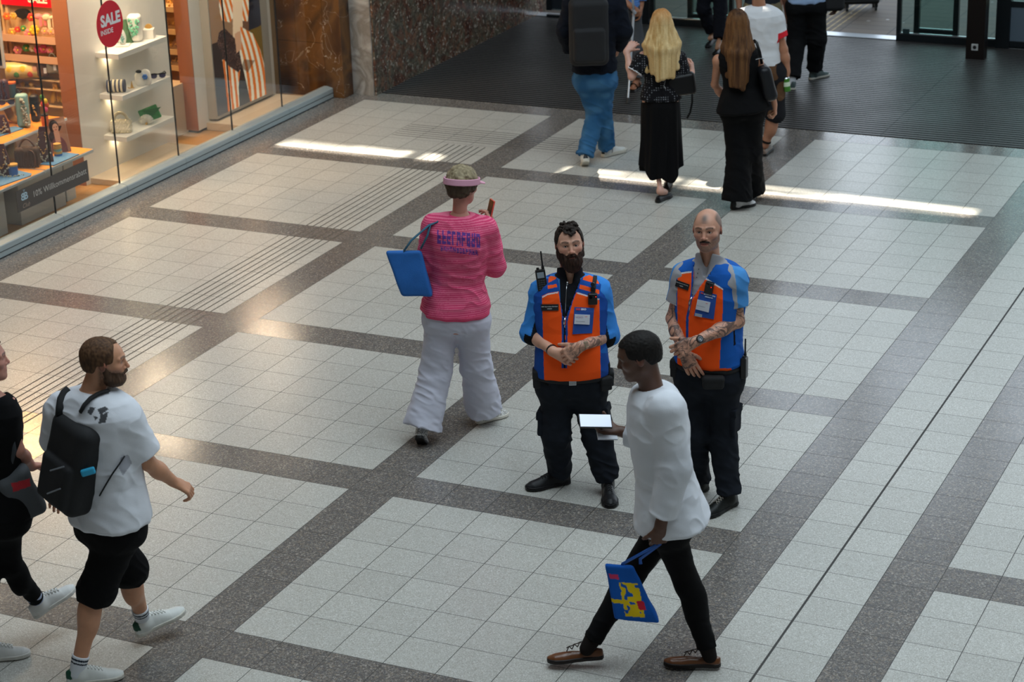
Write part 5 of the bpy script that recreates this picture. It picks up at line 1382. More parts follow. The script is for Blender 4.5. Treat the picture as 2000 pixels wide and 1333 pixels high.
v_, f_, c_ = F.mesh(.004, carcol); mesh_obj('bag_body', v_, f_, CLOTH, cb, c_, smooth=True)
hnd = pm.J['WL'] + V3(-.01, 0, -.10)
for s_ in (-1, 1):
    ribbon([cc0 - dz * .14 + fx * .05 * s_, cc0 - dz * .17 + fx * .045 * s_, hnd + fx * .01 * s_], .009, .002, 'handle', mat('blue_plastic', '1a5bb4', .4), cb)
rehome(cb, cc0 + dz * .15)

# ---- man with the black backpack, front left
bm = Person((200, 1310), dict(P=(215, 1010, 0), N=(180, 760, .0), C=(203, 704, .0), SL=(126, 806, .1), SR=(238, 818, -.05), EL=(108, 885, .15), WL=(110, 950, .3), ER=(290, 905, -.0), WR=(340, 942, .1),
    HL=(195, 1025, .07), HR=(235, 1035, -.05), KL=(252, 1112, .12), KR=(188, 1155, -.05), AL=(278, 1208, 'z', .15), AR=(152, 1306, 'z', .09)),
    feet=dict(R=(15, 0), L=(30, -14)), look=8, pitch=-4, bulk=1.1, belly=.02, skin='c48e6e',
    hand_pose=dict(R=dict(dir=(.75, .3, -.6), palm=(-.6, .2, -.7), curl=34)))
bm.root('person in white T-shirt, black shorts and black backpack striding right, face in profile')
bm.body(.003, .004, legs=True, bare_legs=True, legr=.98, headkw=dict(nose=1.2), colkw=dict(stubble=.8, stub='4a3428', brow='2a1c14'))
bm.field_obj('beard', beard_fn(bm, drop=.0, thick=.004, amp=.002), .003, hair_col('3a2a20', '5a4232'), HAIRM); bm.eyes()
F = crew_cut_shell(bm, t=.005, front=.090, sides=-.005, amp=.002, freq=90, recede=.04)
bm.field_obj('hair', F, .003, hair_col('38261a', '6a4c34'), HAIRM)
def tee_col(P):
    q = bm.px(P); C_ = paint(P, 'dadde4')
    for poly in ([(176, 795), (186, 797), (178, 812), (170, 806)], [(190, 800), (206, 794), (212, 800), (196, 812)], [(196, 812), (212, 804), (206, 826), (192, 828)], [(182, 812), (192, 816), (186, 822)]): C_ = mixc(C_, inpoly(q, poly), '14141a', .9)
    C_ = mixc(C_, inpoly(q, [(236, 895), (250, 888), (258, 905), (240, 930), (232, 915)]), '8a8c98', .7)
    return C_
bmt = bm.field_obj('t_shirt', bm.top(off=.026, sleeve=.78, sr=1.3, sl_off=.036, hem=-.02, neck=.060, crease=.007, seed=51, flare=.06), .0045, tee_col)
bm.field_obj('shorts', bm.trousers(off=.018, shin=.12, waist=.14, width=(.020, .036, .040), crease=.008, seed=53), .005, '060608')
for sd in 'LR':
    bm.sock(sd, 'd4d8de', .15 if sd == 'R' else .16, band=[(.012, .022, '1c2430'), (.032, .040, '1c2430')])
    def green(C_, q, P): return mixc(C_, (q[:, 1] < -.035) & (q[:, 2] > .04), '1f4a38')
    bm.shoe(sd, 'd6d8d4', 'c9c6bc', lace='e6e6e2', w=.05, L=.29, pattern=green, name='sneaker')
def backpack(p, name, label, w, h, d, c, right, up_, back, col='070708', straps=True, tabs=None):
    e = thing_at(p, name, label, 'backpack', None); M_ = np.stack([right, back, up_]); F = Field()
    F.box(c, V3(w, d, h), M_, rd=min(d, w) * .7); F.box(c + back * d * .8 - up_ * h * .35, V3(w * .80, d * .5, h * .50), M_, rd=.03, k=.01)
    F.ops.append((lambda P: .006 * (vnoise(P * 14, 3) - .5), V3(0, 0, 0), 99, .01, 'd'))
    v_, f_, c_ = F.mesh(.006, lambda P: paint(P, col)); b_ = mesh_obj('bag_body', v_, f_, BLACKF, e, c_, smooth=True)
    mb = MB(); mb.tube([tuple(c + up_ * (h * 1.0) + right * .04 * k + back * (-d * .4)) if k else tuple(c + up_ * (h * 1.13) - back * d * .4) for k in (-1, 0, 1)], .008, n=8); mb.build('grab_handle', BLACKF, e, smooth=True)
    return e, b_
upb = unit(V3(.28, 0, 1)); bkb = unit(V3(-.75, -.75, 0) - upb * (V3(-.75, -.75, 0) @ upb)); rtb = np.cross(bkb, upb)
cB = bm.fr.at(142, 905, v=-.10)
e, b_ = backpack(bm, 'backpack', 'black backpack with a cyan tag on the back of the person in white T-shirt', .145, .245, .085, cB, rtb, upb, bkb)
S_ = bm.J['SR']
TEAL = mat('cyan_tag', '2aa2cc', .6)
mb = MB(); c0 = bm.fr.at(172, 922, v=-.235); mb.box((-.035, -.018, -.012), (.035, .018, .012), bev=.008, mtx=gadget_frame(c0, (.95, .1, .22), (-.2, 0, 1))); mb.build('tag', TEAL, e)
A = lambda x, y, v: bm.fr.at(x, y, v=v)
bvt = bm.bvh(bmt)
def lstrap(px_, w, th): P_ = [np.array(q) for q in bm.lay(bvt, px_, .008)]; ribbon(P_, w, th, 'strap', BLACKF, e)
lstrap([(158, 806), (166, 792), (178, 780), (190, 773), (202, 768), (212, 766)], .020, .008)
lstrap([(118, 812), (119, 796), (122, 780), (128, 768), (136, 762)], .020, .008)
lstrap([(196, 968), (208, 945), (220, 925), (232, 906), (242, 890)], .007, .004)
mb = MB(); mb.tube([tuple(A(98, 920, -.24)), tuple(A(125, 912, -.26))], .004, n=6); mb.build('zip', mat('grey_zip', '6c7076', .4), e)
mb = MB(); mb.tube([tuple(A(92, 965, -.23)), tuple(A(118, 955, -.25))], .004, n=6); mb.build('zip', mat('grey_zip', '6c7076', .4), e)
rehome(e, cB - upb * .24)

# ---- woman at the left edge in a black tank top
tw = Person((0, 1290), dict(P=(-5, 1000, 0), N=(-22, 765, .0), C=(-30, 702, .0), SR=(14, 792, 0), SL=(-62, 790, 0), ER=(34, 880, -.02), WR=(62, 912, .15), EL=(-80, 880, 0), WL=(-75, 950, .1),
    HR=(10, 1020, 0), HL=(-28, 1020, 0), KR=(20, 1105, .06), KL=(-25, 1140, 0), AR=(72, 1172, .22), AL=(-22, 1262, 'z', .09)),
    feet=dict(R=(35, -22), L=(15, 0)), look=20, sex='f', bulk=1.0, skin='b98270',
    hand_pose=dict(R=dict(dir=(.7, .5, -.1), palm=(0, -.4, -.9), curl=50)))
tw.root('person at the left edge in black tank top and black leggings with white sneakers')
tw.body(.004, .004, armr=1.12)
tw.field_obj('tank_top', tw.top(off=.010, sleeve=0, hem=-.04, neck=.085, crease=.004, seed=61, shoulder=False), .005, '060608')
tw.field_obj('leggings', tw.trousers(off=.008, shin=.97, waist=.16, width=(.004, .003, .006), crease=.003, seed=63), .005, '070709')
tw.field_obj('hair', crew_cut_shell(tw, t=.012, sides=-.02, nape=-.06, amp=.004), .004, hair_col('3a2418', '5a3a28'), HAIRM)
for sd in 'LR':
    tw.sock(sd, 'aeb8d0', .13); tw.shoe(sd, 'dcdcda', 'd0cec8', lace='e8e8e6', w=.046, L=.27, name='sneaker')
e = thing_at(tw, 'shoulder_bag', 'grey shoulder bag with red patch at the left edge of the photo', 'bag', None); c0 = tw.fr.at(42, 965, v=-.02)
F = Field(); ax = unit(V3(.35, .3, -1)); M_ = np.stack([unit(V3(1, .3, .35)), unit(np.cross(ax, unit(V3(1, .3, .35)))), -ax]); F.box(c0, V3(.085, .05, .15), M_, rd=.04)
F.ops.append((lambda P: .014 * (vnoise(P * 11, 7) - .5), V3(0, 0, 0), 99, .01, 'd'))
def bagc(P): q = tw.px(P); return mixc(paint(P, '55585c'), inpoly(q, [(22, 945), (58, 935), (60, 950), (26, 962)]), 'b8343c')
v_, f_, c_ = F.mesh(.005, bagc); mesh_obj('bag_body', v_, f_, CLOTH, e, c_, smooth=True)
ribbon([c0 - ax * .14, tw.fr.at(28, 880, v=-.08), tw.J['SR'] + V3(0, -.03, .04)], .012, .004, 'strap', mat('grey_strap', '3c3f44', .8), e)
rehome(e, c0 + ax * .15)

# ---- man in jeans with the big black backpack
jm = Person((1172, 318), dict(P=(1162, 142, 0), N=(1157, -22, .0), C=(1162, -68, .0), SL=(1120, 4, 0), SR=(1202, 6, 0), EL=(1104, 60, .0), WL=(1114, 97, .15), ER=(1217, 60, .0), WR=(1208, 92, .17),
    HL=(1145, 158, 0), HR=(1180, 158, 0), KL=(1164, 225, .1), KR=(1177, 220, .1), AL=(1142, 303, -.08), AR=(1186, 287, 'z', .09)),
    feet=dict(L=(95, 35), R=(42, 0)), look=85, bulk=1.05, skin='b98870')
jm.root('person in blue jeans and dark jacket walking towards the doors, head out of frame')
jm.body(.004, .005)
jm.field_obj('hair', crew_cut_shell(jm, t=.008, sides=0), .004, hair_col('2a1c14', '3a2a20'), HAIRM)
jm.field_obj('jacket', jm.top(off=.030, sleeve=1.0, sr=1.2, sl_off=.030, hem=.02, neck=.06, forearm=.95, crease=.010, seed=71), .006, '0b111d')
jm.field_obj('jeans', jm.trousers(off=.016, shin=1.0, waist=.16, width=(.014, .024, .036), crease=.014, seed=73), .005, lambda P: mixc(mixc(paint(P, '1d4a74'), vnoise(P * 9, 3), '33648e'), sstep(vnoise(P * 14, 5), .45, .9), '4a7ba4', .6))
def stripe(C_, q, P): return mixc(C_, (np.abs(q[:, 1] - .02 - q[:, 2] * .3) < .008) & (q[:, 2] > .02) | (q[:, 1] < -.055), '1c1e22')
for sd in 'LR': jm.shoe(sd, 'cfd0cc', 'c4c0b4', lace=None, w=.05, L=.30, sole_h=.032, pattern=stripe, name='sneaker')
cB = jm.fr.at(1150, 62, v=-.20)
e, b_ = backpack(jm, 'backpack', 'large plain black backpack worn by the person in blue jeans', .175, .30, .09, cB, V3(1, 0, 0), V3(0, 0, 1), V3(0, -1, 0), col='0a0a0c')
mb = MB(); mb.box((-.02, -.010, -.002), (.02, .010, .002), mtx=gadget_frame(jm.fr.at(1148, 117, v=-.30), (1, 0, .1), (0, 0, 1))); mb.build('reflective_tab', mat('grey_tab', '5c6064', .4), e)
rehome(e, cB - V3(0, 0, .3))

# ---- blonde woman in black
bl_ = Person((1293, 385), dict(P=(1290, 192, 0), N=(1291, 84, .0), C=(1292, 45, .0), SL=(1258, 110, 0), SR=(1324, 112, 0), EL=(1234, 150, -.05), WL=(1224, 100, .05), ER=(1336, 160, .0), WR=(1352, 141, .17),
    HL=(1275, 202, 0), HR=(1305, 202, 0), KL=(1278, 290, .0), KR=(1300, 285, .1), AL=(1290, 374, 'z', .09), AR=(1303, 348, 'z', .10)),
    feet=dict(L=(55, 0), R=(80, 5)), look=90, sex='f', bulk=1.0, skin='c89a88',
    hand_pose=dict(L=dict(dir=(.6, .3, .6), palm=(.3, .9, -.3), curl=40), R=dict(dir=(.1, .7, .6), palm=(-.8, .2, 0), curl=40)))
bl_.root('person with long blonde hair in black dotted off-shoulder top and long black skirt')
bl_.body(.004, .0045, bare_legs=False, barefoot=True)
def dots(P):
    C_ = paint(P, '101014'); q = P * 52; f_ = q - np.floor(q); return mixc(C_, (np.linalg.norm(f_ - .5, axis=1) < .25), '8a8c92', .8)
F = bl_.top(off=.012, sleeve=.72, sr=1.15, sl_off=.026, hem=-.02, neck=.0, crease=.006, seed=81, shoulder=False)
F.cut(bl_.J['N'] - bl_.up * .085, bl_.up); top_ = bl_.field_obj('off_shoulder_top', F, .0045, dots)
for sd in 'LR':                                            # white frill of the sleeves
    S, E = bl_.J['S' + sd], bl_.J['E' + sd]; d = unit(E - S); c0 = S + (E - S) * .74; a = unit(np.cross(d, V3(0, 1, 0))); b = np.cross(d, a)
    mb = MB(); mb.tube([tuple(c0 + (a * math.cos(t_) + b * math.sin(t_)) * (.064 + .003 * math.sin(t_ * 9)) + d * .003 * math.sin(t_ * 14)) for t_ in np.linspace(0, 2 * math.pi, 40, endpoint=False)], .006, n=6, closed=True); mb.build('frill', mat('white_frill', 'd8d8dc', .8), top_, smooth=True)
F = Field(); P0 = bl_.J['P'] + V3(0, 0, .10); hz = .22
def skirt(P):
    z = P[:, 2]; t = np.clip((P0[2] - z) / (P0[2] - hz), 0, 1); cx = P0[0] + t * .0; cy = P0[1] + t * .02; a = np.arctan2(P[:, 1] - cy, P[:, 0] - cx)
    r = np.interp(t, [0, .2, .6, 1], [.125, .165, .175, .195]) + .012 * t * np.sin(a * 9 + t * 3) + .006 * t * np.sin(a * 17)
    q = np.sqrt(((P[:, 0] - cx) / 1.0) ** 2 + ((P[:, 1] - cy) / .8) ** 2); lo = hz + .05 * np.sin(a * 2 + 1.2) - .03 * np.sin(a * 5)
    return smax(smax((q - r) * .85, z - P0[2], .01), lo - z, .006)
F.fn(skirt, (P0 + V3(0, 0, hz)) / 2 + V3(0, 0, .05), .75); bl_.field_obj('skirt', F, .005, '050507')
bl_.field_obj('hair', long_hair(bl_, length=.44, width=.150, thick=.052, seed=3, spread=1.05), .0035, strand_col('b08a50', 'e8cf9c', root='a8672c', rootz=bl_.J['C'][2] + .06, seed=2), HAIRM)
for sd in 'LR': bl_.shoe(sd, '060608', '141414', w=.04, L=.235, low=True, name='ballet_flat')
hb = thing_at(bl_, 'handbag', 'black leather handbag with hanging strap beside the person with blonde hair', 'bag', None); c0 = bl_.fr.at(1330, 165, v=-.03)
F = Field(); F.box(c0, V3(.125, .055, .095), np.stack([unit(V3(1, .1, .12)), V3(-.1, 1, 0), V3(-.12, 0, 1)]), rd=.035); F.ops.append((lambda P: .008 * (vnoise(P * 14, 7) - .5), V3(0, 0, 0), 99, .01, 'd'))
v_, f_, c_ = F.mesh(.005, lambda P: paint(P, '0b0b0d')); mesh_obj('bag_body', v_, f_, LEATHER, hb, c_, smooth=True)
A = lambda x, y, v: bl_.fr.at(x, y, v=v)
ribbon([A(1315, 150, -.09), A(1316, 125, -.09), A(1318, 108, -.075), A(1320, 98, -.03), A(1323, 100, .05)], .009, .003, 'strap', LEATHER, hb)
ribbon([A(1352, 178, -.05), A(1352, 200, -.05), A(1348, 220, -.05), A(1342, 231, -.05)], .009, .003, 'strap', LEATHER, hb)
mb = MB(); mb.tube([tuple(A(1299, 158, -.10)), tuple(A(1297, 168, -.11)), tuple(A(1301, 176, -.1))], .005, n=6); mb.build('charm', SILVER, hb)
rehome(hb, c0 - V3(0, 0, .1))

# ---- woman with long brown hair in black
bh = Person((1442, 405), dict(P=(1450, 207, 0), N=(1440, 87, .0), C=(1440, 46, .0), SL=(1403, 117, 0), SR=(1478, 118, 0), EL=(1396, 165, .1), WL=(1420, 200, .15), ER=(1503, 162, .0), WR=(1513, 205, .0),
    HL=(1434, 220, 0), HR=(1468, 220, 0), KL=(1442, 305, .0), KR=(1465, 297, .06), AL=(1440, 388, 'z', .09), AR=(1464, 368, 'z', .10)),
    feet=dict(L=(28, 0), R=(70, 20)), look=92, sex='f', bulk=1.05, skin='b88468', hand_pose=dict(R=dict(dir=(.1, 0, -1), palm=(-1, .2, 0), curl=45)))
bh.root('person with long brown hair in sleeveless black top and wide black trousers')
bh.body(.004, .0045, armr=1.0)
F = bh.top(off=.012, sleeve=0, hem=-.08, neck=.09, crease=.006, seed=91, shoulder=False, flare=.08); bh.field_obj('peplum_top', F, .005, '060608')
bh.field_obj('trousers', bh.trousers(off=.012, shin=1.02, waist=.16, width=(.022, .045, .075), bell=.02, crease=.010, seed=93), .005, '050507')
bh.field_obj('hair', long_hair(bh, length=.50, width=.100, thick=.052, seed=5, spread=.75), .0035, strand_col('3e2616', '7e5630', root='2e1c10', rootz=bh.J['C'][2] + .09, seed=7), HAIRM)
for sd in 'LR': bh.shoe(sd, 'c8c8c8', '1c1c1e', lace='d0d0d0', w=.042, L=.25, name='sneaker', pattern=lambda C_, q, P: mixc(C_, (q[:, 1] < -.03), '1c1c1e'))
sb = thing_at(bh, 'shoulder_bag', 'black shoulder bag under the arm of the person with brown hair', 'bag', None); c0 = bh.fr.at(1495, 160, v=-.03)
F = Field(); F.box(c0, V3(.055, .13, .15), np.stack([unit(V3(1, .15, .25)), unit(V3(-.15, 1, 0)), unit(V3(-.25, 0, 1))]), rd=.045); F.ops.append((lambda P: .01 * (vnoise(P * 12, 8) - .5), V3(0, 0, 0), 99, .01, 'd'))
v_, f_, c_ = F.mesh(.005, lambda P: paint(P, '14161a')); mesh_obj('bag_body', v_, f_, LEATHER, sb, c_, smooth=True)
A = lambda x, y, v: bh.fr.at(x, y, v=v)
ribbon([A(1488, 125, -.07), A(1484, 103, -.07), A(1478, 84, -.06), A(1472, 78, -.02), A(1474, 84, .05)], .012, .003, 'strap', LEATHER, sb)
ribbon([A(1474, 125, -.08), A(1471, 103, -.08), A(1468, 84, -.07), A(1465, 78, -.02)], .012, .003, 'strap', LEATHER, sb)
mb = MB(); mb.tube([tuple(A(1476, 116, -.11)), tuple(A(1484, 114, -.12)), tuple(A(1492, 115, -.11))], .004, n=6); mb.build('chain', SILVER, sb)
rehome(sb, c0 - V3(0, 0, .15))

# ---- man in the white T-shirt with the red armband, green can in hand
wt = Person((1485, 305), dict(P=(1488, 132, 0), N=(1482, 10, .0), C=(1480, -30, .0), SL=(1450, 36, 0), SR=(1513, 38, 0), EL=(1440, 90, .1), WL=(1440, 140, .15), ER=(1530, 96, -.02), WR=(1538, 140, -.02),
    HL=(1478, 145, 0), HR=(1512, 145, 0), KL=(1472, 220, .1), KR=(1513, 222, -.0), AL=(1462, 270, 'z', .12), AR=(1494, 284, 'z', .09)),
    feet=dict(L=(80, 10), R=(70, 0)), look=90, bulk=.93, skin='a87458', hand_pose=dict(R=dict(dir=(.05, .1, -1), palm=(-1, .1, 0), curl=50)))
wt.root('person in white T-shirt with red sleeve cuffs walking to the doors, green can in hand')
wt.body(.004, .0045, bare_legs=True)
wt.field_obj('hair', crew_cut_shell(wt, t=.006, sides=0), .004, hair_col('4a3020', '5a4030'), HAIRM)
def redcuff(P):
    C_ = paint(P, 'd4d6da')
    for sd in 'LR':
        S, E = wt.J['S' + sd], wt.J['E' + sd]; d = unit(E - S); u_ = (P - S) @ d; r_ = np.linalg.norm(P - S - u_[:, None] * d, axis=1); C_ = mixc(C_, (u_ > .118) & (u_ < .20) & (r_ < .085) & (((P - S - u_[:, None] * d) @ (wt.latT * (1 if sd == 'R' else -1)) > -.045) | (np.abs(P[:, 0] - wt.J['P'][0]) > .19)), 'cc2430')
    return C_
wt.field_obj('t_shirt', wt.top(off=.022, sleeve=.60, sr=1.15, sl_off=.024, hem=-.05, neck=.06, crease=.006, seed=101), .0045, redcuff)
wt.field_obj('shorts', wt.trousers(off=.02, shin=.1, waist=.1, width=(.018, .036, .04), crease=.006, seed=103), .005, lambda P: mixc(paint(P, '18181c'), vnoise(P * 12, 3) > .62, '6a4a30', .7))
for sd in 'LR':
    wt.shoe(sd, '6e5a4e', '1c1816', w=.048, L=.28, low=True, name='sandal')
    F = Field(); A_, K_ = wt.J['A' + sd], wt.J['K' + sd]; d = unit(K_ - A_); F.cap(A_ + d * .03, A_ + d * .05, .046, k=.002); F.cut(A_ + d * .05, d); F.cut(A_ + d * .03, -d); wt.field_obj('ankle_band', F, .004, '14110f')
cn = thing_at(wt, 'drink_can', 'green drink can held by the person in the white T-shirt', 'can', None); c0 = Vector(wt.J['WR'] + V3(-.012, -.045, -.10)); ax = Vector((-.12, .0, 1)).normalized()
def canc(name, h0, h1, r, m): MB().cyl(c0 + ax * h0, c0 + ax * h1, r, n=24).build(name, m, cn)
canc('can_body', -.066, .052, .031, mat('green_can', '4a8a34', .3, metal=.5, noise=.3, nscale=18)); MB().cyl(c0 + ax * .052, c0 + ax * .062, .031, .025, n=24).build('can_top', SILVER, cn)
MB().cyl(c0 - ax * .02, c0 + ax * .02, .0316, n=24).build('can_band', mat('pale_band', 'c9d8c0', .4), cn); rehome(cn, c0 - ax * .066)

# ---- person in black trousers and trainers by the doors
sm = Person((1575, 165), dict(P=(1575, 2, 0), N=(1575, -112, .0), C=(1575, -152, .0), SL=(1542, -92, 0), SR=(1612, -92, 0), EL=(1532, -30, .0), WL=(1538, 30, .05), ER=(1630, -35, .0), WR=(1632, 5, .1),
    HL=(1558, 12, 0), HR=(1592, 12, 0), KL=(1555, 80, .05), KR=(1596, 75, .05), AL=(1547, 157, 'z', .09), AR=(1590, 138, 'z', .09)),
    feet=dict(L=(92, 0), R=(38, 0)), look=90, bulk=1.02, skin='7a5444', hand_pose=dict(L=dict(dir=(.05, .1, -1), palm=(1, .1, 0), curl=40)))
sm.root('person in loose black trousers and grey trainers nearest the open door')
sm.body(.004, .005)
sm.field_obj('hair', crew_cut_shell(sm, t=.006, sides=0), .005, hair_col('14100e', '201a16'), HAIRM)
sm.field_obj('shirt', sm.top(off=.03, sleeve=.6, sr=1.1, sl_off=.02, hem=-.02, neck=.06, crease=.008, seed=111), .006, '8ea6c8')
sm.field_obj('trousers', sm.trousers(off=.02, shin=.92, waist=.14, width=(.024, .036, .040), crease=.010, seed=113), .006, '0a0b0e')
for sd in 'LR':
    sm.sock(sd, 'a4a8ac', .15); sm.shoe(sd, '3c4a4a', 'b0aea4', lace='2a3232', w=.05, L=.28, name='trainer')
bg = thing_at(sm, 'sling_bag', 'black bag hanging at the hip of the person in grey trainers', 'bag', None); c0 = sm.fr.at(1628, 2, v=-.03); F = Field(); F.box(c0, V3(.11, .06, .10), rd=.05)
v_, f_, c_ = F.mesh(.006, lambda P: paint(P, '0a0a0c')); mesh_obj('bag_body', v_, f_, BLACKF, bg, c_, smooth=True)
ribbon([c0 + V3(-.05, 0, .08), sm.J['N'] + V3(-.02, -.15, -.1), sm.J['SL'] + V3(0, 0, .08)], .014, .004, 'strap', BLACKF, bg); rehome(bg, c0 - V3(0, 0, .1))

# ---- person in khaki trousers facing the hall
kt = Person((1490, 135), dict(P=(1490, 8, 0), N=(1490, -105, 0), C=(1490, -143, 0), SR=(1453, -85, 0), SL=(1527, -85, 0), ER=(1442, -30, 0), WR=(1444, 16, -.03), EL=(1528, -28, 0), WL=(1524, 8, -.03), HR=(1475, 20, 0), HL=(1505, 20, 0), KR=(1475, 78, -.02), KL=(1505, 78, -.02), AR=(1476, 128, 'z', .09), AL=(1506, 130, 'z', .09)),
    feet=dict(L=(-85, 0), R=(-95, 0)), look=-90, bulk=1.05, skin='a87860')
kt.root('person in khaki trousers with a black belt, mostly hidden behind the white T-shirt')
kt.body(.004, .006); kt.field_obj('shirt', kt.top(off=.016, sleeve=.6, hem=.0, crease=.005, seed=121), .006, '30343a')
kt.field_obj('trousers', kt.trousers(off=.014, waist=.12, crease=.006, seed=123), .006, '8c8064'); belt(kt, .06, .020, .018)
kt.field_obj('hair', crew_cut_shell(kt, t=.006), .005, hair_col('3a2c22', '4a3a2c'), HAIRM)
for sd in 'LR': kt.shoe(sd, '2a2420', '1a1614', w=.048, name='shoe')

# ---- person in dark trousers and black flats coming in
lf = Person((1400, 92), dict(P=(1393, -60, 0), N=(1393, -175, .0), C=(1393, -213, .0), SR=(1356, -155, 0), SL=(1430, -155, 0), ER=(1348, -95, 0), WR=(1355, -50, -.05), EL=(1438, -95, 0), WL=(1436, -50, -.05), HR=(1379, -48, 0), HL=(1407, -48, 0), KR=(1374, 18, -.02), KL=(1407, 18, -.10), AR=(1392, 68, .08), AL=(1404, 86, 'z', .095)),
    feet=dict(R=(-118, 10), L=(-108, 0)), look=-90, sex='f', bulk=1.0, skin='b08468')
lf.root('person in dark trousers and black flat shoes walking in through the doors')
lf.body(.004, .006, barefoot=True); lf.field_obj('blouse', lf.top(off=.016, sleeve=.9, hem=-.1, crease=.005, seed=131), .006, '1a1c26')
lf.field_obj('trousers', lf.trousers(off=.012, shin=.84, waist=.12, width=(.012, .020, .026), crease=.008, seed=133), .006, '0e111a')
lf.field_obj('hair', crew_cut_shell(lf, t=.012, sides=-.03, nape=-.08), .005, hair_col('3a2c22', '4a3a2c'), HAIRM)
for sd in 'LR': lf.shoe(sd, '060608', '0e0e0e', w=.042, L=.25, low=True, name='ballet_flat')

# ---- person with the crutch
cr = Person((1240, 170), dict(P=(1216, 12, 0), N=(1210, -105, 0), C=(1210, -145, 0), SR=(1175, -85, 0), SL=(1245, -85, 0), ER=(1185, -30, 0), WR=(1232, 12, -.15), EL=(1254, -30, 0), WL=(1252, 12, -.05), HR=(1202, 22, 0), HL=(1230, 22, 0), KR=(1186, 98, -.06), KL=(1244, 92, -.04), AR=(1158, 172, 'z', .09), AL=(1244, 156, 'z', .09)),
    feet=dict(R=(-115, 0), L=(-115, 0)), look=-88, bulk=1.05, skin='a06c50', hand_pose=dict(R=dict(dir=(.6, -.3, -.6), palm=(.2, .3, -1), curl=55)))
cr.root('person in grey trousers and sandals leaning on a crutch behind the blonde hair')
cr.body(.004, .0045, bare_legs=True)
cr.field_obj('shirt', cr.top(off=.02, sleeve=1.0, forearm=.75, sl_off=.022, hem=-.06, crease=.008, seed=141), .006, lambda P: mixc(paint(P, '5f8ac8'), np.sin(P[:, 2] * 260) > .2, '3a62a8', .7))
cr.field_obj('trousers', cr.trousers(off=.018, shin=.90, waist=.12, width=(.018, .030, .036), crease=.010, seed=143), .006, '4a4c50')
cr.field_obj('hair', crew_cut_shell(cr, t=.006), .005, hair_col('8a8682', 'a8a4a0'), HAIRM)
for sd in 'LR':                                            # bare feet in strapped sandals
    A_ = cr.J['A' + sd]; an = math.radians(cr.feet[sd][0]); f = V3(math.cos(an), math.sin(an), 0); r_ = V3(math.sin(an), -math.cos(an), 0); F = Field()
    F.cap(A_ - f * .03 - V3(0, 0, .045), A_ + f * .10 - V3(0, 0, .052), .034, .026, k=.02); F.cap(A_, A_ + f * .05 - V3(0, 0, .03), .036, .03, k=.02)
    for i in range(5): b0 = A_ + f * .115 + r_ * (i - 2) * .017 - V3(0, 0, .058); F.cap(b0, b0 + f * (.05 - .006 * abs(i - 1)), .0095, .0085, k=.006)
    cr.field_obj('foot', F, .003, '9a6448', SKIN)
    F = Field(); F.box(A_ + f * .05 - V3(0, 0, .079), V3(.046, .13, .010), np.stack([r_, f, V3(0, 0, 1)]), rd=.008); so = cr.field_obj('sandal', F, .004, '14110f', LEATHER)
    for yy, rr_ in ((.09, .044), (.02, .046)):
        mb = MB(); mb.tube([tuple(A_ + f * yy + r_ * math.cos(t_) * rr_ + V3(0, 0, -.072 + math.sin(t_) * (.052 if yy > .05 else .070))) for t_ in np.linspace(0, math.pi, 12)], .010, n=6, flat=.35); mb.build('strap', LEATHER, so, smooth=True)
ct = thing_at(cr, 'crutch', 'pale grey walking crutch with a dark rubber foot on the matting', 'crutch', None)
b0 = Vector(cr.fr.at(1226, 203, z=.0)); t0 = Vector(cr.fr.at(1238, 22, v=-.26)); ax = (t0 - b0).normalized()
MB().cyl(b0 + ax * .05, b0 + ax * .45, .010, n=12).build('lower_tube', mat('pale_aluminium', 'c4c8cc', .35, metal=.4), ct)
MB().cyl(b0 + ax * .43, t0, .0135, n=12).build('upper_tube', mat('grey_plastic', '9a9ea4', .4), ct)
MB().cyl(b0, b0 + ax * .06, .022, .014, n=14).build('rubber_foot', mat('dark_rubber', '2a2826', .8), ct)
MB().cyl(t0 + Vector((-.01, .06, .0)), t0 + Vector((.01, -.07, .0)), .015, n=12).build('hand_grip', mat('grey_plastic', '9a9ea4', .4), ct)
mb = MB(); mb.tube([t0, t0 + Vector((-.01, .02, .12)), t0 + Vector((-.01, .04, .22))], .012, n=10); mb.build('arm_support', mat('grey_plastic', '9a9ea4', .4), ct, smooth=True); rehome(ct, b0)

# ---- suitcase outside
sc_ = empty('suitcase', (0, 0, 0), 0, 'black wheeled suitcase standing on the paving outside the open door', 'suitcase')
c0 = ground((1680, 18)); sc_.location = (c0[0], c0[1], 0); sc_.rotation_euler = (0, 0, RZ)
mb = MB(); mb.box((-.21, -.13, .08), (.21, .13, .62), bev=.03); bd = mb.build('case_body', mat('black_suitcase', '070709', .6, bump=.2), sc_)
for z_ in (.12, .17): MB().box((-.212, -.135, z_), (.212, .135, z_ + .008), bev=.003).build('seam', mat('dark_seam', '24252a', .5), bd)
for x_ in (-.17, .17):
    for y_ in (-.09, .09):
        w_ = MB().cyl((x_ - .012, y_, .026), (x_ + .012, y_, .026), .026, n=16).build('wheel', mat('wheel_rubber', '1a1a1c', .6), sc_); MB().box((x_ - .02, y_ - .02, .04), (x_ + .02, y_ + .02, .09), bev=.004).build('wheel_fork', BLACKM, w_)
for x_ in (-.06, .06): MB().cyl((x_, .1, .6), (x_, .1, 1.0), .008, n=8).build('pull_tube', SILVER, sc_)
MB().box((-.08, .085, 1.0), (.08, .115, 1.03), bev=.008).build('pull_handle', BLACKM, sc_)
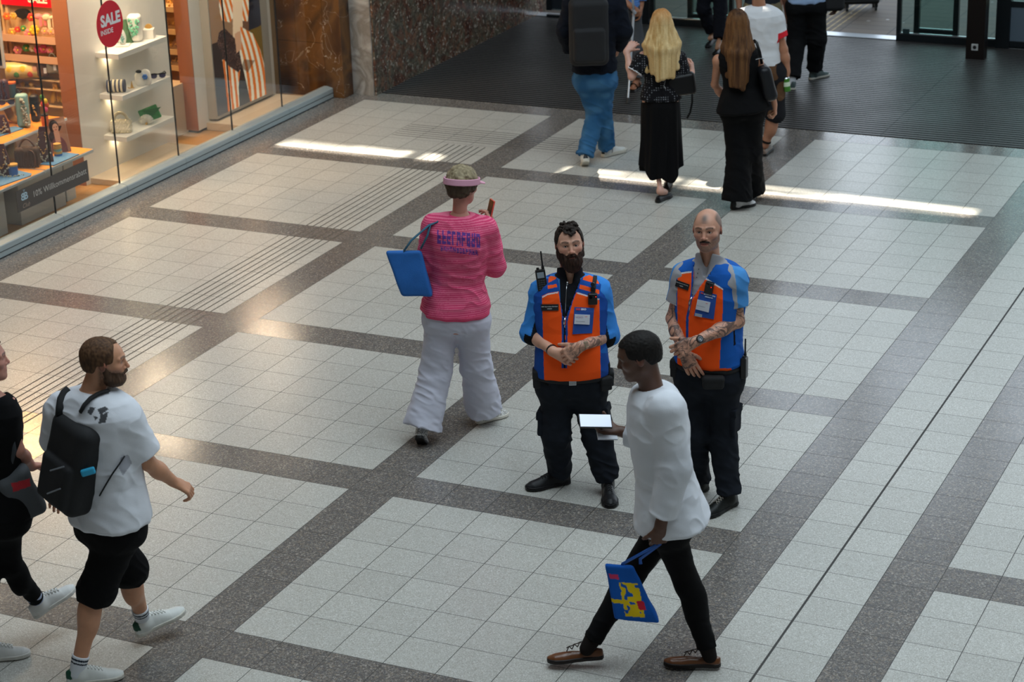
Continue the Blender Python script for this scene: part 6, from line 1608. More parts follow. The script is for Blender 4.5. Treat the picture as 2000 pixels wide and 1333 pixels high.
# ================================================================== the shop behind the glass
def hitp(x, y, axis, val): d = ray((x, y)); return Vector(CAM + d * ((val - CAM[axis]) / d[axis]))
def on(x, y, z): return hitp(x, y, 2, z)
ALU = mat('anodised_aluminium', 'a9b4b5', .38, metal=.3)
WHITE_L = mat('white_lacquer', 'e2dfd8', .35, noise=.02)
COPPER = mat('copper_laminate', 'a0684c', .4, noise=.06, nscale=5)
JB = [-8, -3.2, 0, 3.1, 6.2, 9.35, 12.5, 15.62, 18.75, 21.85, 24.95, 27.9]
mb = MB()
for a, b in zip(JB[:-1], JB[1:]):
    mb.poly([(-17.15 * T, a * T + .002, 0), (-17.15 * T, a * T + .002, .098), (-17.17 * T, a * T + .002, .105), (-17.36 * T, a * T + .002, .118), (-17.5 * T, a * T + .002, .118), (-17.5 * T, a * T + .002, 0)], ext=(0, (b - a) * T - .004, 0))
struct(mb.build('trim_3', ALU))
mb = MB(); tb(mb, -17.149, -17.14, -8, 27.9, .052, .056); tb(mb, -17.149, -17.14, -8, 27.9, 0, .008); struct(mb.build('trim_4', mat('dark_gap', '1a1c1e', .8)))
def glass_material(name, tint='f3f2ee', refl=1.0):
    m = bpy.data.materials.new(name); m.use_nodes = True; nt = m.node_tree
    for n in list(nt.nodes): nt.nodes.remove(n)
    o = nt.nodes.new('ShaderNodeOutputMaterial'); t = nt.nodes.new('ShaderNodeBsdfTransparent'); g = nt.nodes.new('ShaderNodeBsdfGlossy'); mx = nt.nodes.new('ShaderNodeMixShader'); f = nt.nodes.new('ShaderNodeFresnel')
    t.inputs[0].default_value = (*lin(tint), 1); g.inputs['Roughness'].default_value = 0.0; f.inputs[0].default_value = 1.5
    mm = nt.nodes.new('ShaderNodeMath'); mm.operation = 'MULTIPLY'; mm.inputs[1].default_value = refl; ge = nt.nodes.new('ShaderNodeNewGeometry'); bk = nt.nodes.new('ShaderNodeMath'); bk.operation = 'SUBTRACT'; bk.inputs[0].default_value = 1.0; nt.links.new(ge.outputs['Backfacing'], bk.inputs[1]); m2 = nt.nodes.new('ShaderNodeMath'); m2.operation = 'MULTIPLY'; nt.links.new(f.outputs[0], m2.inputs[0]); nt.links.new(bk.outputs[0], m2.inputs[1]); nt.links.new(m2.outputs[0], mm.inputs[0])
    nt.links.new(mm.outputs[0], mx.inputs[0]); nt.links.new(t.outputs[0], mx.inputs[1]); nt.links.new(g.outputs[0], mx.inputs[2]); nt.links.new(mx.outputs[0], o.inputs[0]); return m
GLASS = glass_material('shop_glass')
GX = -17.40
for k, (a, b) in enumerate(zip(JB[:-1], JB[1:])):
    mb = MB(); tb(mb, GX - .035, GX, a + .012, b - .012, .112, 2.6); struct(mb.build('window_%d' % (k + 1), GLASS))
    mb = MB(); tb(mb, GX - .04, GX + .006, a - .012, a + .012, .10, 2.6); struct(mb.build('trim_%d' % (k + 10), mat('black_silicone', '0c0d0e', .5)))
# shell of the shop
mb = MB(); tb(mb, -30, -17.5, -8, 27.9, -.1, 0.0)
m = mat('shop_wood_floor', '8a6238', .45); nt, N, MA, MIX = nodes(m); b = nt.nodes['Principled BSDF']; tc = N('ShaderNodeTexCoord'); w_ = N('ShaderNodeTexNoise'); mp = N('ShaderNodeMapping'); mp.inputs['Scale'].default_value = (2, 14, 2); nt.links.new(tc.outputs['Object'], mp.inputs[0]); nt.links.new(mp.outputs[0], w_.inputs['Vector']); w_.inputs['Scale'].default_value = 3
nt.links.new(MIX(w_.outputs['Fac'], lin('8f683c'), lin('b08550')), b.inputs['Base Color'])
struct(mb.build('floor_shop', m))
WARM = mat('warm_shop_wall', '9a7a50', .7, noise=.1)
mb = MB(); tb(mb, -30.4, -30, -8, 27.9, 0, 2.7); struct(mb.build('wall_shop_back', WARM))
mb = MB(); tb(mb, -30, -19.3, 27.6, 27.9, 0, 2.7); struct(mb.build('wall_shop_side', WARM))
mb = MB(); tb(mb, -30, -17.5, -8.4, -8, 0, 2.7); struct(mb.build('wall_shop_near', WARM))
mb = MB(); tb(mb, -30.4, -17.3, -8.4, 28.5, 2.6, 2.7); struct(mb.build('ceiling_shop', mat('shop_ceiling', 'c8bca8', .8)))
for q in ((-18.3 * T, 13.5 * T), (-18.5 * T, 18.3 * T), (-18.3 * T, 24.5 * T), (-21.5 * T, 15.0 * T), (-22 * T, 22.5 * T), (-18.4 * T, 8 * T)):
    deep = q[0] < -21 * T
    lamp('shop_ceiling_light', 'AREA', (q[0], q[1], 2.55), 34 if deep else (8 if q[1] < 3 else 20), (1.0, .62, .30) if deep else (1.0, .80, .60), target=(q[0], q[1], 0), shape='DISK', size=.5)
# display walls
def wall_unit(j0, j1, label, z0=0.0):
    e = empty('display_wall', (-19.3 * T, (j0 + j1) / 2 * T, 0), 0, label, 'display wall')
    o = MB().box((-19.60 * T, j0 * T + .012, z0), (-19.05 * T, j1 * T, 2.58), bev=.002).build('panel', WHITE_L, e); o.location = -e.location
    o = MB().box((-19.60 * T, j0 * T, z0), (-19.053 * T, j0 * T + .0118, 2.58)).build('side_panel', COPPER, e); o.location = -e.location; tag(o, 'copper brown side panel')
    return e
wall_unit(16.15, 21.1, 'white display wall with a copper side carrying three lit shelves'); e = wall_unit(22.35, 27.25, 'white display wall with a copper side behind the fashion poster', .028)
o = MB().box((-19.5 * T, 22.45 * T, 0), (-19.15 * T, 27.2 * T, .028)).build('foot', BLACKM, e); o.location = -e.location
LOW = mat('cream_plinth', 'c6b49c', .4)
def simple(name, a, b, m, label, cat, group=None, bev=.004):
    c = ((a[0] + b[0]) / 2 * T, (a[1] + b[1]) / 2 * T, min(a[2], b[2])); o = MB().box((a[0] * T, a[1] * T, a[2]), (b[0] * T, b[1] * T, b[2]), bev=bev).build(name, m)
    o.data.transform(Matrix.Translation(-Vector(c))); o.location = c; return tag(o, label, cat, group)
simple('low_platform', (-19.05, 16.4, 0), (-17.95, 20.6, .056), LOW, 'low cream platform under the three lit shelves', 'platform')
simple('low_platform', (-19.05, 22.85, 0), (-17.75, 26.9, .078), LOW, 'low cream platform in front of the fashion poster', 'platform')
for zt, w_ in ((1.152, 'top'), (.771, 'middle'), (.387, 'lowest')):
    o = simple('wall_shelf', (-19.05, 17.28, zt - .048), (-18.22, 19.87, zt), WHITE_L, '%s of the three white shelves on the lit display wall' % w_, 'shelf', 'white shelves on the display wall', .003)
    lamp('shelf_light', 'AREA', (-18.9 * T, 17.8 * T, zt - .052), .34, (1, .80, .50), target=(-19.02 * T, 17.8 * T, zt - .4), shape='DISK', size=.05)
lamp('shelf_light', 'AREA', (-18.8 * T, 18.2 * T, 2.0), 2.0, (1, .82, .55), target=(-19.0 * T, 18.3 * T, 1.1), shape='DISK', size=.08)
# stickers on the glass
REDV = mat('red_vinyl', 'cc0a24', .4); sx = GX * T + .001
cy_, cz_ = 15.895 * T, 1.534; n = 64
o = MB().poly([(sx, cy_ + .193 * math.cos(t_), cz_ + .203 * math.sin(t_)) for t_ in np.linspace(0, 2 * math.pi, n, endpoint=False)], ext=(.0015, 0, 0)).build('sale_sticker', REDV)
tag(o, 'round red sticker reading SALE INSIDE on the shop glass', 'sticker')
PV = mat('pale_vinyl', 'dcd8d4', .5)
plane_text('sale_lettering', 'SALE', .135, (sx + .0015, cy_ + .012, cz_ + .035), (0, 1, 0), (0, 0, 1), PV, o, bold=.006, off=.001)
plane_text('inside_lettering', 'INSIDE', .062, (sx + .0015, cy_ - .055, cz_ - .060), (0, 1, 0), (0, 0, 1), PV, o, off=.001, bold=.001)
j0, j1, z0, z1 = 10.84 * T, 14.155 * T, .272, .456
o = MB().box((sx, j0, z0), (sx + .0015, j1, z1)).build('glass_banner', mat('anthracite_vinyl', '4a4440', .5)); tag(o, 'dark banner strip reading 10% Willkommensrabatt on the shop glass', 'sticker')
LT = mat('banner_print', 'b9b3ac', .5); bx_ = (sx + .0015)
plane_text('lettering', '10% Willkommensrabatt', .074, (bx_, j0 + .590, (z0 + z1) / 2 + .002), (0, 1, 0), (0, 0, 1), LT, o, off=.001, spacing=1.02)
LB = mat('pale_blue_print', 'a4bcc8', .5)
plane_text('emblem', 'B', .085, (bx_, j0 + .125, z0 + .112), (0, 1, 0), (0, 0, 1), LB, o, off=.001, bold=.002)
v_, f_ = text_geo('B', .085, bold=.002); P_ = [(bx_ + .001, j0 + .083 - q[0], z0 + .112 + q[1]) for q in v_]; mesh_obj('emblem', P_, [f[::-1] for f in f_], LB, o)
mb = MB()
for a_ in (-.5, 0, .5): mb.poly([(bx_ + .0005, j0 + .104, z0 + .150), (bx_ + .0005, j0 + .104 + .02 * math.sin(a_) + .004, z0 + .150 + .02 * math.cos(a_)), (bx_ + .0005, j0 + .104 + .026 * math.sin(a_), z0 + .150 + .026 * math.cos(a_))], ext=(.0008, 0, 0))
mb.build('crown', LB, o)
plane_text('club_lettering', 'Club', .052, (bx_, j0 + .112, z0 + .036), (0, 1, 0), (0, 0, 1), mat('rose_print', '9a8478', .5), o, off=.001, font_shear=.4)
# poster
pe = empty('fashion_poster', (-18.72 * T, 24.8 * T, .10), 0, 'large poster with a glow added to its print of striped orange and white clothes behind the shop glass', 'poster')
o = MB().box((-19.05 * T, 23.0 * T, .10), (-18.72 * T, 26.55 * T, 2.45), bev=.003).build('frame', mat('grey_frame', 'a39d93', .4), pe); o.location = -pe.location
def poster_px(P):
    c = (P - CAM) @ ROT.T; return np.stack([1000 + F_PX * c[:, 0] / c[:, 2], 666.5 + F_PX * c[:, 1] / c[:, 2]], 1)
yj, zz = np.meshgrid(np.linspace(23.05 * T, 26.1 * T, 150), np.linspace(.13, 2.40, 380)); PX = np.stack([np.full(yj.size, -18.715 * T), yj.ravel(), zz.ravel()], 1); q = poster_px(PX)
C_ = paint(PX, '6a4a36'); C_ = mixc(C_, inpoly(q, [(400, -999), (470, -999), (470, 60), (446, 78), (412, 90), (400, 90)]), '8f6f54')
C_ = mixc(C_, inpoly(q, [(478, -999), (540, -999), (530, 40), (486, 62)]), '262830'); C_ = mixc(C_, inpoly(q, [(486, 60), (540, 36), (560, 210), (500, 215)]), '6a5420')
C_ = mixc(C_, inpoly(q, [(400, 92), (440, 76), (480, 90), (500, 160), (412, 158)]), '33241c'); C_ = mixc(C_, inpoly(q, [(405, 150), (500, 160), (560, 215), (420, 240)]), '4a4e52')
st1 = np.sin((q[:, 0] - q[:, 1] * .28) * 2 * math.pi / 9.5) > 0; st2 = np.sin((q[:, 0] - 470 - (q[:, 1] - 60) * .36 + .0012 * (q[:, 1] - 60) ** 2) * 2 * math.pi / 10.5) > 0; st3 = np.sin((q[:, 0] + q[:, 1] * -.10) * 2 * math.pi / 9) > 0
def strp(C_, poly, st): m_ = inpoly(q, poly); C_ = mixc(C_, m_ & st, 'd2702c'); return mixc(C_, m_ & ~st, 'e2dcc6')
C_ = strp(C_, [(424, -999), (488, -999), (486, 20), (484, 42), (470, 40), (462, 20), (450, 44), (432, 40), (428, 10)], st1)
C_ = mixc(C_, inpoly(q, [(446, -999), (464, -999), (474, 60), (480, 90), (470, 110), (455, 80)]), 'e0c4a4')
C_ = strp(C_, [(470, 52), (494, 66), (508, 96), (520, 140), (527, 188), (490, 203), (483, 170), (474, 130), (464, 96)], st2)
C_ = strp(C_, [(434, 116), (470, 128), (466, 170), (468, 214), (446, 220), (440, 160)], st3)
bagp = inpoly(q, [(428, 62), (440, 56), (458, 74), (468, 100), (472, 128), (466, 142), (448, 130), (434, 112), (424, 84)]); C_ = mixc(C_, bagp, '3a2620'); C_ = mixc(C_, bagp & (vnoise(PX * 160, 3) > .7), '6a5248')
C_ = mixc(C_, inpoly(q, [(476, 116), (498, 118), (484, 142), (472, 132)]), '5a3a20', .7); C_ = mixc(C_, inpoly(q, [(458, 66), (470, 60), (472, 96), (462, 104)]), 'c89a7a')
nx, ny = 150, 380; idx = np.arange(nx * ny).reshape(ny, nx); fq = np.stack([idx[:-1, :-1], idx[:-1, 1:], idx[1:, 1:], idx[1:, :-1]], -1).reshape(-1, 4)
pm_ = mat('poster_print', 'ffffff', .25, attr=True); bl0 = mat('glowing_poster_print', 'ffffff', .25, attr=True); _b = bl0.node_tree.nodes['Principled BSDF']; bl0.node_tree.links.new(bl0.node_tree.nodes['Attribute'].outputs['Color'], _b.inputs['Emission Color']); _b.inputs['Emission Strength'].default_value = .22; o = mesh_obj('picture', PX, fq, bl0, pe, C_); o.location = -pe.location  # glow added to the poster print to brighten it behind the glass
# --- plinths and tables of the window display
TOPW = mat('table_white', 'b9c2c6', .4); ORG = mat('orange_cloth', 'd88a2c', .7, noise=.12, nscale=10); BLUEM = mat('blue_shell_mat', '4f7fa8', .7, noise=.5, nscale=70, bump=.8, bscale=90)
simple('plinth', (-19.3, 8.5, 0), (-18.4, 11.55, .425), TOPW, 'white plinth cut by the left edge under the orange table top', 'plinth')
simple('plinth', (-19.4, 12.25, 0), (-18.45, 14.35, .425), TOPW, 'wide white plinth behind the dark banner', 'plinth')
simple('plinth', (-19.4, 14.6, 0), (-18.6, 15.05, .425), TOPW, 'narrow white plinth right of the dark banner strip', 'plinth')
def table(name, a, b, label, cloth=True):
    e = empty(name, ((a[0] + b[0]) / 2 * T, (a[1] + b[1]) / 2 * T, a[2]), 0, label, 'display table'); 
    o = MB().box((a[0] * T, a[1] * T, a[2]), (b[0] * T, b[1] * T, b[2]), bev=.002).build('table_top', TOPW, e); o.location = -e.location
    if cloth:
        o = MB().box((a[0] * T + .004, a[1] * T + .004, b[2]), (b[0] * T - .006, b[1] * T - .006, b[2] + .004)).build('cloth', ORG, e); o.location = -e.location
    return e
table('display_table', (-19.35, 8.5, .425), (-17.92, 12.86, .450), 'orange covered display table at the left edge of the window')
table('display_table', (-19.35, 12.9, .425), (-17.92, 15.2, .452), 'orange covered display table beside the lit display wall')
simple('riser', (-20.6, 11.0, 0), (-19.45, 15.3, .66), TOPW, 'white riser block carrying the middle orange tier', 'riser')
table('display_table', (-20.6, 9.5, .66), (-19.0, 15.53, .684), 'middle orange tier with the teal necklace stand')
simple('riser', (-22.0, 11.0, 0), (-20.8, 14.4, .85), TOPW, 'white riser block carrying the highest orange tier', 'riser')
table('display_table', (-22.0, 9.5, .85), (-20.0, 14.7, .872), 'highest orange tier at the left edge')
def mat_sheet(poly_px, z, label):
    o = MB().poly([on(x, y, z + .0005) for x, y in poly_px], ext=(0, 0, .006)).build('shell_mat', BLUEM); tag(o, label, 'mat'); return o
mat_sheet([(-20, 372), (60, 344), (62, 340), (30, 333), (-20, 345)], .455, 'blue shell mat on the leftmost orange table'); mat_sheet([(78, 322), (105, 324), (155, 302), (120, 298)], .457, 'blue shell mat in front of the woman portrait card'); mat_sheet([(-20, 274), (46, 252), (30, 248), (-20, 256)], .689, 'blue shell mat on the middle orange tier')

# --- goods, each standing where the photo shows it
def good(name, label, cat, at, group=None):
    e = empty(name, tuple(at), RZ, label, cat, group); e.scale = (1.24, 1.24, 1.24); return e
def blob(e, name, m, fn, h=.004):
    F = Field(); fn(F); v, f, c = F.mesh(h); return mesh_obj(name, v, f, m, e, smooth=True)
G_ = {k: mat('g_' + k, c, r, noise=.15, nscale=30) for k, c, r in [('gold', 'c79a4e', .4), ('pink', 'dc8088', .7), ('rose', 'c84a6a', .7), ('red', 'c83a2c', .6), ('yellow', 'e6c02c', .6), ('peach', 'dca488', .7), ('cream', 'd8ccae', .7), ('green', '4a8a44', .7), ('teal', '7aa8a4', .6), ('navy', '2a3350', .6), ('plum', '4a2c36', .6), ('brown', '5c4034', .6), ('fur', '4a362a', .9), ('black', '17161a', .5), ('orange', 'd8642c', .6), ('silverb', 'a8a898', .4), ('blue', '3a6ab0', .6), ('olive', '7a6a44', .7), ('grey', '77736c', .7), ('skinc', 'b98868', .6)]}
def flower(at, r, m, label, n=6, core='yellow', cat='hair flower', group=None):
    e = good('hair_flower', label, cat, at, group); mb = MB()
    for i in range(n): a = 2 * math.pi * i / n; mb.sph((math.cos(a) * r * .6, -.4 * r, math.sin(a) * r * .6), r * .5, 10, sc=(1, .5, 1))
    mb.build('petals', G_[m], e, smooth=True); MB().sph((0, -.55 * r, 0), r * .28, 10).build('flower_centre', G_[core], e, smooth=True); return e
def bow(at, r, m, label):
    e = good('hair_bow', label, 'hair bow', at); mb = MB()
    for s_ in (-1, 1): mb.sph((s_ * r * .55, 0, 0), r * .55, 12, sc=(1, .45, .75))
    mb.build('loops', G_[m], e, smooth=True); MB().sph((0, -.1 * r, 0), r * .25, 10).build('knot', G_[m], e, smooth=True)
    mb = MB(); mb.box((-r * .5, -.01, -r * 1.3), (-r * .1, .0, -.1 * r)); mb.box((r * .1, -.01, -r * 1.2), (r * .45, .0, -.1 * r)); mb.build('tails', G_[m], e); return e
# accessory rack
JR = 17.3 * T; rk = empty('accessory_rack', (-21.0 * T, JR, 0), 0, 'tall cream accessory rack with a red SALE header inside the shop', 'rack')
R = lambda x, y, off=0.0: hitp(x, y, 1, JR - off)
CREAM = mat('cream_board', 'c8ab84', .5)
x0_, x1_ = R(17, 100).x, -19.62 * T
o = MB().box((x0_, JR, .25), (x1_, JR + .03, 1.75)).build('back_board', CREAM, rk); o.location = -rk.location
for k_, xx in enumerate((x0_, x0_ + .055)):
    o = MB().box((xx - .012, JR - .03, 0), (xx + .012, JR, 1.8)).build('upright', CREAM, rk); o.location = -rk.location
z_ = R(60, 10).z; o = MB().box((x0_ + .02, JR - .05, z_), (x1_ - .01, JR - .03, z_ + .16)).build('sale_header', REDV, rk); o.location = -rk.location
t_ = plane_text('sale_lettering', 'SALE', .10, ((x0_ + x1_) / 2 + .03, JR - .051, z_ + .035 + .035), (1, 0, 0), (0, 0, 1), PV, o, bold=.004)
TRAY = mat('frosted_tray', 'cfa890', .3)
for yy in (80, 118):
    z_ = R(60, yy, .1).z; o = MB().box((x0_ - .02, JR - .13, z_ - .01), (x1_ - .01, JR, z_ + .005)).box((x0_ - .02, JR - .135, z_ - .01), (x1_ - .01, JR - .128, z_ + .055)).box((x0_ - .02, JR - .13, z_), (x0_ - .014, JR, z_ + .055)).build('tray', TRAY, rk); o.location = -rk.location
for yy in (150, 168, 200, 240):
    z_ = R(60, yy).z; o = MB().box((x0_ + .05, JR - .10, z_), (x1_ - .01, JR, z_ + .008)).build('shelf', CREAM, rk); o.location = -rk.location
for (x, y, r, m_, lb) in [(14, 31, .028, 'orange', 'small orange hair flower at the top left of the accessory rack'), (27, 31, .026, 'gold', 'gold hair flower next to the orange flower on the rack'), (62, 33, .030, 'red', 'red hair flower on the top row of the rack'),
                          (24, 62, .030, 'gold', 'gold hair flower in the upper tray'), (35, 57, .022, 'red', 'small red hair flower in the upper tray'), (46, 55, .022, 'green', 'small green and white hair flower in the upper tray'), (68, 58, .036, 'yellow', 'large yellow hair flower in the upper tray'),
                          (58, 65, .036, 'pink', 'pink hair flower hanging over the upper tray'), (88, 60, .026, 'peach', 'left peach hair flower in the upper tray'), (100, 61, .026, 'peach', 'middle peach hair flower in the upper tray'), (110, 64, .022, 'peach', 'right peach hair flower in the upper tray'),
                          (35, 97, .030, 'pink', 'pink scrunchie flower at the left of the lower tray'), (52, 93, .028, 'green', 'green hair flower in the lower tray'), (64, 94, .026, 'cream', 'cream hair flower in the lower tray'), (74, 96, .028, 'rose', 'rose hair flower in the lower tray left of the tag'), (86, 95, .032, 'rose', 'large rose hair flower in the lower tray'), (98, 97, .028, 'pink', 'pink hair flower at the right of the lower tray')]:
    flower(R(x, y, .07), r, m_, lb, group='hair flowers on the accessory rack')
bow(R(83, 32, .05), .055, 'pink', 'pink hair bow on the top row of the rack'); bow(R(100, 34, .05), .060, 'cream', 'cream hair bow on the top row of the rack')
e = good('folding_fan', 'black folding fan on the top row of the rack', 'fan', R(44, 30, .04)); mb = MB(); mb.poly([(0, 0, -.03)] + [(.07 * math.cos(a), 0, .05 * math.sin(a)) for a in np.linspace(0.1, 3.04, 12)], ext=(0, .008, 0)); mb.build('fan_leaf', G_['black'], e)
e = good('roll_bag', 'clear roll bag with yellow and green print on the rack', 'bag', R(48, 137, .09)); MB().cyl((-.13, 0, 0), (.13, 0, 0), .062, n=28).build('bag_body', mat('printed_film', 'd8c07c', .3, noise=.5, nscale=26), e, smooth=False)
for i, (m_, xx) in enumerate((('yellow', -.10), ('green', -.05), ('yellow', .0), ('red', .05), ('peach', .09))): MB().sph((xx, -.045, .012 * (-1) ** i), .032, 12, sc=(1, .6, 1)).build('print_patch', G_[m_], e, smooth=True)
for x, y, m_, lb in ((84, 134, 'brown', 'brown small bag hanging on the rack right of the roll bag'), (103, 128, 'grey', 'grey small bag with white tags at the right of the rack')):
    e = good('small_bag', lb, 'bag', R(x, y, .09)); blob(e, 'bag_body', G_[m_], lambda F: F.box((0, 0, 0), V3(.045, .025, .06), rd=.02)); MB().tube(arc((-.03, 0, .05), (.03, 0, .05), (0, 0, .04)), .005, n=6).build('handle', G_[m_], e); MB().box((.01, -.03, -.03), (.03, -.027, .01)).build('tag', WHITEP, e)
for x, lb in ((45, 'left straw tassel bunch under the roll bag'), (62, 'middle straw tassel bunch under the roll bag'), (108, 'right straw tassel bunch beside the copper panel')):
    e = good('straw_tassel', lb, 'tassel', R(x, 170, .06), 'straw tassels on the rack'); mb = MB(); rr = random.Random(x)
    for i in range(22): a = rr.uniform(-.05, .05); mb.cyl((a * .2, rr.uniform(-.01, .01), .02), (a, rr.uniform(-.02, .02), -.12 + rr.uniform(0, .03)), .003, n=5)
    mb.build('strands', G_['gold'], e); MB().sph((0, 0, .02), .02, 10).build('knot', G_['gold'], e, smooth=True)
# gold jewellery shelves between the walls and behind
def jewel_rack(i0, i1, j_, z_list, label, seed):
    e = empty('jewellery_rack', ((i0 + i1) / 2 * T, j_ * T, 0), 0, label, 'jewellery rack'); rr = random.Random(seed)
    o = MB().box((i0 * T, j_ * T, 0), (i1 * T, j_ * T + .03, 1.9)).build('back_board', mat('golden_board', '9a7040', .6), e); o.location = -e.location
    for z in z_list:
        o = MB().box((i0 * T, j_ * T - .16, z - .05), (i1 * T, j_ * T, z)).build('shelf', CREAM, e); o.location = -e.location
        mb = MB()
        for k in range(60): mb.sph((rr.uniform(i0 * T + .01, i1 * T - .01), j_ * T - rr.uniform(.02, .15), z + rr.uniform(.004, .05)), rr.uniform(.006, .014), 6)
        o2 = mb.build('jewellery', G_['gold'], e, smooth=True); o2['kind'] = 'stuff'; o2.location = -e.location
jewel_rack(-21.4, -19.2, 23.4, (.35, .62, .78, .98, 1.2), 'golden jewellery shelves seen between the two display walls', 4)
jewel_rack(-22.0, -19.3, 27.4, (.5, .8, 1.1), 'golden jewellery shelves right of the fashion poster', 6)
simple('display_box', (-20.4, 21.6, 0), (-19.5, 22.6, .5), LOW, 'cream display box low between the two display walls', 'box')
MB()
# framed screen at the left edge
p0, p1 = hitp(-6, 20, 1, 15.5 * T), hitp(9, 135, 1, 15.5 * T)
e = empty('advert_screen', tuple(p1), 0, 'dark screen with a white frame at the left edge inside the shop', 'screen'); o = MB().box((p1.x - .35, p1.y, p1.z), (p1.x, p1.y + .03, p1.z + .7), bev=.01).build('frame', TOPW, e); o.location = -e.location
o = MB().box((p1.x - .34, p1.y - .003, p1.z + .03), (p1.x - .02, p1.y, p1.z + .68)).build('screen', mat('dark_glass', '14161c', .1), e); o.location = -e.location
MB().box((-.19, .0, -p1.z), (-.15, .03, 0)).build('post', TOPW, e)
# shelf goods: heights from the shelves
Z1, Z2, Z3 = 1.152, .771, .387
def stand(at, w, d, h, m_, label, round_=True, name='necklace_stand', lean=0):
    e = good(name, label, 'necklace stand', at); F = Field(); F.box((0, 0, h / 2), V3(w / 2, d / 2, h / 2), rd=min(w, d) * .28 if round_ else .004)
    v, f, c = F.mesh(.004); mesh_obj('stand_body', v, f, m_, e, smooth=True); return e
def beads(e, pts, r, m_, name='bead_necklace', n=26, seed=1, fat=1.0):
    mb = MB(); rr = random.Random(seed); P = [Vector(p) for p in pts]
    for k in range(n):
        t = k / (n - 1) * (len(P) - 1); i = min(int(t), len(P) - 2); q = P[i].lerp(P[i + 1], t - i); mb.sph(q + Vector((rr.uniform(-1, 1), rr.uniform(-.3, .3), rr.uniform(-1, 1))) * r * fat, r * rr.uniform(.7, 1.2), 8)
    return mb.build(name, m_, e, smooth=True)
a = on(266, 80, Z1); e = stand(a, .10, .10, .20, WHITE_L, 'white necklace stand with green beads on the top shelf'); beads(e, [(-.02, -.055, .17), (-.02, -.06, .10), (0, -.06, .05), (.025, -.06, .10), (.03, -.055, .17)], .0065, mat('mint_beads', '6fc09a', .4), n=60, fat=2.2)
a = on(292, 74, Z1); e = good('gift_box', 'small white cube with gold shell on the top shelf', 'box', a); MB().box((-.04, -.04, 0), (.04, .04, .07), bev=.003).build('box_body', WHITE_L, e); mb = MB(); [mb.cyl((0, 0, .07), (.03 * math.sin(a_), 0, .07 + .035 * math.cos(a_)), .004, .008, n=8) for a_ in np.linspace(-1.1, 1.1, 7)]; mb.build('gold_shell', G_['gold'], e)
a = on(240, 90, Z1); e = good('ring_tray', 'small white tray with a bust and teal beads beside the SALE sticker', 'tray', a); MB().box((-.05, -.04, 0), (.05, .04, .014), bev=.003).build('tray', WHITE_L, e); blob(e, 'bust', WHITE_L, lambda F: (F.ell((0, 0, .06), V3(.03, .02, .055)), F.cap((0, 0, .1), (0, 0, .115), .012))); beads(e, [(-.005, -.024, .10), (.01, -.028, .06), (.0, -.024, .03)], .006, G_['teal'], n=26, fat=1.6)
a = on(246, 86, Z1) + Vector((-.03, .06, 0)); e = good('cone_card', 'dark green and brown cone display behind the SALE sticker', 'display', a); MB().cyl((0, 0, 0), (0, 0, .17), .05, .012, n=20).build('cone', mat('green_print', '4a6a4a', .6, noise=.5, nscale=40), e)
a = on(228, 180, Z2); e = good('striped_roll_bag', 'navy and cream striped roll bag on the middle shelf', 'bag', a)
for i in range(9): MB().cyl((-.065 + i * .0145, .0, .047), (-.065 + (i + 1) * .0145, .0, .047), .046 + .002 * (i % 2), n=28).build('stripe', G_['navy'] if i % 2 == 0 else G_['cream'], e)
a = on(258, 172, Z2); e = good('gold_ring_holder', 'thin gold ring holder on the middle shelf', 'ring holder', a); MB().cyl((0, 0, 0), (0, 0, .055), .012, .001, n=12).build('cone', G_['gold'], e); MB().tube([(-.03, 0, .004), (-.01, -.02, .004), (.02, -.01, .004)], .003, n=6).build('chain', G_['gold'], e)
a = on(278, 168, Z2); e = good('earring_display', 'white rounded earring display with black and blue clips on the middle shelf', 'display', a); blob(e, 'display_body', WHITE_L, lambda F: (F.cap((-.012, 0, .03), (-.012, 0, .07), .040, flat=((0, 1, 0), .3)), F.cap((.03, .02, .03), (.03, .02, .085), .038, flat=((0, 1, 0), .3))))
MB().sph((-.015, -.012, .112), .018, 10, sc=(1.3, .6, .7)).build('black_clip', G_['black'], e); mb = MB(); [mb.sph((.028 + .012 * math.cos(a_), -.012, .07 + .012 * math.sin(a_)), .010, 8) for a_ in np.linspace(0, 6.28, 7)[:-1]]; mb.build('blue_flower', G_['blue'], e)
def sunglasses(a, label, rz=.3):
    e = good('sunglasses', label, 'sunglasses', a); e.rotation_euler.z += rz; mb = MB()
    for s_ in (-1, 1): mb.poly([(s_ * .032 + .025 * math.cos(t_), -.01, .022 + .019 * math.sin(t_)) for t_ in np.linspace(0, 2 * math.pi, 20, endpoint=False)], ext=(0, .003, 0))
    mb.build('lens', mat('smoky_lens', '4a4a6a', .1), e); mb = MB()
    mb.tube([(-.06, -.01, .036), (-.03, -.012, .040), (0, -.012, .034), (.03, -.012, .040), (.06, -.01, .036)], .005, n=6)
    for s_ in (-1, 1): mb.tube([(s_ * .060, -.01, .036), (s_ * .060, .06, .036), (s_ * .055, .12, .015)], .0035, n=6)
    mb.build('frame', G_['black'], e, smooth=True); return e
sunglasses(on(309, 153, Z2), 'black sunglasses at the right end of the middle shelf')
WOV = mat('woven_cream', 'cfc3a6', .8, bump=1.0, bscale=90, noise=.25, nscale=60)
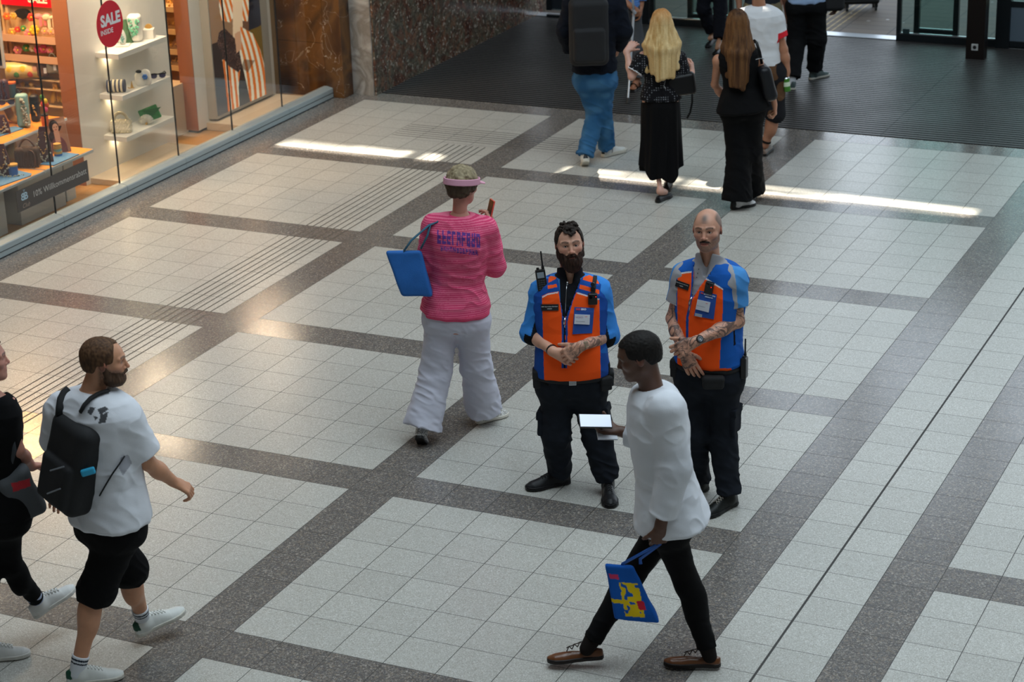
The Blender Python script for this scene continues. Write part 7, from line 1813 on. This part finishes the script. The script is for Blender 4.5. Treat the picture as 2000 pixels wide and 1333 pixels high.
a = on(238, 259, Z3); e = good('woven_handbag', 'cream woven handbag with a padded loop handle on the lowest shelf', 'bag', a); blob(e, 'bag_body', WOV, lambda F: (F.box((0, 0, .048), V3(.078, .035, .050), rd=.02), F.ops.append((lambda P: -.004 * np.sin(P[:, 0] * 260 + P[:, 2] * 120) * np.sin(P[:, 2] * 300), V3(0, 0, 0), 99, .01, 'd'))), .003); MB().tube([(.052 * math.cos(t_), 0, .085 + .065 * math.sin(t_)) for t_ in np.linspace(0, math.pi, 14)], .012, n=10).build('handle', WOV, e, smooth=True)
a = on(300, 237, Z3); e = good('woven_clutch', 'green woven clutch tilted against the wall on the lowest shelf', 'bag', a + Vector((-.03, .03, 0))); o = MB().box((-.075, -.01, 0), (.075, .01, .105), bev=.006, mtx=Matrix.Rotation(-.35, 4, 'Y')).build('clutch_body', mat('green_weave', '3f8a4e', .7, noise=.5, nscale=60, bump=.8, bscale=120), e); mb = MB(); mb.poly([(-.075, -.012, .075), (.075, -.012, .105), (.0, -.014, .030)], ext=(0, -.004, 0)); mb.build('flap', mat('green_weave_dark', '2f6e40', .7), e)
a = on(287, 243, Z3); e = good('shell_clutch', 'white shell shaped clutch in front of the green clutch', 'bag', a)
mb = MB(); [mb.tube([(0, 0, .008), (.030 * math.sin(a_), -.014, .008 + .04 * math.cos(a_)), (.058 * math.sin(a_), 0, .010 + .066 * math.cos(a_))], [.006, .014, .008], n=8) for a_ in np.linspace(-1.3, 1.3, 9)]; mb.build('shell', mat('white_shell', 'd2cec2', .4), e, smooth=True); MB().sph((0, -.012, .010), .010, 10).build('clasp', G_['gold'], e)
# goods on the tables
ZA, ZB, ZC, ZD = .455, .457, .689, .877
def bust(a, h, m_, label, lean=.25, neck=True, seed=1):
    e = good('necklace_bust', label, 'necklace stand', a); mb = MB(); mb.poly([(-.055, 0, 0), (.06, 0, 0), (.05, .03 * lean, h * .55), (.022, .1 * lean, h), (-.022, .1 * lean, h), (-.045, .03 * lean, h * .55)], ext=(0, .015, 0)); mb.build('bust', m_, e)
    beads(e, [(-.022, -.006, h * .85), (-.035, -.012, h * .5), (0, -.014, h * .25), (.035, -.012, h * .5), (.022, -.006, h * .85)], .004, G_['gold'], 'gold_necklace', 30, seed); beads(e, [(-.03, -.012, h * .7), (-.045, -.014, h * .3), (0, -.016, h * .05), (.045, -.014, h * .3), (.03, -.012, h * .7)], .006, G_['silverb'], 'bead_necklace', 30, seed + 1, 1.6); return e
PLUM = G_['plum']
bust(on(88, 318, ZB), .25, PLUM, 'plum necklace bust beside the woman portrait card'); bust(on(6, 345, ZA), .22, PLUM, 'plum necklace bust at the lower left edge'); bust(on(4, 262, ZC), .13, PLUM, 'small plum necklace bust on the middle tier')
a = on(116, 303, ZB) + Vector((-.02, .05, 0)); e = good('portrait_card', 'leaning card with a photo of a dark-haired woman', 'card', a); mp_ = Matrix.Rotation(-.25, 4, 'X') @ Matrix.Rotation(-.16, 4, 'Y')
MB().box((-.075, 0, 0), (.075, .006, .25), mtx=mp_).build('card', mat('card_brown', '9a6e58', .5), e)
gx, gz = np.meshgrid(np.linspace(-.07, .07, 60), np.linspace(.005, .245, 90)); PP = np.stack([gx.ravel(), np.full(gx.size, -.001), gz.ravel()], 1); X, Zc = PP[:, 0], PP[:, 2]; C_ = paint(PP, '9a6e58')
C_ = mixc(C_, ((X + .01) / .034) ** 2 + ((Zc - .19) / .05) ** 2 < 1, '2a1a18'); C_ = mixc(C_, (np.abs(X + .01 - .02 * np.sin(Zc * 40)) < .035) & (Zc > .06) & (Zc < .19), '2e1c1a'); C_ = mixc(C_, ((X - .0) / .055) ** 2 + ((Zc - .03) / .09) ** 2 < 1, '6a3a40'); C_ = mixc(C_, (np.abs(X) < .02) & (Zc > .08) & (Zc < .16), 'c0907a'); C_ = mixc(C_, (X / .021) ** 2 + ((Zc - .182) / .030) ** 2 < 1, 'c89880')
C_ = mixc(C_, (X / .007) ** 2 + ((Zc - .168) / .0035) ** 2 < 1, 'a04040')
for s_ in (-1, 1): C_ = mixc(C_, ((X - s_ * .009) / .005) ** 2 + ((Zc - .188) / .003) ** 2 < 1, '2a1a18')
idx = np.arange(5400).reshape(90, 60); o = mesh_obj('photo_print', PP, np.stack([idx[:-1, :-1], idx[:-1, 1:], idx[1:, 1:], idx[1:, :-1]], -1).reshape(-1, 4), pm_, e, C_); o.matrix_basis = mp_
a = on(114, 305, ZB); e = good('bracelet_stack', 'stack of gold and blue cuff bracelets before the portrait card', 'bracelets', a)
for i, m_ in enumerate(('blue', 'gold', 'teal', 'gold', 'gold')): MB().cyl((0, 0, .002 + i * .018), (0, 0, .019 + i * .018), .028 + .002 * (i % 2), n=24).build('bracelet', G_[m_], e)
a = on(56, 325, ZB); e = good('fringed_bag', 'brown fringed shoulder bag on the orange table', 'bag', a); blob(e, 'bag_body', G_['fur'], lambda F: (F.box((0, 0, .07), V3(.085, .04, .07), rd=.03), F.ops.append((lambda P: .008 * (vnoise(P * np.array([110, 60, 12]), 7) - .5), V3(0, 0, 0), 99, .01, 'd'))))
mb = MB(); rr = random.Random(2); [mb.cyl((x_, -.04 + rr.uniform(-.004, .004), .11), (x_ + rr.uniform(-.006, .006), -.047, .004), .0025, n=5) for x_ in np.linspace(-.08, .08, 38)]; mb.build('fringe', G_['fur'], e); MB().tube(arc((-.06, 0, .12), (.06, 0, .13), (0, 0, .07), 14), .007, n=8).build('handle', G_['brown'], e, smooth=True); MB().tube(arc((.02, -.03, .12), (.05, -.05, .0), (.03, -.03, .04), 12), .004, n=6).build('strap', G_['brown'], e, smooth=True)
a = on(24, 318, ZA); e = good('straw_basket', 'tall olive straw basket left of the fringed bag', 'basket', a); blob(e, 'basket_body', mat('straw', '8a7448', .8, bump=1, bscale=80), lambda F: F.cap((0, 0, .05), (.02, 0, .15), .055, .022)); MB().cyl((.02, 0, .16), (.022, 0, .19), .010, n=10).build('basket_tip', G_['gold'], e)
a = on(27, 343, ZA); e = good('blue_cup', 'blue cup with a gold rim on the shell mat', 'cup', a); MB().cyl((0, 0, 0), (0, 0, .07), .030, .033, n=24).build('cup_body', G_['blue'], e); MB().cyl((0, 0, .07), (0, 0, .082), .034, n=24).build('cup_rim', G_['gold'], e); beads(e, [(-.05, -.05, .006), (0, -.055, .006), (.07, -.02, .006)], .006, G_['silverb'], 'shell_chain', 20, 3, 1.5)
a = on(48, 247, ZC); e = stand(a, .085, .075, .235, mat('teal_padding', '86aeaa', .5), 'tall teal necklace stand on the middle orange tier'); beads(e, [(.015, -.042, .20), (.02, -.045, .13), (.025, -.045, .05), (.04, -.045, .02)], .010, G_['silverb'], n=44, fat=1.5)
a = on(71, 236, ZC); e = stand(a, .06, .07, .19, G_['black'], 'black necklace stand right of the teal one'); beads(e, [(.0, -.04, .12), (.01, -.042, .05)], .006, G_['gold'], n=14)
a = on(89, 246, ZC); e = good('orange_cup', 'orange cup with a dark rim on the middle tier', 'cup', a); MB().cyl((0, 0, 0), (0, 0, .075), .024, .026, n=24).build('cup_body', G_['orange'], e); MB().cyl((0, 0, .075), (0, 0, .083), .027, n=24).build('cup_rim', G_['black'], e); MB().tube([(.0, 0, .07), (.005, 0, .14), (.01, 0, .20)], .003, n=6).build('stem', G_['green'], e)
for q_, m_ in (((.0, -.01, .16), 'red'), ((.02, -.01, .18), 'yellow'), ((.018, -.012, .12), 'rose'), ((.0, -.01, .21), 'green'), ((.025, 0, .15), 'orange')): MB().sph(q_, .016, 10, sc=(1, .7, 1.3)).build('bloom', G_[m_], e, smooth=True)
a = on(20, 240, ZC); e = good('gold_scarf', 'golden scarf draped over the edge of the middle tier', 'scarf', a); mb = MB(); [mb.tube([(-.10 + k * .004, .05, .16 + .01 * math.sin(k)), (-.04 + k * .007, .02, .11), (.0 + k * .009, -.02, .03), (.05 + k * .012, -.03, .008), (.12 + k * .006, -.03, .006)], .007, n=6) for k in range(7)]; mb.build('scarf_folds', mat('golden_cloth', 'b07a2a', .6, noise=.3, nscale=40), e, smooth=True)
for x, lb in ((3, 'left of two plum necklace rolls with blue beads on the highest tier'), (13, 'right of two plum necklace rolls with blue beads on the highest tier')):
    a = on(x, 199, ZD); e = good('necklace_roll', lb, 'necklace stand', a, 'plum necklace rolls'); blob(e, 'roll', PLUM, lambda F: F.cap((0, 0, .03), (0, 0, .14), .026)); beads(e, [(0, -.028, .15), (.005, -.03, .08), (.008, -.03, .01)], .007, G_['navy'], n=18)
a = on(26, 190, ZD); e = good('round_box', 'blue round box with an orange lid on the highest tier', 'box', a); MB().cyl((0, 0, 0), (0, 0, .10), .027, n=24).build('box_body', mat('petrol_card', '2a5060', .5), e); MB().cyl((0, 0, .10), (0, 0, .112), .029, n=24).build('lid', G_['orange'], e)
a = on(33, 188, ZD) + Vector((0, -.02, 0)); e = good('beaded_bracelet', 'black beaded bracelet bunch against the round blue box', 'bracelets', a); beads(e, [(-.04, -.01, .03), (0, -.02, .05), (.04, -.01, .03), (.0, -.02, .015), (-.03, 0, .02)], .011, G_['black'], n=40, fat=1.4)
a = on(10, 205, ZD) + Vector((.02, 0, 0)); sunglasses(a, 'dark sunglasses on the highest tier below the plum rolls', .2)

# ================================================================== glazed doors of the entrance
DARKM = mat('dark_steel', '20262a', .35, metal=.5); DGLASS = glass_material('door_glass', 'dce9e6', 1.0)
JD = 41.9 * T
def at_door(x, y=40): return hitp(x, y, 1, JD).x
def leaf(name, x0, x1, label, rail=.085, cat='door', kind=True, y=JD, h=2.5, st=.045, gl=DGLASS):
    e = empty(name, ((x0 + x1) / 2, y, 0)); e['kind'] = 'structure'; w = (x1 - x0) / 2
    MB().box((-w, -.03, .005), (w, .03, rail), bev=.003).build('bottom_rail', DARKM, e); MB().box((-w + st, -.018, rail), (w - st, .006, rail + .012)).build('sill_strip', mat('bright_steel', 'dfe6ea', .2, metal=.9), e)
    for s_ in (-1, 1): MB().box((s_ * w, -.03, rail), (s_ * (w - st), .03, h), bev=.003).build('stile', DARKM, e)
    MB().box((-w + st, -.004, rail + .012), (w - st, .004, h)).build('pane', gl, e); MB().box((-w, -.03, h), (w, .03, h + .06)).build('top_rail', DARKM, e); return e
xr0, xr1 = at_door(1751, 78), at_door(1985, 95)
d1 = leaf('door_1', xr0, -1.5 * T + 1.75, 'right sliding door')
MB().box((-.0, -.035, 0), (.075, -.028, .055)).build('lock_box', mat('petrol_steel', '2c4044', .4, metal=.4), d1).location = (-(-1.5 * T + 1.75 - xr0) / 2 + .075, -.0, .09)
xl1, xl0 = at_door(1432, 60), at_door(1272, 45)
leaf('door_2', xl0, xl1, 'left sliding door')
leaf('door_3', xl0 + .35, xl1 + .25, 'rear leaf', y=JD + .28, st=.06); leaf('door_4', xr0 + .12, xr0 + .62, 'rear right leaf', y=JD + .28, st=.06)
mb = MB(); mb.box((xl0 - .12, JD - .06, 0), (xl0 - .01, JD + .06, 2.6)); struct(mb.build('trim_30', DARKM))
mb = MB(); mb.box((xl0 - .21, JD - .04, 0), (xl0 - .12, JD + .04, 2.6)); struct(mb.build('trim_31', mat('grey_steel', '50585e', .4, metal=.4)))
# fixed panels left of the doors
xa, xb_ = at_door(1066, 30), xl0 - .21
fx1 = leaf('door_5', xa + .02, xb_, 'fixed', st=.07); fx1.children[0].scale = (1, 1, .4)
MB().box((-(xb_ - xa) / 2 + .07, -.01, .1), ((xb_ - xa) / 2 - .07, .01, 2.5)).build('dark_panel', mat('smoked_glass', '22282e', .12), fx1)
# post standing in front of the doors, with its socket
px0, px1 = 1.85 * T, 2.50 * T
pe_ = empty('entrance_post', ((px0 + px1) / 2, 39.95 * T, .004), 0, 'dark steel post with a wall socket standing on the matting before the doors', 'post')
w_ = (px1 - px0) / 2; MB().box((-w_, -.06, 0), (w_, .10, 2.9), bev=.004).build('post_body', mat('dark_bronze', '2a2422', .3, metal=.6), pe_)
so = MB().box((-.035, -.072, .10), (.035, -.060, .17), bev=.003).build('socket', mat('grey_plastic_plate', 'b4b6b4', .5), pe_); MB().cyl((0, -.074, .135), (0, -.0725, .135), .020, n=20).build('socket_hole', BLACKM, so)
# fixed glazing right of the post
xg0, xg1 = at_door(1945, 85), at_door(1972, 88)
mb = MB(); mb.box((xg0, JD - .05, 0), (xg1, JD + .08, 2.6)); struct(mb.build('trim_32', DARKM))
wp = empty('door_6', (xg1 + .6, JD, 0)); wp['kind'] = 'structure'; MB().box((-.6, -.02, .02), (.6, .02, .46), bev=.003).build('kick_panel', mat('blue_grey_panel', '566470', .4), wp); MB().box((-.6, -.03, .46), (.6, .03, .52)).build('middle_rail', DARKM, wp); MB().box((-.6, -.004, .52), (.6, .004, 2.5)).build('pane', DGLASS, wp); MB().box((-.6, -.03, 0), (.6, .03, .02)).build('bottom_strip', mat('bright_steel', 'dfe6ea', .2), wp)
MB().box((.16, -.015, .52), (.19, .015, 2.5)).build('bar', DARKM, wp)
